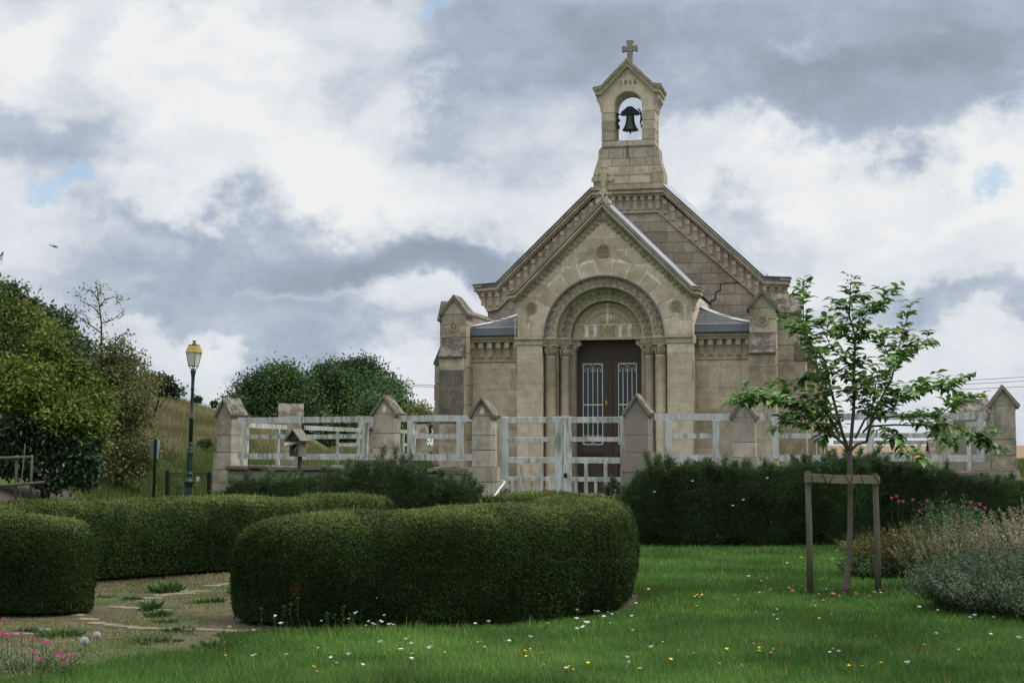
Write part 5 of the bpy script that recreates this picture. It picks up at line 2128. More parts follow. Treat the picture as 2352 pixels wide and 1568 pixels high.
# ---- aeroplane
AY = 1400.0
ap = at(124, 566, AY)
plane = empty('aeroplane', ap, 0, 'tiny high winged propeller aeroplane low in the sky at the left', 'aeroplane', rot=(0, math.radians(13), math.radians(-12)))
mb = MB()
mb.tube([(-4.6, 0, .2), (-2, 0, .1), (0, 0, 0), (1.8, 0, 0), (3.0, 0, -.1), (3.6, 0, -.1)], [.18, .45, .72, .75, .6, .25], 10)
mb.build('fuselage', M('aircraft_dark'), plane)
mb = MB()
mb.box(.0, 1.6, -5.2, 5.2, .78, .93)
mb.build('wing', M('aircraft_dark'), plane)
mb = MB()
mb.box(-4.7, -3.8, -1.6, 1.6, .15, .25)
mb.build('tailplane', M('aircraft_dark'), plane)
mb = MB()
mb.prism([(-3.4, .3), (-4.6, .3), (-5.1, 1.9), (-4.5, 1.9)], -.06, .06)
mb.build('fin', M('aircraft_paint'), plane)
for (x, y) in ((.4, -1.1), (.4, 1.1), (2.7, 0)):
    mb = MB()
    mb.tube([(x, y * .3, -.5), (x, y, -1.25)], .06, 5)
    mb.lathe([(.05, -.12), (.28, -.06), (.28, .06), (.05, .12)], 10, (x, y, -1.3))
    mb.build('landing_wheel', M('aircraft_paint'), plane)
mb = MB()
mb.box(3.62, 3.70, -.08, .08, -1.0, .85)
mb.build('propeller', M('aircraft_dark'), plane)

# ---- power lines
PY = 120.0
a = at(903, 862, PY)
up_ = empty('utility_pole', (a.x, PY, gz(a.x, PY)), 0, 'far grey utility pole whose top bracket shows beside the trees', 'utility pole')
mb = MB()
mb.tube([(0, 0, 0), (0, 0, a.z - up_.location.z + .3)], [.16, .10], 8)
mb.build('pole', M('wire_metal'), up_)
mb = MB()
zc = at(900, 857, PY).z - up_.location.z
mb.box(-.75, .12, -.06, .06, zc - .05, zc + .05)
mb.build('cross_arm', M('wire_metal'), up_)
mb = MB()
mb.tube([(-.5, 0, zc), (0, 0, zc - .7)], .03, 5)
mb.build('brace', M('wire_metal'), up_)
for k, (ya, xb, yb, lab) in enumerate(((881, 1010, 885, 'upper of two faint wires left of the chapel'), (879 + 6, 1010, 889, 'lower of two faint wires left of the chapel'))):
    a, b_ = at(903, ya, PY), at(1010, yb, PY + 5)
    a.z = at(903, 872 + 5 * k, PY).z
    mb = MB()
    far_ = at(1400, yb + 8, PY + 30)
    mb.tube([a, at(955, (ya + yb) / 2, PY + 2), b_, far_], .020, 4)
    tag(mb.build('power_line', M('wire_metal')), lab, 'power line')
for k, (yl, yr, lab) in enumerate(((881, 861, 'topmost of the three faint wires in the sky at the right'), (889, 870, 'middle of the three faint wires in the sky at the right'), (898, 884, 'lowest of the three faint wires in the sky at the right'))):
    mb = MB()
    pts_ = [at(1990 + (2420 - 1990) * t / 6, yl + (yr - yl) * t / 6 + 3 * math.sin(t / 6 * math.pi), 90) for t in range(7)]
    mb.tube(pts_, .014, 4)
    tag(mb.build('power_line', M('wire_metal')), lab, 'power line')
# ================================================================ PLANTS
def catmull(pts, n=12):
    P = [np.array(p, float) for p in pts]
    P = [2 * P[0] - P[1]] + P + [2 * P[-1] - P[-2]]
    out = []
    for i in range(1, len(P) - 2):
        for k in range(n):
            t = k / n
            out.append(.5 * ((2 * P[i]) + (-P[i - 1] + P[i + 1]) * t + (2 * P[i - 1] - 5 * P[i] + 4 * P[i + 1] - P[i + 2]) * t * t + (-P[i - 1] + 3 * P[i] - 3 * P[i + 1] + P[i + 2]) * t ** 3))
    out.append(P[-2])
    return np.array(out)


def wob(p, f, seed=0.0):
    return (np.sin(p[..., 0] * f + seed) * np.cos(p[..., 1] * f * 1.13 + seed * 2) + np.sin(p[..., 2] * f * .9 + p[..., 0] * f * .5 + seed * 3) + .5 * np.sin((p[..., 0] + p[..., 1] - p[..., 2]) * f * 2.1 + seed)) / 2.5


def clipped_hedge(name, label, line, hw, height, nleaf, leaf, hfun=None, seed=0, under=.10, group=None):
    c = catmull(line)
    seg = np.linalg.norm(np.diff(c, axis=0), axis=1)
    S = np.concatenate([[0], np.cumsum(seg)])
    Lt = S[-1]

    def ev(s, phi):
        """s in [0, Lt], phi in [0, pi]: point on the clipped surface"""
        s = np.asarray(s)
        x = np.interp(s, S, c[:, 0])
        y = np.interp(s, S, c[:, 1])
        e = .02
        tx = np.interp(np.minimum(s + e, Lt), S, c[:, 0]) - np.interp(np.maximum(s - e, 0), S, c[:, 0])
        ty = np.interp(np.minimum(s + e, Lt), S, c[:, 1]) - np.interp(np.maximum(s - e, 0), S, c[:, 1])
        l = np.hypot(tx, ty) + 1e-9
        nx, ny = -ty / l, tx / l
        endd = np.minimum(s, Lt - s)
        q = np.clip(endd / hw, 0, 1)
        w = hw * np.sqrt(np.clip(1 - (1 - q) ** 2, 0, 1)) ** .9
        h = height * (.86 + .14 * np.clip(q * 1.0, 0, 1) ** .5) * (np.sqrt(np.clip(1 - (1 - np.clip(q * 3, 0, 1)) ** 2, 0, 1)) * .25 + .75)
        if hfun is not None:
            h = h * hfun(s / Lt)
        cp, sp = np.cos(phi), np.sin(phi)
        off = np.sign(cp) * np.abs(cp) ** .50
        z = np.abs(sp) ** .62
        wz = w * (1 - under * (1 - z) ** 1.5 * 1.6)
        P = np.stack([x + nx * off * wz, y + ny * off * wz, z * h], -1)
        d = wob(P, 2.3, seed) * .045 + wob(P, 6.0, seed + 2) * .020 + wob(P, 15.0, seed + 1) * .008
        dq = d * np.clip(q * 1.5, 0, 1)
        P[..., 0] += nx * off * dq
        P[..., 1] += ny * off * dq
        P[..., 2] += d * np.clip(z, 0, 1) ** 2 * .8
        P[..., 2] += 0.03
        return P

    ns, nph = int(Lt / .10) + 8, 44
    send = (1 - np.cos(np.linspace(0, math.pi, ns))) / 2 * .5 + np.linspace(0, 1, ns) * .5
    ss, ph = np.meshgrid(send * Lt, np.linspace(.0, math.pi, nph), indexing='ij')
    G = ev(ss, ph)
    cen = np.stack([np.interp(ss, S, c[:, 0]), np.interp(ss, S, c[:, 1]), np.full_like(ss, height * .5)], -1)
    G2 = G + (cen - G) * .05
    i = np.arange(ns * nph).reshape(ns, nph)
    Fc = np.stack([i[:-1, :-1], i[1:, :-1], i[1:, 1:], i[:-1, 1:]], -1).reshape(-1, 4)
    mb = MB()
    mb.add(G2.reshape(-1, 3).tolist(), Fc.tolist(), True)
    t = empty(name, (0, 0, 0), 0, label, 'hedge', group)
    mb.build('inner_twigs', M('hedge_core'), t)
    # sprigs over the surface
    s = rng.random(nleaf * 2) * Lt
    # the rounded ends: spread evenly round their curve
    ce = rng.random(nleaf * 2) < 1.6 * hw / Lt
    ae = hw * (1 - np.cos(rng.random(nleaf * 2) * math.pi / 2))
    s = np.where(ce, np.where(rng.random(nleaf * 2) < .5, ae, Lt - ae), s)
    # uniform-ish on area: choose phi so that flat and upright faces get equal cover
    phs = np.linspace(0.001, math.pi - .001, 200)
    Pm = ev(np.full(200, Lt / 2), phs)
    arc = np.concatenate([[0], np.cumsum(np.linalg.norm(np.diff(Pm, axis=0), axis=1))])
    phi = np.interp(rng.random(nleaf * 2) * arc[-1], arc, phs)
    endd = np.minimum(s, Lt - s)
    keep = rng.random(nleaf * 2) < .5
    s, phi = s[keep][:nleaf], phi[keep][:nleaf]
    P = ev(s, phi)
    Pa = ev(np.clip(s + .01, 0, Lt), phi) - ev(np.clip(s - .01, 0, Lt), phi)
    Pb = ev(s, np.clip(phi + .01, 0, math.pi)) - ev(s, np.clip(phi - .01, 0, math.pi))
    N = unit(np.cross(Pb, Pa))
    sc_ = np.clip(s, hw * .9, Lt - hw * .9)
    cen = np.stack([np.interp(sc_, S, c[:, 0]), np.interp(sc_, S, c[:, 1]), np.full(len(s), height * .45)], -1)
    sg = np.sign(np.sum(N * (P - cen), 1, keepdims=True))
    N = N * np.where(sg == 0, 1, sg)
    n = len(P)
    D = N * .30 + rng.normal(size=(n, 3)) * .75 + np.array([0, 0, .15])
    flat_ = N + rng.normal(size=(n, 3)) * .38
    hole = wob(P, 11.0, seed + 5)
    stray = rng.random(n) < .006
    Lf = leaf * (rng.random(n) * .7 + .6) * np.where(stray, 2.6, 1)
    D = np.where(stray[:, None], N * .8 + rng.normal(size=(n, 3)) * .4 + np.array([0, 0, .5]), D)
    lowr = np.clip(.16 - P[:, 2], 0, .2)
    P[:, 2] += lowr * rng.random(n) * .8
    P = P - N * (rng.random((n, 1)) * .035 + np.clip(hole[:, None] - .45, 0, 1) * .10)
    tint = np.clip(rng.normal(.31, .10, n) + np.clip(N[:, 2:3].ravel(), 0, 1) ** 1.5 * .52 + wob(P, 5, seed) * .12, 0, 1)  # tops lighter than sides: light from above painted into the leaf tint
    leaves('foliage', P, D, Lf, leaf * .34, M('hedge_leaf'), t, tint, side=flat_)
    return t


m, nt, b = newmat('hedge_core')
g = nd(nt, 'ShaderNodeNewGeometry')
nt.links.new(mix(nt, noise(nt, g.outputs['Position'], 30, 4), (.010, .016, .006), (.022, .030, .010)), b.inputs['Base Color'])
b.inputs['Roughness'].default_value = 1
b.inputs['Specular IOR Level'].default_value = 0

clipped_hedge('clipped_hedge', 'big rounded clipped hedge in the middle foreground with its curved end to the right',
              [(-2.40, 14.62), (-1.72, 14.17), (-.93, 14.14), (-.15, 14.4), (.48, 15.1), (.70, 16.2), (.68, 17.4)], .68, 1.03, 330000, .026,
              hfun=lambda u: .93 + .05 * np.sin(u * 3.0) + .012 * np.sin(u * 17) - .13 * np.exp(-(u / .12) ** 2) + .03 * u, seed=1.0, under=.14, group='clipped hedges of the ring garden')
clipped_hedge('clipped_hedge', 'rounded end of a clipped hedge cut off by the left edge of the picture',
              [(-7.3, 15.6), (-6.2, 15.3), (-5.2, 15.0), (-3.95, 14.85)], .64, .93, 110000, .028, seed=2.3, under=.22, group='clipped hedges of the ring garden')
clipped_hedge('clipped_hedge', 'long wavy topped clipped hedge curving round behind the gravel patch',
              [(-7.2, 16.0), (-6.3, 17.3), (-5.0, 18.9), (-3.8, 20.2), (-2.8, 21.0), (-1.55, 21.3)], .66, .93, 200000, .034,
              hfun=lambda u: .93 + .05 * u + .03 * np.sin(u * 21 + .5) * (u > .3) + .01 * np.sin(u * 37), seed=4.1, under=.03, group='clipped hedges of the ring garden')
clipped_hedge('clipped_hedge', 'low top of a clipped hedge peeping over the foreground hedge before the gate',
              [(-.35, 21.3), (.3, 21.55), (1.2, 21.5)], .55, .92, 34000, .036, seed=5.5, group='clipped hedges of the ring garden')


# ---- dark feathery shrubs before the low wall
def feathery(label, x0, x1, yf, yb, hfun, n, seed):
    t = empty('feathery_shrub', ((x0 + x1) / 2, (yf + yb) / 2, 0), 0, label, 'shrub', 'dark feathery shrubs before the churchyard fence')
    ox, oy = t.location.x, t.location.y
    ns = int((x1 - x0) * 34)
    # plume skeleton: stems fanning up and outwards
    bx = rng.uniform(x0, x1, ns)
    by = yf + .25 + (yb - yf - .4) * rng.random(ns)
    h = hfun(bx) * (rng.uniform(.80, 1.08, ns) + .10 * np.sin(bx * 9 + seed) * rng.random(ns))
    lean = rng.normal(0, .20, (ns, 2))
    lean[:, 1] -= .20 * (by < (yf + yb) / 2)
    k = n // ns
    tt = rng.random((ns, k)) ** .75
    X = bx[:, None] + lean[:, :1] * tt ** 1.5 + rng.normal(0, .055, (ns, k)) * (1.2 - tt)
    Y = by[:, None] + lean[:, 1:] * tt ** 1.5 * 1.2 + rng.normal(0, .055, (ns, k)) * (1.2 - tt)
    Z = h[:, None] * tt + .02 + rng.normal(0, .02, (ns, k))
    P = np.stack([X - ox, Y - oy, np.maximum(Z, .02)], -1).reshape(-1, 3)
    D = np.stack([lean[:, :1] * tt + rng.normal(0, .75, (ns, k)), lean[:, 1:] * tt + rng.normal(0, .75, (ns, k)), .75 + rng.normal(0, .4, (ns, k))], -1).reshape(-1, 3)
    # front skirt so that the face reads as one soft mass
    m_ = n // 2
    fx = rng.uniform(x0, x1, m_)
    fz = rng.random(m_) ** .9 * hfun(fx) * .97
    bulge = .22 * np.sin(fz / hfun(fx) * 2.6)
    fy = yf + .22 - bulge + .10 * np.sin(fx * 5 + seed) + rng.random(m_) * .14
    P2 = np.stack([fx - ox, fy - oy, fz + .02], -1)
    D2 = np.stack([rng.normal(0, .6, m_), -.45 + rng.normal(0, .35, m_), .75 + rng.normal(0, .35, m_)], -1)
    P, D = np.concatenate([P, P2]), np.concatenate([D, D2])
    q = len(P)
    leaves('feathery_foliage', P, D, rng.uniform(.05, .13, q), .009, M('feather_leaf'), t)
    mb = MB()
    for i in range(int((x1 - x0) * 10)):
        x = rnd.uniform(x0, x1) - ox
        y = rnd.uniform(yf + .3, yb - .2) - oy
        hh = float(hfun(np.array([x + ox]))[0]) * .85
        mb.tube([(x, y, 0), (x + rnd.uniform(-.1, .1), y + rnd.uniform(-.1, .05), hh * .5), (x + rnd.uniform(-.2, .2), y + rnd.uniform(-.2, .1), hh)], [.012, .008, .003], 4, False)
    tag(mb.build('stems', M('dark_bark'), t), kind='stuff')
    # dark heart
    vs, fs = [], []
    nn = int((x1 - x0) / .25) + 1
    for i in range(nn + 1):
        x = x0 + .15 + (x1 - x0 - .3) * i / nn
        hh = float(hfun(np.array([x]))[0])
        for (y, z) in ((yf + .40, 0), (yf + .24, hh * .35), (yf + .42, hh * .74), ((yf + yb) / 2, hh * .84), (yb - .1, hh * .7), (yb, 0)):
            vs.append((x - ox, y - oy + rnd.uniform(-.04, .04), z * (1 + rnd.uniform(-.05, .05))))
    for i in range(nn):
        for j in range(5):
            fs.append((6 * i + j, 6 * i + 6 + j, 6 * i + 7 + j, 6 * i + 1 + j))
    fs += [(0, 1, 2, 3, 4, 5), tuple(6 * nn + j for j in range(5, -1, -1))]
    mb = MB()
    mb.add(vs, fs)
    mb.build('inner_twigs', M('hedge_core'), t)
    return t


feathery('low dark green feathery shrubs below the left white rails', -5.45, -.35, 24.3, 26.0,
         lambda x: 1.10 + .07 * np.sin(x * 2.1) + .16 * np.exp(-((x + 2.0) / .45) ** 2) - .55 * sstep(-4.0, -5.0, x) - .35 * sstep(-.9, -.3, x), 130000, 1)
feathery('broad dark green feathery shrub belt right of the gate behind the young apple tree', 1.62, 8.6, 24.5, 26.2,
         lambda x: 1.22 + .05 * np.sin(x * 2.7) + .13 * np.exp(-((x - 5.6) / .7) ** 2) + .06 * np.exp(-((x - 4.3) / .3) ** 2) - .25 * sstep(6.6, 7.4, x) - .45 * sstep(2.1, 1.6, x), 270000, 4)
# small violet flowers in the shrubs
vf = MB()
vf.lathe([(0, -.01), (.02, 0), (.022, .012), (0, .016)], 6)
vm = vf.mesh('violet_flower')
simple('violet_petal', (.42, .34, .62), .7, 0, .1, 10)
vm.materials.append(M('violet_petal'))
for (px, py) in ((1150, 1150 - 40), (1503, 1130), (1683, 1161), (1762, 1098), (1707, 1148), (1590, 1105)):
    p = at(px, py, 24.25)
    o = bpy.data.objects.new('violet_flower', vm)
    COL.objects.link(o)
    o.location = p
    tag(o, 'tiny pale violet blossom on the dark feathery shrubs', 'flower', 'violet blossoms on the feathery shrubs')


# ---- free standing trees and bushes
def crown_points(lobes, n):
    """lobes: (x, y, z, rx, ry, rz); points near the lobes' surfaces"""
    vol = np.array([(l[3] * l[5]) ** .85 for l in lobes])
    cnt = rng.multinomial(n, vol / vol.sum())
    Ps, Ns = [], []
    for l, c in zip(lobes, cnt):
        d = unit(rng.normal(size=(c, 3)))
        r = np.clip(1 - np.abs(rng.normal(0, .26, (c, 1))), .05, 1.1)
        r = r * (1 + .12 * wob(d * 2.2 + l[0], 2.5, l[2])[:, None])
        Ps.append(np.array(l[:3]) + d * r * np.array(l[3:]))
        Ns.append(d)
    return np.concatenate(Ps), np.concatenate(Ns)


def tree(name, label, cat, base, lobes, n, size, leafmat, trunk=.12, group=None, fan=True, clump=None, bark='dark_bark', droop=-.2, sparse=0.0):
    base = Vector(base)
    t = empty(name, base, 0, label, cat, group)
    main = list(lobes)
    lobes = list(lobes)
    for l in main:
        for q in range(7):
            dv = Vector((rnd.gauss(0, 1), rnd.gauss(0, .8), rnd.gauss(.35, .8))).normalized()
            f_ = rnd.uniform(.16, .32)
            k2 = rnd.uniform(.85, 1.08)
            lobes.append((l[0] + dv.x * l[3] * k2, l[1] + dv.y * l[4] * k2, l[2] + dv.z * l[5] * k2, l[3] * f_, l[4] * f_, l[5] * f_))
    P, N = crown_points(lobes, n)
    if clump:
        # gather leaves in small sprays, so that sky shows between them
        nc, rad = clump
        cp, cn = crown_points(lobes, nc)
        idx = rng.integers(0, nc, n)
        P = cp[idx] + rng.normal(0, rad, (n, 3)) * np.array([1, 1, .6])
        N = cn[idx]
        ctint = np.clip(rng.normal(.45, .25, nc) + .2 * wob(cp, 1.3, 1.0), 0, 1)[idx]
    else:
        ctint = rng.random(n)
    u_ = rng.random(n)
    tint = np.where(u_ > .9955, 1.0, np.clip(.62 * ctint + .36 * rng.random(n), 0, .96))
    P = P - np.array(base)
    D = N * .7 + rng.normal(size=(n, 3)) * .6 + np.array([0, 0, droop])
    leaves('crown', P, D, size * rng.uniform(.6, 1.3, n), size * .55, M(leafmat), t, tint)
    mb = MB()
    top = max(l[2] for l in lobes)
    cx0 = sum(l[0] for l in lobes) / len(lobes)
    cy0 = sum(l[1] for l in lobes) / len(lobes)
    tp = Vector((cx0, cy0, (top + base.z) / 2)) - base
    if trunk:
        mb.tube([(0, 0, -.2), (tp.x * .3, tp.y * .3, tp.z * .45), (tp.x, tp.y, tp.z)], [trunk, trunk * .75, trunk * .45], 8)
        mb.build('trunk', M(bark), t)
        lb_ = MB()
        for l in main:
            e = Vector(l[:3]) - base
            st = Vector((tp.x * .3, tp.y * .3, tp.z * .45))
            lb_.tube([st, st.lerp(e, .5) + Vector((0, 0, .1 * l[5])), e], [trunk * .45, trunk * .28, trunk * .12], 5)
            for q in range(4):
                d = Vector((rnd.uniform(-1, 1), rnd.uniform(-1, 1), rnd.uniform(-.3, 1))).normalized()
                lb_.tube([e, e + Vector((d.x * l[3], d.y * l[4], d.z * l[5])) * .85], [trunk * .14, trunk * .04], 4)
        tag(lb_.build('branches', M(bark), t), kind='stuff')
    return t


def lob(px, py, Y, rpx, rz=None, ry=None):
    rpx = rpx * .86
    rz = rz * .86 if rz else None
    p = at(px, py, Y)
    k_ = Y / F
    return (p.x, p.y, p.z, rpx * k_, (ry if ry else rpx * k_ * .8), (rz if rz else rpx) * k_)


def gbase(px, Y):
    x = (px - 1176) / F * Y
    return (x, Y, gz(x, Y))


# far oak group behind the left fence
tree('oak_tree', 'dark oak with rounded crown left of the far tree group', 'tree', gbase(610, 84), [lob(560, 915, 84, 26), lob(585, 895, 84, 28), lob(615, 880, 84, 28), lob(652, 860, 84, 26), lob(665, 888, 84, 30), lob(620, 915, 84, 46), lob(640, 940, 84, 60), lob(570, 985, 83, 44), lob(650, 990, 83, 48), lob(715, 985, 83, 44), lob(572, 950, 83, 40), lob(690, 935, 83, 34)], 52000, .17, 'oak_leaf', .35, 'far trees behind the churchyard', clump=(330, .42))
tree('oak_tree', 'tallest oak in the middle of the far tree group behind the left rails', 'tree', gbase(770, 88), [lob(738, 868, 88, 24), lob(762, 858, 88, 22), lob(792, 862, 88, 28), lob(830, 846, 88, 20), lob(852, 872, 88, 26), lob(876, 898, 88, 24), lob(800, 890, 88, 50), lob(770, 915, 86, 58), lob(850, 920, 86, 60), lob(780, 985, 86, 52), lob(850, 990, 86, 48), lob(725, 930, 86, 42)], 60000, .17, 'oak_leaf', .4, 'far trees behind the churchyard', clump=(360, .42))
tree('oak_tree', 'lighter oak falling away to the right end of the far tree group', 'tree', gbase(890, 80), [lob(885, 925, 80, 32), lob(908, 945, 80, 26), lob(870, 960, 79, 50), lob(900, 1000, 79, 44), lob(925, 960, 80, 26)], 32000, .16, 'oak_leaf', .3, 'far trees behind the churchyard', clump=(210, .38))
tree('small_tree', 'small thin leaved tree between the far oaks and the chapel corner', 'tree', gbase(968, 66), [lob(965, 950, 66, 22), lob(985, 975, 66, 24), lob(950, 990, 66, 24)], 3000, .14, 'olive_leaf', .1, clump=(200, .2))
# bushes on the left
tree('large_bush', 'large yellow green bush with orange tinged leaves filling the left edge', 'bush', gbase(110, 29.5),
     [lob(20, 800, 30, 80), lob(95, 830, 29.5, 66), lob(160, 880, 29.5, 52, 58), lob(200, 925, 29.4, 36, 48), lob(60, 900, 29, 90), lob(140, 960, 29, 70), lob(-40, 880, 30, 100), lob(10, 735, 30.5, 55), lob(70, 765, 30.5, 46), lob(205, 985, 29.2, 30, 50), lob(128, 800, 30, 40)], 115000, .082, 'bush_leaf', .10, clump=(1250, .14))
tree('ivy_bush', 'dark glossy low bush growing at the foot of the yellow green bush', 'bush', gbase(110, 29.2),
     [lob(20, 1040, 28.9, 75, 60), lob(100, 1040, 28.9, 75, 70), lob(170, 1040, 28.9, 52, 75), lob(-50, 1040, 29, 70, 60), lob(60, 990, 28.8, 70, 50), lob(190, 1000, 29.2, 30, 60), lob(190, 1085, 29, 32, 34), lob(120, 1090, 28.9, 50, 34)], 34000, .10, 'ivy_leaf', .05, clump=(2600, .09))
tree('dark_tree', 'dark tree on the mound rising behind the yellow green bush', 'tree', gbase(60, 42),
     [lob(0, 735, 42, 80), lob(60, 745, 42, 58), lob(110, 775, 42, 50), lob(155, 812, 42, 44), lob(195, 850, 41, 34), lob(-50, 720, 43, 70), lob(120, 850, 41, 70), lob(215, 890, 41, 30)], 38000, .14, 'dark_leaf', .25, clump=(1100, .2))
tree('olive_bush', 'olive brown half bare bush right of the yellow green bush', 'bush', gbase(275, 34.5),
     [lob(245, 890, 34.5, 50), lob(300, 925, 34.5, 46), lob(262, 800, 34.6, 24), lob(285, 860, 34.6, 34), lob(250, 960, 34.5, 66, 60), lob(310, 980, 34.8, 44, 50), lob(280, 840, 35, 40), lob(330, 880, 35, 26), lob(250, 1030, 34.3, 66, 52), lob(315, 1035, 34.3, 46, 44), lob(280, 1075, 34.2, 60, 34)], 20000, .075, 'olive_leaf', .09, clump=(620, .15), bark='twig')
tree('ridge_shrub', 'dark shrub on the crest of the dry grass mound', 'shrub', gbase(352, 52), [lob(340, 882, 52, 26, 20), lob(372, 884, 52, 24, 18), lob(400, 895, 52, 14, 10)], 3000, .13, 'dark_leaf', .05, clump=(250, .14))
tree('ridge_shrub', 'small low bush on the slope right of the street lamp', 'shrub', gbase(470, 46), [lob(472, 1018, 46, 14, 8), lob(462, 1022, 46, 9, 6)], 900, .09, 'dark_leaf', .02)
tree('ridge_shrub', 'tiny shrub on the skyline beside the leftmost pillar', 'shrub', gbase(483, 56), [lob(455, 918, 57, 9, 8), lob(492, 928, 57, 8, 7)], 500, .10, 'dark_leaf', .02)


# the thin half bare young tree rising above the olive bush
def twig_tree(name, label, cat, Y, branches, nleaf, lsize, lmat, rb=.03, group=None, spread=.05):
    p0 = at(*branches[0][0][:2], Y)
    t = empty(name, p0, 0, label, cat, group)
    mb, mt = MB(), MB()
    LP, LD = [], []
    for bi, br in enumerate(branches):
        dz = rnd.uniform(-.5, .5) if bi else 0
        pts = [at(a[0], a[1], Y + dz * (i / max(1, len(br) - 1))) - p0 for i, a in enumerate(br)]
        w = rb if bi == 0 else rb * .45
        (mb if bi == 0 else mt).tube(pts, [w * (1 - .75 * i / (len(pts) - 1)) for i in range(len(pts))], 5)
        tot_ = sum((pts[i + 1] - pts[i]).length for i in range(len(pts) - 1))
        for q in range(int(nleaf * tot_)):
            u = rnd.random() ** .6
            f = u * (len(pts) - 1)
            i = min(int(f), len(pts) - 2)
            c_ = pts[i].lerp(pts[i + 1], f - i)
            if bi == 0 and u < .5:
                continue
            LP.append(c_ + Vector((rnd.gauss(0, spread), rnd.gauss(0, spread), rnd.gauss(0, spread))))
            LD.append((rnd.gauss(0, .6), rnd.gauss(0, .6), rnd.gauss(-.25, .5)))
            if q % 4 == 0:
                mt.tube([c_, LP[-1]], [.004, .002], 3, False)
    mb.build('trunk', M('twig'), t)
    tag(mt.build('branches', M('twig'), t), kind='stuff')
    leaves('crown', np.array([tuple(p) for p in LP]), np.array(LD), rng.uniform(.6, 1.2, len(LP)) * lsize, lsize * .45, M(lmat), t)
    return t


twig_tree('young_tree', 'thin half bare young tree standing above the bushes on the left', 'tree', 34.5, [
    [(236, 900), (233, 820), (232, 790), (233, 745), (228, 700), (222, 650)],
    [(233, 765), (205, 745), (170, 720), (150, 705)], [(233, 742), (258, 735), (285, 712)], [(231, 725), (215, 705), (185, 690), (182, 672)],
    [(229, 705), (240, 690), (262, 682), (288, 690)], [(226, 690), (212, 668), (187, 662)], [(224, 680), (232, 665), (230, 650)],
    [(234, 800), (262, 790), (300, 800), (345, 822)], [(262, 790), (275, 770), (290, 765), (302, 772)], [(234, 830), (280, 815), (320, 840)], [(280, 815), (285, 790), (288, 775)],
    [(300, 800), (310, 825), (335, 850)], [(205, 745), (198, 725), (175, 715)], [(234, 790), (270, 810), (300, 850)]], 42, .085, 'olive_leaf', .035, spread=.07)
twig_tree('bare_sapling', 'leafless looking twigs sticking out of the dark tree at the far left', 'sapling', 41, [
    [(85, 740), (75, 700), (62, 668), (48, 655)], [(75, 700), (88, 672), (98, 655)], [(62, 668), (60, 652)], [(75, 690), (92, 680)]], 22, .10, 'dark_leaf', .02, spread=.05)
twig_tree('overhanging_twig', 'tip of a leafy twig entering at the left edge above the bushes', 'twig', 26, [
    [(-60, 600), (-20, 592), (0, 588), (4, 604)], [(-20, 592), (3, 585)]], 60, .06, 'dark_leaf', .012, spread=.03)


# ---- young apple tree
AYd = 17.1
TW = (1152 * 0)


def zp(x, y):          # positions on the tree's own drawing
    return (1550.4 + x * .3479, 602.9 + y * .3479)


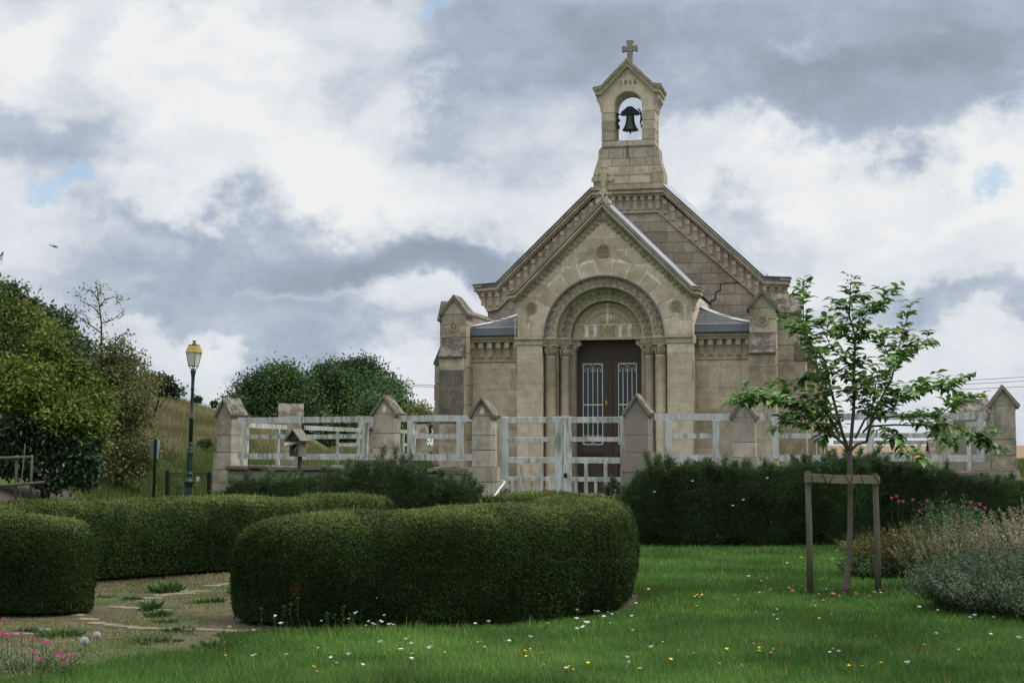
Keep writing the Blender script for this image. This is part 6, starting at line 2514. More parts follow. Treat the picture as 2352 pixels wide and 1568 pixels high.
ab = at(1941, 1356, AYd)
ab.z = 0
apple = empty('apple_tree', ab, 0, 'young apple tree with a slightly crooked trunk tied to a low wooden rail', 'tree')
trunk_px = [(1939, 1362), (1942, 1345), (1947, 1315), (1951, 1270), (1953, 1200), (1953, 1120), (1952, 1060), (1951, 1035)]
tp = [at(x, y, AYd) - ab for x, y in trunk_px]
tp[0].z = -.03
mb = MB()
mb.tube(tp, [.052, .046, .033, .031, .029, .028, .030, .032], 10)
mb.build('trunk', M('bark'), apple)
BR = [
    ([(1155, 1235), (1160, 1200), (1180, 960), (1183, 700), (1190, 480), (1150, 350), (1155, 220), (1163, 108)], .024, 0.0),
    ([(1150, 1245), (1110, 1190), (1000, 1110), (860, 1070), (720, 1060), (665, 1105)], .018, -.35),
    ([(1148, 1240), (1112, 1150), (1060, 960), (1010, 760), (985, 640), (900, 540), (850, 440), (845, 300), (850, 200), (850, 125)], .019, .25),
    ([(1150, 1240), (1100, 1100), (1010, 960), (950, 800), (930, 650), (920, 560)], .015, -.3),
    ([(1110, 1150), (1000, 1020), (850, 930), (700, 860), (560, 830)], .013, .5),
    ([(1060, 1060), (900, 980), (700, 920), (540, 880), (460, 885)], .012, -.6),
    ([(700, 920), (600, 900), (470, 930), (380, 915)], .008, -.7),
    ([(1000, 1020), (900, 960), (800, 1000), (760, 1005)], .008, .2),
    ([(1160, 1240), (1200, 1200), (1265, 1180), (1300, 1030), (1370, 880), (1430, 770), (1450, 680), (1480, 560), (1505, 450), (1545, 340), (1560, 270)], .018, .3),
    ([(1460, 650), (1540, 600), (1620, 550), (1690, 512)], .008, .5),
    ([(1450, 690), (1400, 590), (1365, 520), (1350, 455)], .008, -.1),
    ([(1265, 1180), (1290, 1060), (1310, 900), (1330, 780), (1400, 690), (1420, 650)], .013, -.4),
    ([(1190, 1160), (1250, 1040), (1400, 920), (1560, 870), (1700, 830), (1850, 780), (1930, 748)], .014, .1),
    ([(1700, 830), (1790, 810), (1840, 860), (1845, 900)], .006, .1),
    ([(1240, 1120), (1330, 1020), (1520, 1015), (1740, 1015), (1830, 940), (1930, 900), (2000, 882)], .013, -.3),
    ([(1290, 1080), (1450, 1070), (1620, 1075), (1800, 1062), (1900, 1110), (2010, 1160), (2090, 1205), (2150, 1225)], .013, .4),
    ([(1800, 1062), (1720, 1110), (1760, 1160), (1850, 1190)], .007, .5),
    ([(1340, 1075), (1430, 1120), (1500, 1195), (1545, 1260), (1620, 1290), (1650, 1300)], .010, -.5),
    ([(1190, 480), (1220, 400), (1290, 320), (1380, 250), (1425, 195)], .009, .2),
    ([(1290, 320), (1340, 300), (1370, 290)], .005, .2),
    ([(1183, 700), (1110, 630), (1020, 540), (975, 430), (955, 385)], .009, -.3),
    ([(1188, 520), (1120, 470), (1050, 420), (985, 385)], .008, .35),
    ([(1185, 780), (1080, 735), (1010, 690)], .007, -.2),
    ([(1182, 860), (1250, 800), (1310, 760)], .007, .3),
    ([(845, 450), (790, 400), (745, 360)], .006, .3),
    ([(930, 640), (870, 480), (800, 460), (740, 400)], .006, -.2),
    ([(1185, 700), (1230, 660), (1260, 650)], .005, .1),
    ([(1150, 350), (1090, 260), (1055, 238)], .006, -.2),
    ([(1160, 240), (1210, 235), (1245, 228)], .005, .2),
    ([(1100, 1100), (1060, 1080), (990, 1150), (970, 1170)], .006, -.2),
    ([(1010, 760), (930, 760), (850, 780), (800, 800)], .007, .2),
    ([(1180, 960), (1130, 860), (1100, 840)], .006, -.1),
    ([(1190, 480), (1250, 480), (1300, 495)], .006, .1),
    ([(1300, 1030), (1230, 930), (1200, 860), (1250, 800)], .007, -.3),
    ([(1300, 1030), (1400, 980), (1460, 900), (1500, 880)], .007, .3),
    ([(1560, 870), (1600, 820), (1640, 790)], .006, .2),
]
# one curved drooping leaf
lv = []
for j, (u, w_) in enumerate(((0, .06), (.2, .75), (.45, 1.0), (.7, .8), (.88, .4), (1.0, .03))):
    ln_, wd = .094, .030
    z = -.042 * (u ** 2) * 1.2
    for s in (-1, 0, 1):
        lv.append((u * ln_, s * wd * w_, z + abs(s) * .010 * w_))
lf = []
for j in range(5):
    for s in (0, 1):
        lf.append((3 * j + s, 3 * j + 3 + s, 3 * j + 4 + s, 3 * j + 1 + s))
leafmeshes = []
for q in range(7):
    me_ = bpy.data.meshes.new('apple_leaf')
    k_ = .8 + .07 * q
    dr = .7 + .25 * (q % 3)
    me_.from_pydata([(x * k_, y * k_, z * dr * k_) for x, y, z in lv], [], lf)
    me_.polygons.foreach_set('use_smooth', [True] * len(me_.polygons))
    a_ = me_.attributes.new('tint', 'FLOAT', 'POINT')
    a_.data.foreach_set('value', [(.05, .2, .35, .5, .65, .8, .45)[q]] * len(lv))
    me_.materials.append(M('apple_leaf'))
    leafmeshes.append(me_)
ymesh = leafmeshes[3].copy()
ymesh.attributes['tint'].data.foreach_set('value', [1.0] * len(lv))
Lfr = []
rl = random.Random(3)
for bi, (pp_, r_, dep) in enumerate(BR):
    n_ = len(pp_)
    px_ = [zp(*p) for p in pp_]
    pts = [at(a_[0], a_[1], AYd + dep * (i / (n_ - 1)) ** .8 + rl.uniform(-.02, .02)) - ab for i, a_ in enumerate(px_)]
    mb = MB()
    mb.tube(pts, [r_ * (1 - .82 * i / (n_ - 1)) for i in range(n_)], 6)
    mb.build('branch', M('bark') if r_ > .012 else M('twig'), apple)
    if r_ > .0075:
        sh = MB()
        for q in range(7 if r_ > .011 else 4):
            u_ = rl.uniform(.35, .95) * (n_ - 1)
            i_ = min(int(u_), n_ - 2)
            c0 = pts[i_].lerp(pts[i_ + 1], u_ - i_)
            dv = Vector((rl.gauss(0, .8), rl.gauss(0, .8), rl.uniform(.1, 1.0))).normalized()
            ls = rl.uniform(.10, .24)
            sh.tube([c0, c0 + dv * ls * .5 + Vector((0, 0, .01)), c0 + dv * ls], [.0035, .003, .0015], 3, False)
            for w_ in range(int(ls / .028)):
                c1 = c0 + dv * ls * rl.uniform(.2, 1)
                a_ = rl.uniform(0, 2 * math.pi)
                Lfr.append((c1, (Vector((math.cos(a_), math.sin(a_) * .8, rl.uniform(-.2, .6))) + dv * .6).normalized()))
        tag(sh.build('side_shoots', M('twig'), apple), kind='stuff')
    acc = 0
    cum = [0]
    for i in range(n_ - 1):
        cum.append(cum[-1] + (pts[i + 1] - pts[i]).length)
    T = cum[-1]
    start = .30 if r_ > .012 else .06
    s_ = T * start
    side = 1
    while s_ < T:
        i = max(k for k in range(n_ - 1) if cum[k] <= s_)
        f = (s_ - cum[i]) / max(1e-6, cum[i + 1] - cum[i])
        c_ = pts[i].lerp(pts[i + 1], min(1, f))
        tdir = (pts[i + 1] - pts[i]).normalized()
        nl = rl.choice((1, 2, 2, 3, 4)) if s_ > T * .35 else rl.choice((1, 2, 3, 4, 4))
        for q in range(nl):
            a_ = rl.uniform(0, 2 * math.pi)
            out = Vector((math.cos(a_), math.sin(a_) * .8, rl.uniform(-.25, .6)))
            out = (out + tdir * .5).normalized()
            b0 = c_ + out * rl.uniform(.01, .07) + Vector((rl.gauss(0, .012), rl.gauss(0, .012), rl.gauss(0, .012)))
            Lfr.append((b0, out))
        side = -side
        s_ += rl.uniform(.016, .030)
print('apple leaves', len(Lfr))
rl.shuffle(Lfr)


def leaf_matrix(b0, out):
    x = out.normalized()
    up = Vector((rl.gauss(0, .3), rl.gauss(0, .3), 1))
    y = up.cross(x).normalized()
    z = x.cross(y)
    m_ = Matrix((x, y, z)).transposed().to_4x4()
    m_.translation = b0
    return m_


for k_, (b0, out) in enumerate(Lfr[:290]):
    o = bpy.data.objects.new('leaf', ymesh if k_ % 145 == 9 else leafmeshes[k_ % 7])
    COL.objects.link(o)
    o.parent = apple
    o.matrix_local = leaf_matrix(b0, out)
V_, F_, T_ = [], [], []
base_ = np.array(lv)
for k_, (b0, out) in enumerate(Lfr[290:]):
    m_ = np.array(leaf_matrix(b0, out))
    sc_ = rl.uniform(.75, 1.2)
    v = (base_ * sc_) @ m_[:3, :3].T + m_[:3, 3]
    o_ = len(V_)
    V_.extend(v.tolist())
    F_.extend([tuple(i + o_ for i in f) for f in lf])
    T_.extend([1.0 if k_ % 160 == 7 else rl.uniform(0, .9)] * len(lv))
me_ = bpy.data.meshes.new('leaves')
me_.from_pydata(V_, [], F_)
me_.polygons.foreach_set('use_smooth', [True] * len(me_.polygons))
a_ = me_.attributes.new('tint', 'FLOAT', 'POINT')
a_.data.foreach_set('value', T_)
me_.materials.append(M('apple_leaf'))
lo_ = bpy.data.objects.new('leaves', me_)
COL.objects.link(lo_)
lo_.parent = apple
tag(lo_, kind='stuff')
# one apple still hanging
mb = MB()
mb.lathe([(.0, -.030), (.022, -.026), (.036, -.004), (.030, .020), (.012, .028), (.0, .022)], 12)
hang = mb.build('hanging_apple', M('apple_skin'))
hang.location = at(1867, 800, AYd - .1)
tag(hang, 'single ripening apple hanging in the left part of the young tree', 'apple')

# stakes and tie rail
sr = empty('tree_support', at(1936, 1356, 16.95) * 1.0, 0, 'two weathered round stakes joined by a tie rail, propping the apple tree', 'tree stake')
sr.location.z = 0
o0 = Vector(sr.location)
for (xa, ya, xb, yb) in ((1855, 1083, 1861, 1360), (2010, 1088, 2017, 1358)):
    a, b_ = at(xa, ya, 17.0) - o0, at(xb, yb, 17.0) - o0
    b_.z = -.05
    mb = MB()
    mb.tube([a + Vector((0, 0, .006)), a, a.lerp(b_, .5) + Vector((.004, 0, 0)), b_], [.024, .031, .034, .037], 12)
    mb.build('stake', M('stake_wood'), sr)
a, b_ = at(1848, 1097, 16.95) - o0, at(2021, 1101, 16.95) - o0
mb = MB()
vs = []
for i in range(7):
    p = a.lerp(b_, i / 6) + Vector((0, 0, .004 * math.sin(i * 1.7)))
    vs += [(p.x, p.y - .014, p.z - .047), (p.x, p.y - .014, p.z + .045), (p.x, p.y + .010, p.z + .045), (p.x, p.y + .010, p.z - .047)]
fs = [(4 * i + q, 4 * i + (q + 1) % 4, 4 * i + 4 + (q + 1) % 4, 4 * i + 4 + q) for i in range(6) for q in range(4)]
fs += [(0, 3, 2, 1), (24, 25, 26, 27)]
mb.add(vs, fs)
mb.build('tie_rail', M('rail_wood'), sr)
mb = MB()
mid = a.lerp(b_, .6)
for dx, sl in ((-.42, .03), (-.30, .05), (-.17, -.06), (-.06, .06), (.03, -.02), (.12, .02), (.25, .07)):
    mb.tube([(mid.x + dx, mid.y - .020, mid.z + .052), (mid.x + dx + sl, mid.y - .020, mid.z - .054), (mid.x + dx + sl, mid.y + .02, mid.z - .054)], .0035, 4)
tag(mb.build('binding_twine', M('black_iron'), sr), kind='stuff')

# fallen apples
am = MB()
am.lathe([(.0, .0), (.024, .003), (.037, .022), (.036, .038), (.022, .054), (.006, .050), (.0, .046)], 12)
amesh = am.mesh('fallen_apple')
amesh.materials.append(M('apple_skin'))
AP = [(1810, 1348, 'lighter orange apple of the pair lying in the grass left of the left stake'), (1821, 1354, 'browner apple of the pair lying in the grass left of the left stake'), (1795 + 55, 1352, 'small pinkish apple lying just left of the left stake foot'),
      (1893, 1372 + 3, 'pink apple lying in the grass in front of the stakes'), (1945 + 62, 1358, 'brownish apple lying beside the right stake foot'), (1960, 1340, 'pale apple lying right behind the trunk foot'), (1963, 1359, 'bright orange apple lying right of the trunk foot'),
      (1911, 1362, 'dull red apple lying left of the trunk foot'), (1772, 1352, 'red apple lying farthest left of the stakes')]
for (px, py, lab) in AP:
    r = ray(px, py)
    t_ = -(EYE - .035) / r.z
    o = bpy.data.objects.new('fallen_apple', amesh)
    COL.objects.link(o)
    o.location = (r.x * t_, r.y * t_, .004)
    o.scale = (rnd.uniform(.55, .8),) * 3
    o.rotation_euler = (rnd.uniform(-1, 1), rnd.uniform(-1, 1), rnd.uniform(0, 6))
    tag(o, lab, 'apple', 'fallen apples under the young tree')


# ---- flower bed on the right
def stems_bush(name, label, base, rx, ry, h, nst, leafn, lmat, lsize, headmat=None, headfrac=.3, lean=.5, stemmat='brown_stem', headw=.02, group=None, droop=0, headn=26, dome=True, cat='bush'):
    t = empty(name, base, 0, label, cat, group)
    ang = rng.random(nst) * 2 * math.pi
    rr_ = np.sqrt(rng.random(nst))
    bx, by = rx * .55 * rr_ * np.cos(ang), ry * .55 * rr_ * np.sin(ang)
    hh = h * rng.uniform(.72, 1.05, nst) * (1 - .40 * rr_ ** 2 if dome else 1)
    lx, ly = np.cos(ang) * rr_ * rx * lean + rng.normal(0, .05, nst), np.sin(ang) * rr_ * ry * lean + rng.normal(0, .05, nst)
    mb = MB()
    tipP = np.stack([bx + lx, by + ly, hh], 1)
    # stems as thin upright triangles
    P0 = np.stack([bx, by, np.zeros(nst)], 1)
    blades('stems', P0, tipP - P0, np.linalg.norm(tipP - P0, axis=1), .010, M(stemmat), t, kind='stuff')
    k = leafn // nst
    u = rng.random((nst, k)) * (1 - headfrac * .7)
    P = P0[:, None] + (tipP - P0)[:, None] * u[..., None] + rng.normal(0, .022, (nst, k, 3))
    P[..., 2] = np.abs(P[..., 2])
    D = rng.normal(0, 1, (nst, k, 3)) + np.array([0, 0, .4 + droop])
    leaves('leaves', P.reshape(-1, 3), D.reshape(-1, 3), lsize * rng.uniform(.6, 1.3, nst * k), lsize * .5, M(lmat), t)
    if headmat:
        sel = rng.random(nst) < .55
        m_ = int(sel.sum())
        uu = rng.random((m_, headn)) * headfrac
        P = tipP[sel][:, None] - (tipP - P0)[sel][:, None] * uu[..., None] + rng.normal(0, headw, (m_, headn, 3)) * (.3 + uu[..., None] * 2)
        D = rng.normal(0, 1, (m_, headn, 3)) + np.array([0, 0, .5])
        leaves('flower_spikes', P.reshape(-1, 3), D.reshape(-1, 3), .022, .014, M(headmat), t)
    return t


def ground_at(px, py):
    r = ray(px, py)
    t_ = -EYE / r.z
    return Vector((r.x * t_, r.y * t_, 0))


g_ = ground_at(2210, 1385)
stems_bush('catmint_bush', 'large grey green mounded bush with lilac tinged foliage at the lower right', (4.72, 15.0, 0), .95, .9, .62, 1500, 60000, 'catmint_leaf', .030, 'catmint_leaf', .25, .5, droop=-.3, dome=True)
stems_bush('catmint_bush', 'lower grey green tuft spilling out on the grass at the right edge', (5.05, 14.35, 0), .75, .55, .42, 700, 24000, 'catmint_leaf', .030, None, .2, .5, droop=-.3)
stems_bush('seedhead_plant', 'tall straw coloured plants gone to seed behind the grey green bush', (5.55, 16.1, 0), 1.0, .8, 1.12, 620, 16000, 'catmint_leaf', .035, 'seedhead', .32, .35, headw=.016, headn=46)
stems_bush('seedhead_plant', 'thin pale seed spikes left of the tall straw coloured plants', (4.95, 17.6, 0), .7, .6, .86, 240, 6000, 'salvia_leaf', .035, 'seedhead', .35, .4, headw=.012, headn=36)
stems_bush('salvia_bush', 'brown stemmed bush with yellowing leaves right of the stakes', (4.95, 19.2, 0), .80, .6, .80, 900, 15000, 'brown_stem', .040, None, .3, .95, droop=.1)
stems_bush('salvia_bush', 'fresh green upper shoots of the pink flowered bush', (5.45, 19.6, 0), .75, .5, 1.05, 300, 11000, 'salvia_leaf', .035, None, .1, .3, stemmat='salvia_leaf')
stems_bush('salvia_bush', 'low yellow green clump at the foot of the brown stemmed bush', (4.35, 19.0, 0), .45, .4, .32, 260, 5000, 'salvia_leaf', .04, None, .1, .5)
stems_bush('salvia_bush', 'dark green plants at the right edge behind the straw coloured seed heads', (6.9, 20.0, 0), 1.0, .7, .8, 420, 14000, 'feather_leaf', .05, None, .1, .4, stemmat='brown_stem')


pb = ground_at(60, 1545)
stems_bush('wiry_salvia', 'thin wiry stemmed plant carrying the pink blossoms at the lower left corner', (pb.x, pb.y, 0), .55, .45, .24, 130, 900, 'salvia_leaf', .022, None, .1, .5, stemmat='salvia_leaf', cat='plant')


def small_flower(name, mesh, loc, rot=(0, 0, 0), scale=1.0, **kw):
    o = bpy.data.objects.new(name, mesh)
    COL.objects.link(o)
    o.location = loc
    o.rotation_euler = rot
    o.scale = (scale,) * 3
    return tag(o, **kw)


def flower_mesh(name, petal, stem_h, kind):
    mb = MB()
    mb.tube([(0, 0, -stem_h), (0.006, 0, -stem_h * .5), (0, 0, 0)], .0022, 3, False)
    ns = len(mb.f)
    if kind == 'daisy':
        n = 9
        for k in range(n):
            a = k / n * 2 * math.pi
            c_, s_ = math.cos(a), math.sin(a)
            mb.add([(0, 0, .002), (.011 * c_ - .0055 * s_, .011 * s_ + .0055 * c_, .006), (.019 * c_, .019 * s_, .004), (.011 * c_ + .0055 * s_, .011 * s_ - .0055 * c_, .006)], [(0, 1, 2, 3)])
        mb.lathe([(.006, .002), (.006, .007), (0, .009)], 6)
    elif kind == 'umbel':
        for k in range(11):
            a = k * 2.4
            r = .0075 * math.sqrt(k)
            x, y = r * math.cos(a), r * math.sin(a)
            mb.tube([(0, 0, -.02), (x, y, 0)], .001, 3, False)
            mb.lathe([(0, -.003), (.0065, .0), (.005, .003), (0, .004)], 5, (x, y, .003 - r * .15))
    elif kind == 'ball':
        mb.lathe([(0, -.010), (.009, -.007), (.012, 0), (.009, .008), (0, .012)], 8)
        for k in range(10):
            a = k * 2.4
            mb.tube([(0, 0, 0), (.014 * math.cos(a), .014 * math.sin(a), .010 * math.sin(k))], [.004, .001], 3, False)
    elif kind == 'lips':
        for (dx, dz, w_) in ((.016, .006, .011), (-.014, .010, .009), (.012, -.014, .014), (-.012, -.012, .012)):
            mb.add([(0, 0, 0), (dx * .6, -.008, dz * .6 + w_ * .6), (dx * 1.4, -.012, dz * 1.3), (dx * .6, -.006, dz * .6 - w_ * .6)], [(0, 1, 2, 3)])
        mb.tube([(0, .01, -.004), (0, 0, 0)], [.003, .006], 5)
    elif kind == 'clock':
        for k in range(120):
            z = 1 - 2 * (k + .5) / 120
            r = math.sqrt(1 - z * z)
            a = k * 2.39996
            d = Vector((r * math.cos(a), r * math.sin(a), z))
            e = d * .032
            u = d.orthogonal().normalized()
            w_ = d.cross(u)
            mb.add([tuple(d * .006), tuple(e + u * .005), tuple(e - u * .003 + w_ * .004), tuple(e - u * .003 - w_ * .004)], [(0, 1, 2), (0, 2, 3), (1, 2, 3)])
    me_ = mb.mesh(name)
    me_.materials.append(M('weed_leaf'))
    me_.materials.append(M(petal))
    me_.polygons.foreach_set('material_index', [0 if i < ns else 1 for i in range(len(me_.polygons))])
    return me_


yel = [flower_mesh('yellow_flower', 'yellow_petal', h, 'daisy') for h in (.08, .12)]
whi = [flower_mesh('white_umbel', 'white_petal', h, 'umbel') for h in (.10, .16)]
clo = flower_mesh('pink_clover', 'clover_pink', .07, 'ball')
pnk = flower_mesh('pink_flower', 'hot_pink', .22, 'lips')
clk = flower_mesh('dandelion_clock', 'seed_white', .14, 'clock')
rf = random.Random(12)


def blocked(x, y):
    # under the hedges or shrubs
    if y > 24.2:
        return True
    for (ax, ay, bx, by, w) in ((-2.5, 14.95, -1.75, 14.45, .72), (-1.75, 14.45, -.95, 14.42, .72), (-.95, 14.42, -.15, 14.65, .72), (-.15, 14.65, .45, 15.3, .72), (.45, 15.3, .66, 16.3, .72), (.66, 16.3, .66, 17.4, .72),
                                (-7.3, 15.6, -4.1, 14.8, .68), (-7.2, 16, -6.3, 17.3, .7), (-6.3, 17.3, -3.8, 20.2, .72), (-3.8, 20.2, -1.55, 21.3, .7), (-.35, 21.3, 1.2, 21.5, .6)):
        dx, dy = bx - ax, by - ay
        t_ = max(0, min(1, ((x - ax) * dx + (y - ay) * dy) / (dx * dx + dy * dy)))
        if (x - ax - t_ * dx) ** 2 + (y - ay - t_ * dy) ** 2 < w * w:
            return True
    return ((x - 4.85) / .9) ** 2 + ((y - 14.9) / .9) ** 2 < 1 or ((x - 5.2) / 1.1) ** 2 + ((y - 17.5) / 2.6) ** 2 < 1


def scatter(n, test, meshes, name, lab, cat, grp, hz, tilt=.35):
    c_ = 0
    tries = 0
    cl = [(rf.uniform(0, 2352), 1568 - 290 * rf.random()) for _ in range(14)]
    while c_ < n and tries < n * 60:
        tries += 1
        px = rf.uniform(0, 2352)
        py = 1568 - (1568 - 1268) * rf.random() ** 1.0
        if rf.random() < .55:
            k_ = rf.choice(cl)
            px = k_[0] + rf.gauss(0, 70)
            py = min(1567, max(1268, k_[1] + rf.gauss(0, 16)))
        p = ground_at(px, py)
        if blocked(p.x, p.y) or not test(px, py, p):
            continue
        me_ = rf.choice(meshes)
        z = rf.uniform(*hz)
        small_flower(name, me_, (p.x, p.y, z), (rf.uniform(-tilt, tilt), rf.uniform(-tilt, tilt), rf.uniform(0, 6.28)), rf.uniform(.42, .85), label=lab, cat=cat, group=grp)
        c_ += 1


lawn = lambda px, py, p: not bool(in_gravel(p.x, p.y)) and px > 480
scatter(90, lawn, yel, 'yellow_flower', 'small yellow daisy like flower in the lawn', 'flower', 'yellow wild flowers in the lawn', (.07, .12))
scatter(26, lambda px, py, p: lawn(px, py, p) and px < 1500 and py > 1450, whi, 'white_umbel', 'flat white yarrow head in the lawn', 'flower', 'white yarrow heads in the lawn', (.10, .17))
scatter(55, lawn, whi, 'white_umbel', 'flat white yarrow head in the lawn', 'flower', 'white yarrow heads in the lawn', (.08, .13))
scatter(22, lawn, [clo], 'pink_clover', 'small pink clover head in the lawn', 'flower', 'pink clover heads in the lawn', (.06, .09))
scatter(10, lambda px, py, p: 1740 < px < 1960 and 1300 < py < 1345, [clo], 'pink_clover', 'small pink clover head in the lawn', 'flower', 'pink clover heads in the lawn', (.06, .09))
for (px, py) in ((2, 1480), (10, 1443), (25, 1478), (48, 1480), (72, 1488), (95, 1498), (104, 1505), (73, 1530), (90, 1545), (126, 1532), (140, 1534), (160, 1533), (146, 1552), (15, 1490)):
    p = ground_at(px, py + 38)
    small_flower('pink_flower', pnk, (p.x, p.y, .20 + rf.uniform(-.02, .02)), (0, 0, rf.uniform(-1, 1)), 1.15, label='bright pink salvia blossom on a wiry stem at the lower left corner', cat='flower', group='pink blossoms at the lower left')
for (px, py) in ((2047, 1142), (2060, 1138), (2063, 1150), (2073, 1150), (2098, 1146), (2128, 1148), (2110, 1172), (2230, 1152), (2250, 1156), (2238, 1164), (2262, 1165), (2198, 1181), (2187, 1230), (2210, 1237), (2262, 1200), (2280, 1206)):
    p = at(px, py, 19.3)
    small_flower('pink_flower', pnk, p, (0, 0, rf.uniform(-1, 1)), 1.3, label='pink salvia blossom above the bed at the right', cat='flower', group='pink blossoms of the right flower bed')
for (px, py, lab) in ((193, 1483, 'nearer and larger dandelion clock at the lower left'), (222, 1468, 'farther and smaller dandelion clock at the lower left')):
    p = ground_at(px, py + 30)
    small_flower('dandelion_clock', clk, (p.x, p.y, .135), (0, 0, 0), 1.0 if px == 193 else .85, label=lab, cat='dandelion')
# taller budding yarrow stalks against the foreground hedge
for i in range(26):
    px = rf.uniform(590, 1330)
    p = ground_at(px, 1458 - (px - 590) * .035)
    hh = rf.uniform(.14, .30)
    t = empty('yarrow_stalk', p, rf.uniform(0, 6), 'thin budding yarrow stalk standing against the foot of the foreground hedge', 'plant', 'budding yarrow stalks at the hedge foot')
    mb = MB()
    dx = rf.uniform(-.03, .03)
    mb.tube([(0, 0, 0), (dx * .4, 0, hh * .5), (dx, 0, hh)], [.004, .003, .002], 4)
    for q in range(5):
        z = hh * (.2 + .15 * q)
        a = rf.uniform(0, 6)
        mb.add([(dx * z / hh, 0, z), (dx * z / hh + .02 * math.cos(a), .02 * math.sin(a), z + .02), (dx * z / hh + .04 * math.cos(a), .04 * math.sin(a), z + .018), (dx * z / hh + .02 * math.cos(a + .4), .02 * math.sin(a + .4), z + .006)], [(0, 1, 2, 3)])
    mb.build('stem', M('weed_leaf'), t)
    mb = MB()
    for q in range(4):
        a = rf.uniform(0, 6)
        mb.lathe([(0, -.005), (.009, 0), (.007, .006), (0, .008)], 6, (dx + .013 * math.cos(a), .013 * math.sin(a), hh + rf.uniform(-.01, .006)))
    mb.build('buds', M('white_petal') if i % 3 == 0 else M('weed_leaf'), t)


# ---- ring of edging stones in the gravel
def slab(px, py, w, d, label, rz):
    p = ground_at(px, py)
    n = 7
    pts = []
    for k in range(n):
        a = k / n * 2 * math.pi
        r = rf.uniform(.75, 1.1)
        pts.append((w / 2 * r * math.cos(a), d / 2 * r * math.sin(a)))
    mb = MB()
    vs = [(x, y, 0) for x, y in pts] + [(x * .97, y * .95, .030) for x, y in pts] + [(x * .88, y * .85, .036 + rf.uniform(-.003, .003)) for x, y in pts]
    fs = [(i, (i + 1) % n, n + (i + 1) % n, n + i) for i in range(n)] + [(n + i, n + (i + 1) % n, 2 * n + (i + 1) % n, 2 * n + i) for i in range(n)] + [tuple(range(2 * n, 3 * n))]
    mb.add(vs, fs)
    o = mb.build('flat_stone', M('slab_stone'), None, (p.x, p.y, -.006), rz)
    return tag(o, label, 'stone', 'flat edging stones set in the gravel')


arc1 = [(176, 1417), (204, 1427), (232, 1437), (262, 1441), (292, 1445), (330, 1449), (366, 1450), (402, 1449), (438, 1451), (470, 1451), (500, 1453), (530, 1454)]
for i, (px, py) in enumerate(arc1):
    slab(px, py, .22 + .05 * (i % 3), .11 + .03 * (i % 2), 'flat pale stone in the curved front edging of the gravel patch' if 2 < i < 11 else ('leftmost stone of the front edging, touching the left hedge end' if i == 0 else 'rightmost stone of the front edging, at the foreground hedge foot' if i == 11 else 'flat pale stone in the bending left part of the front edging'), -.5 + .09 * i if i < 6 else 0)
arc2 = [(352, 1378), (372, 1372), (395, 1369), (425, 1367), (455, 1362), (485, 1349), (515, 1346), (540, 1344), (330, 1385)]
for i, (px, py) in enumerate(arc2):
    slab(px, py, .26, .14, 'flat pale stone in the rear edging of the gravel patch', .3)
for (px, py) in ((358, 1401), (392, 1404), (430, 1406), (330, 1399), (470, 1362)):
    slab(px - 60, py, .24, .12, {358: 'flat stone behind the upright weed tuft in the gravel', 392: 'middle stone of the short row inside the gravel patch', 430: 'rightmost stone of the short row inside the gravel patch', 330: 'leftmost flat stone inside the gravel patch, by the hedge end', 470: 'flat stone by the foot of the rear hedge in the gravel patch'}[px], 0)
slab(92, 1452, .42, .16, 'wide flat stone under the left hedge end', 0)
slab(40, 1461, .30, .12, 'flat stone at the left edge below the hedge', 0)

# pebbles
n = 5000
px = rng.uniform(0, 1150, n * 3)
py = rng.uniform(1310, 1568, n * 3)
X = (px - 1176) / F
pts = []
for a_, b2 in zip(px, py):
    p = ground_at(a_, b2)
    if in_gravel(p.x, p.y) and not blocked(p.x, p.y):
        pts.append((p.x, p.y, .014))
    if len(pts) >= n:
        break
pts = np.array(pts)
sz = rng.uniform(.004, .011, (len(pts), 1))
D4 = np.array([(1, 0, -.3), (-.5, .8, -.3), (-.5, -.8, -.3), (0, 0, .7)])
V = pts[:, None] + D4[None] * sz[:, :, None] * rng.uniform(.7, 1.3, (len(pts), 4, 1))
tri = V[:, [[0, 1, 3], [1, 2, 3], [2, 0, 3]]].reshape(-1, 3, 3)
po = bpy.data.objects.new('gravel_pebbles', raw_mesh('gravel_pebbles', tri, 3, M('pebble')))
COL.objects.link(po)
tag(po, kind='stuff')


# ---- weeds
def weed(px, py, r, h, label, n=40, mat_='weed_leaf'):
    n = int(n * 1.6)
    h = h * .85
    p = ground_at(px, py)
    t = empty('weed_clump', p, 0, label, 'weed', 'weed clumps in the gravel patch')
    a = rng.random(n) * 2 * math.pi
    rad = rng.random(n) ** .7
    P = np.stack([np.cos(a) * rad * r * .45, np.sin(a) * rad * r * .45, np.full(n, .01)], 1)
    D = np.stack([np.cos(a) * (.3 + rad), np.sin(a) * (.3 + rad), .5 + .9 * rng.random(n)], 1)
    leaves('leaves', P, D, h * rng.uniform(.5, 1.1, n), h * .26, M(mat_), t, kind='stuff')
    return t


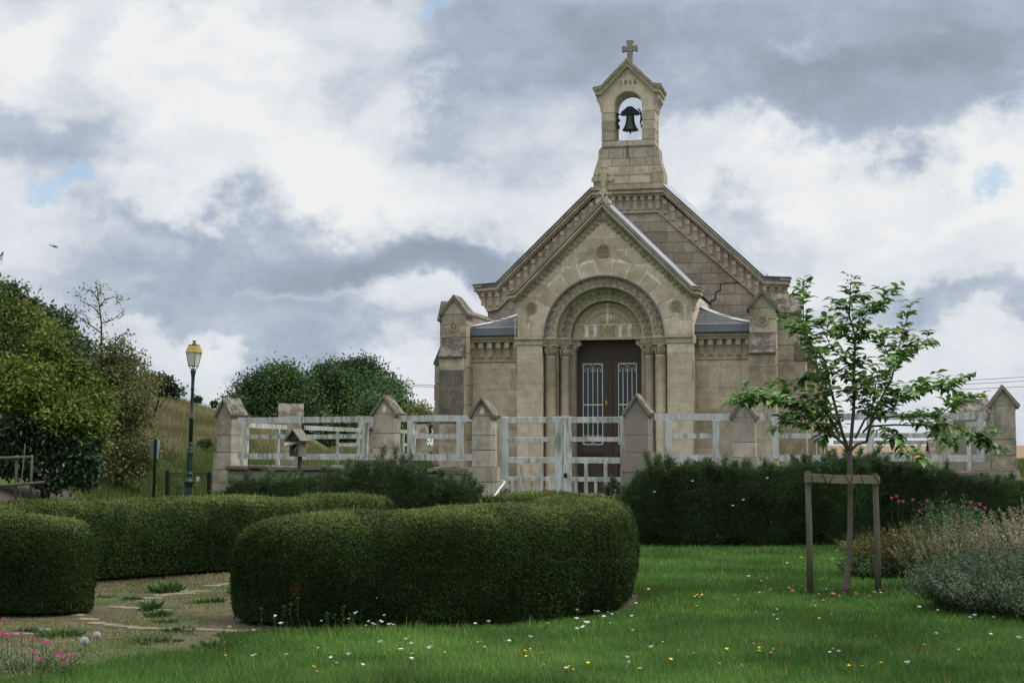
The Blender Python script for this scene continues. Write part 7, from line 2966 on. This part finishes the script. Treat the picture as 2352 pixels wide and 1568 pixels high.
weed(380, 1362, .30, .16, 'largest broad leaved weed clump at the back of the gravel patch', 110)
weed(345, 1405, .14, .16, 'upright weed tuft in the middle of the gravel patch', 40)
weed(362, 1418, .22, .10, 'round weed tuft nearest the middle of the gravel patch', 70)
weed(300, 1382, .24, .08, 'flat weed patch near the left hedge end in the gravel', 60)
weed(240, 1377, .26, .07, 'flat weed patch behind the left hedge end', 60)
weed(545, 1363, .20, .12, 'weed clump half hidden behind the foreground hedge', 60)
weed(490, 1385, .22, .08, 'weed tuft in the right part of the gravel patch', 60)
weed(460, 1388, .16, .07, 'small weed tuft beside the right gravel tuft', 40)
weed(380, 1432, .22, .06, 'low weed tuft just inside the front edging stones', 50)
weed(140, 1462, .40, .10, 'broad weed clump below the left hedge end', 120)
weed(60, 1455, .20, .08, 'pale weed rosette at the left edge below the hedge', 40)
weed(500, 1492, .38, .10, 'dark weed clump in front of the edging stones', 130)
weed(350, 1478, .50, .06, 'wide low weed patch before the dandelion clocks', 110)
weed(410, 1452, .30, .07, 'grassy weed patch over the front edging stones', 80)
weed(920, 1480, .10, .08, 'small weed at the foot of the foreground hedge', 20)


# ---- grass
def grass_points(n, y0, y1, dens_pow=1.0):
    pts = []
    while sum(len(p) for p in pts) < n:
        k_ = n
        py = 1575 - (1575 - 1020 - F * EYE / y1) * rng.random(k_) ** dens_pow
        Y = EYE * F / np.maximum(py - 1020, 1)
        X = (rng.uniform(-40, 2392, k_) - 1176) / F * Y
        ok = (Y > y0) & (Y < y1)
        pts.append(np.stack([X[ok], Y[ok]], 1))
    return np.concatenate(pts)[:n]


gp = grass_points(430000, 9.8, 24.9, .85)
ig = in_gravel(gp[:, 0], gp[:, 1])
tuft = wob(np.stack([gp[:, 0], gp[:, 1], gp[:, 0] * 0], 1), 4.5, 1.0) + wob(np.stack([gp[:, 0], gp[:, 1], gp[:, 0] * 0], 1), 11, 4.0) * .8
keep = (~ig) | ((tuft > .12) & (rng.random(len(gp)) < .5)) | (rng.random(len(gp)) < .05)
inring = ((gp[:, 0] + 2.9) / 2.95) ** 2 + ((gp[:, 1] - 16.6) / 3.35) ** 2 < 1
keep &= ~(inring & (tuft < .22) & (rng.random(len(gp)) < .93))
bl = np.zeros(len(gp), bool)
for (ax, ay, bx, by, w) in ((-2.5, 14.95, -1.75, 14.45, .62), (-1.75, 14.45, -.95, 14.42, .62), (-.95, 14.42, -.15, 14.65, .64), (-.15, 14.65, .45, 15.3, .64), (.45, 15.3, .66, 17.4, .64), (-7.3, 15.6, -4.1, 14.8, .66)):
    dx, dy = bx - ax, by - ay
    t_ = np.clip(((gp[:, 0] - ax) * dx + (gp[:, 1] - ay) * dy) / (dx * dx + dy * dy), 0, 1)
    bl |= (gp[:, 0] - ax - t_ * dx) ** 2 + (gp[:, 1] - ay - t_ * dy) ** 2 < w * w
soilm = np.zeros(len(gp), bool)
gn = .07 * wob(np.stack([gp[:, 0], gp[:, 1], gp[:, 0] * 0], 1), 6, 2.0)
for (ax, ay, bx, by) in ((-2.5, 14.95, -1.75, 14.45), (-1.75, 14.45, -.95, 14.42), (-.95, 14.42, -.15, 14.65), (-.15, 14.65, .45, 15.3), (.45, 15.3, .66, 16.3), (.66, 16.3, .66, 17.4)):
    dx, dy = bx - ax, by - ay
    t_ = np.clip(((gp[:, 0] - ax) * dx + (gp[:, 1] - ay) * dy) / (dx * dx + dy * dy), 0, 1)
    soilm |= np.hypot(gp[:, 0] - ax - t_ * dx, gp[:, 1] - ay - t_ * dy) < .67 + gn
keep &= ~bl & (~soilm | (rng.random(len(gp)) < .04))
gpk = keep
gp = gp[keep]
tuft = tuft[keep]
n = len(gp)
big = wob(np.stack([gp[:, 0], gp[:, 1], gp[:, 0] * 0], 1), 1.3, 7.0)
hgt = rng.uniform(.035, .080, n) * np.where(ig[gpk], .55, 1) * (1 + .30 * np.clip(tuft, -1, 1.2)) * (1 + .25 * big)
hgt *= np.where(rng.random(n) < .02, 1.9, 1)
P = np.stack([gp[:, 0], gp[:, 1], np.zeros(n)], 1)
P[:, 2] = ground_z(P[:, 0], P[:, 1])
D = np.stack([rng.normal(0, .42, n), rng.normal(0, .42, n), np.ones(n)], 1)
tint = np.clip(rng.normal(.42, .20, n) + .22 * big + .10 * tuft + (rng.random(n) < .03) * .5, 0, 1)
blades('lawn_grass', P, D, hgt, .0075 * (P[:, 1] / 13.0), M('grass_blade'), None, tint, kind='stuff')

# short dry turf creeping over the gravel patch
q = rng.uniform([-7.5, 9.5], [-.4, 20.3], (150000, 2))
ql = in_gravel(q[:, 0], q[:, 1])
w3 = np.stack([q[:, 0], q[:, 1], q[:, 0] * 0], 1)
pm = wob(w3, 3.3, 3.0) + .7 * wob(w3, 9.0, 1.0)
q = q[ql & ((pm > -.15) | (rng.random(len(q)) < .12))]
n = len(q)
tn = np.where(rng.random(n) < .45 + .3 * wob(np.stack([q[:, 0], q[:, 1], q[:, 0] * 0], 1), 1.9, 5.0), 1.0, rng.random(n) * .6)
blades('dry_turf', np.stack([q[:, 0], q[:, 1], np.full(n, .01)], 1), np.stack([rng.normal(0, .7, n), rng.normal(0, .7, n), np.ones(n)], 1), rng.uniform(.012, .035, n), .008, M('dry_grass'), None, tn, kind='stuff')

# yard grass seen above the low wall, and dry grass on the mound
n = 60000
Y = rng.uniform(27.6, 62, n)
X = (rng.uniform(430, 2352, n) - 1176) / F * Y
ok = Y > fence_y(X) + .4
dx, dy = X - 2.05, Y - 35.0
lx = dx * math.cos(TH) - dy * math.sin(TH)
ly = dx * math.sin(TH) + dy * math.cos(TH)
ok &= ~((np.abs(lx) < 4.4) & (ly > -.1) & (ly < 15.2)) & ~((np.abs(X - (.95 + (Y - 27.2) * .13)) < 1.35) & (Y < 36))
X, Y = X[ok], Y[ok]
Z = ground_z(X, Y)
n = len(X)
blades('yard_grass', np.stack([X, Y, Z], 1), np.stack([rng.normal(0, .35, n), rng.normal(0, .35, n), np.ones(n)], 1), rng.uniform(.05, .16, n), .016, M('yard_grass'), kind='stuff')
n = 110000
Y = 27 + 38 * rng.random(n) ** .8
X = (rng.uniform(150, 1010, n) - 1176) / F * Y
ok = (X < -5.6) & (Y > 26.3) & (Y < fence_y(X) + 9) | (X < -6.2) | (Y > fence_y(X) + 6)
inbank = (X > -11.3) & (X < -6.7) & (Y > 25.2) & (Y < 31.3)
ok &= ~inbank | (rng.random(n) < .05)
X, Y = X[ok], Y[ok]
Z = ground_z(X, Y)
n = len(X)
lushness = np.clip((Z - .95) / .6, 0, 1)
pn = wob(np.stack([X, Y, X * 0], 1), .9, 2.0)
tint = np.where(rng.random(n) < .15 + .85 * (1 - lushness) + .2 * (pn > .35), 1.0, rng.random(n) * .7)
blades('mound_grass', np.stack([X, Y, Z], 1), np.stack([rng.normal(.12, .35, n), rng.normal(0, .35, n), np.ones(n)], 1), rng.uniform(.10, .26, n) * (1 + .8 * lushness * (.5 + pn)).clip(.5, 2.2), .022, M('dry_grass'), None, tint, kind='stuff')
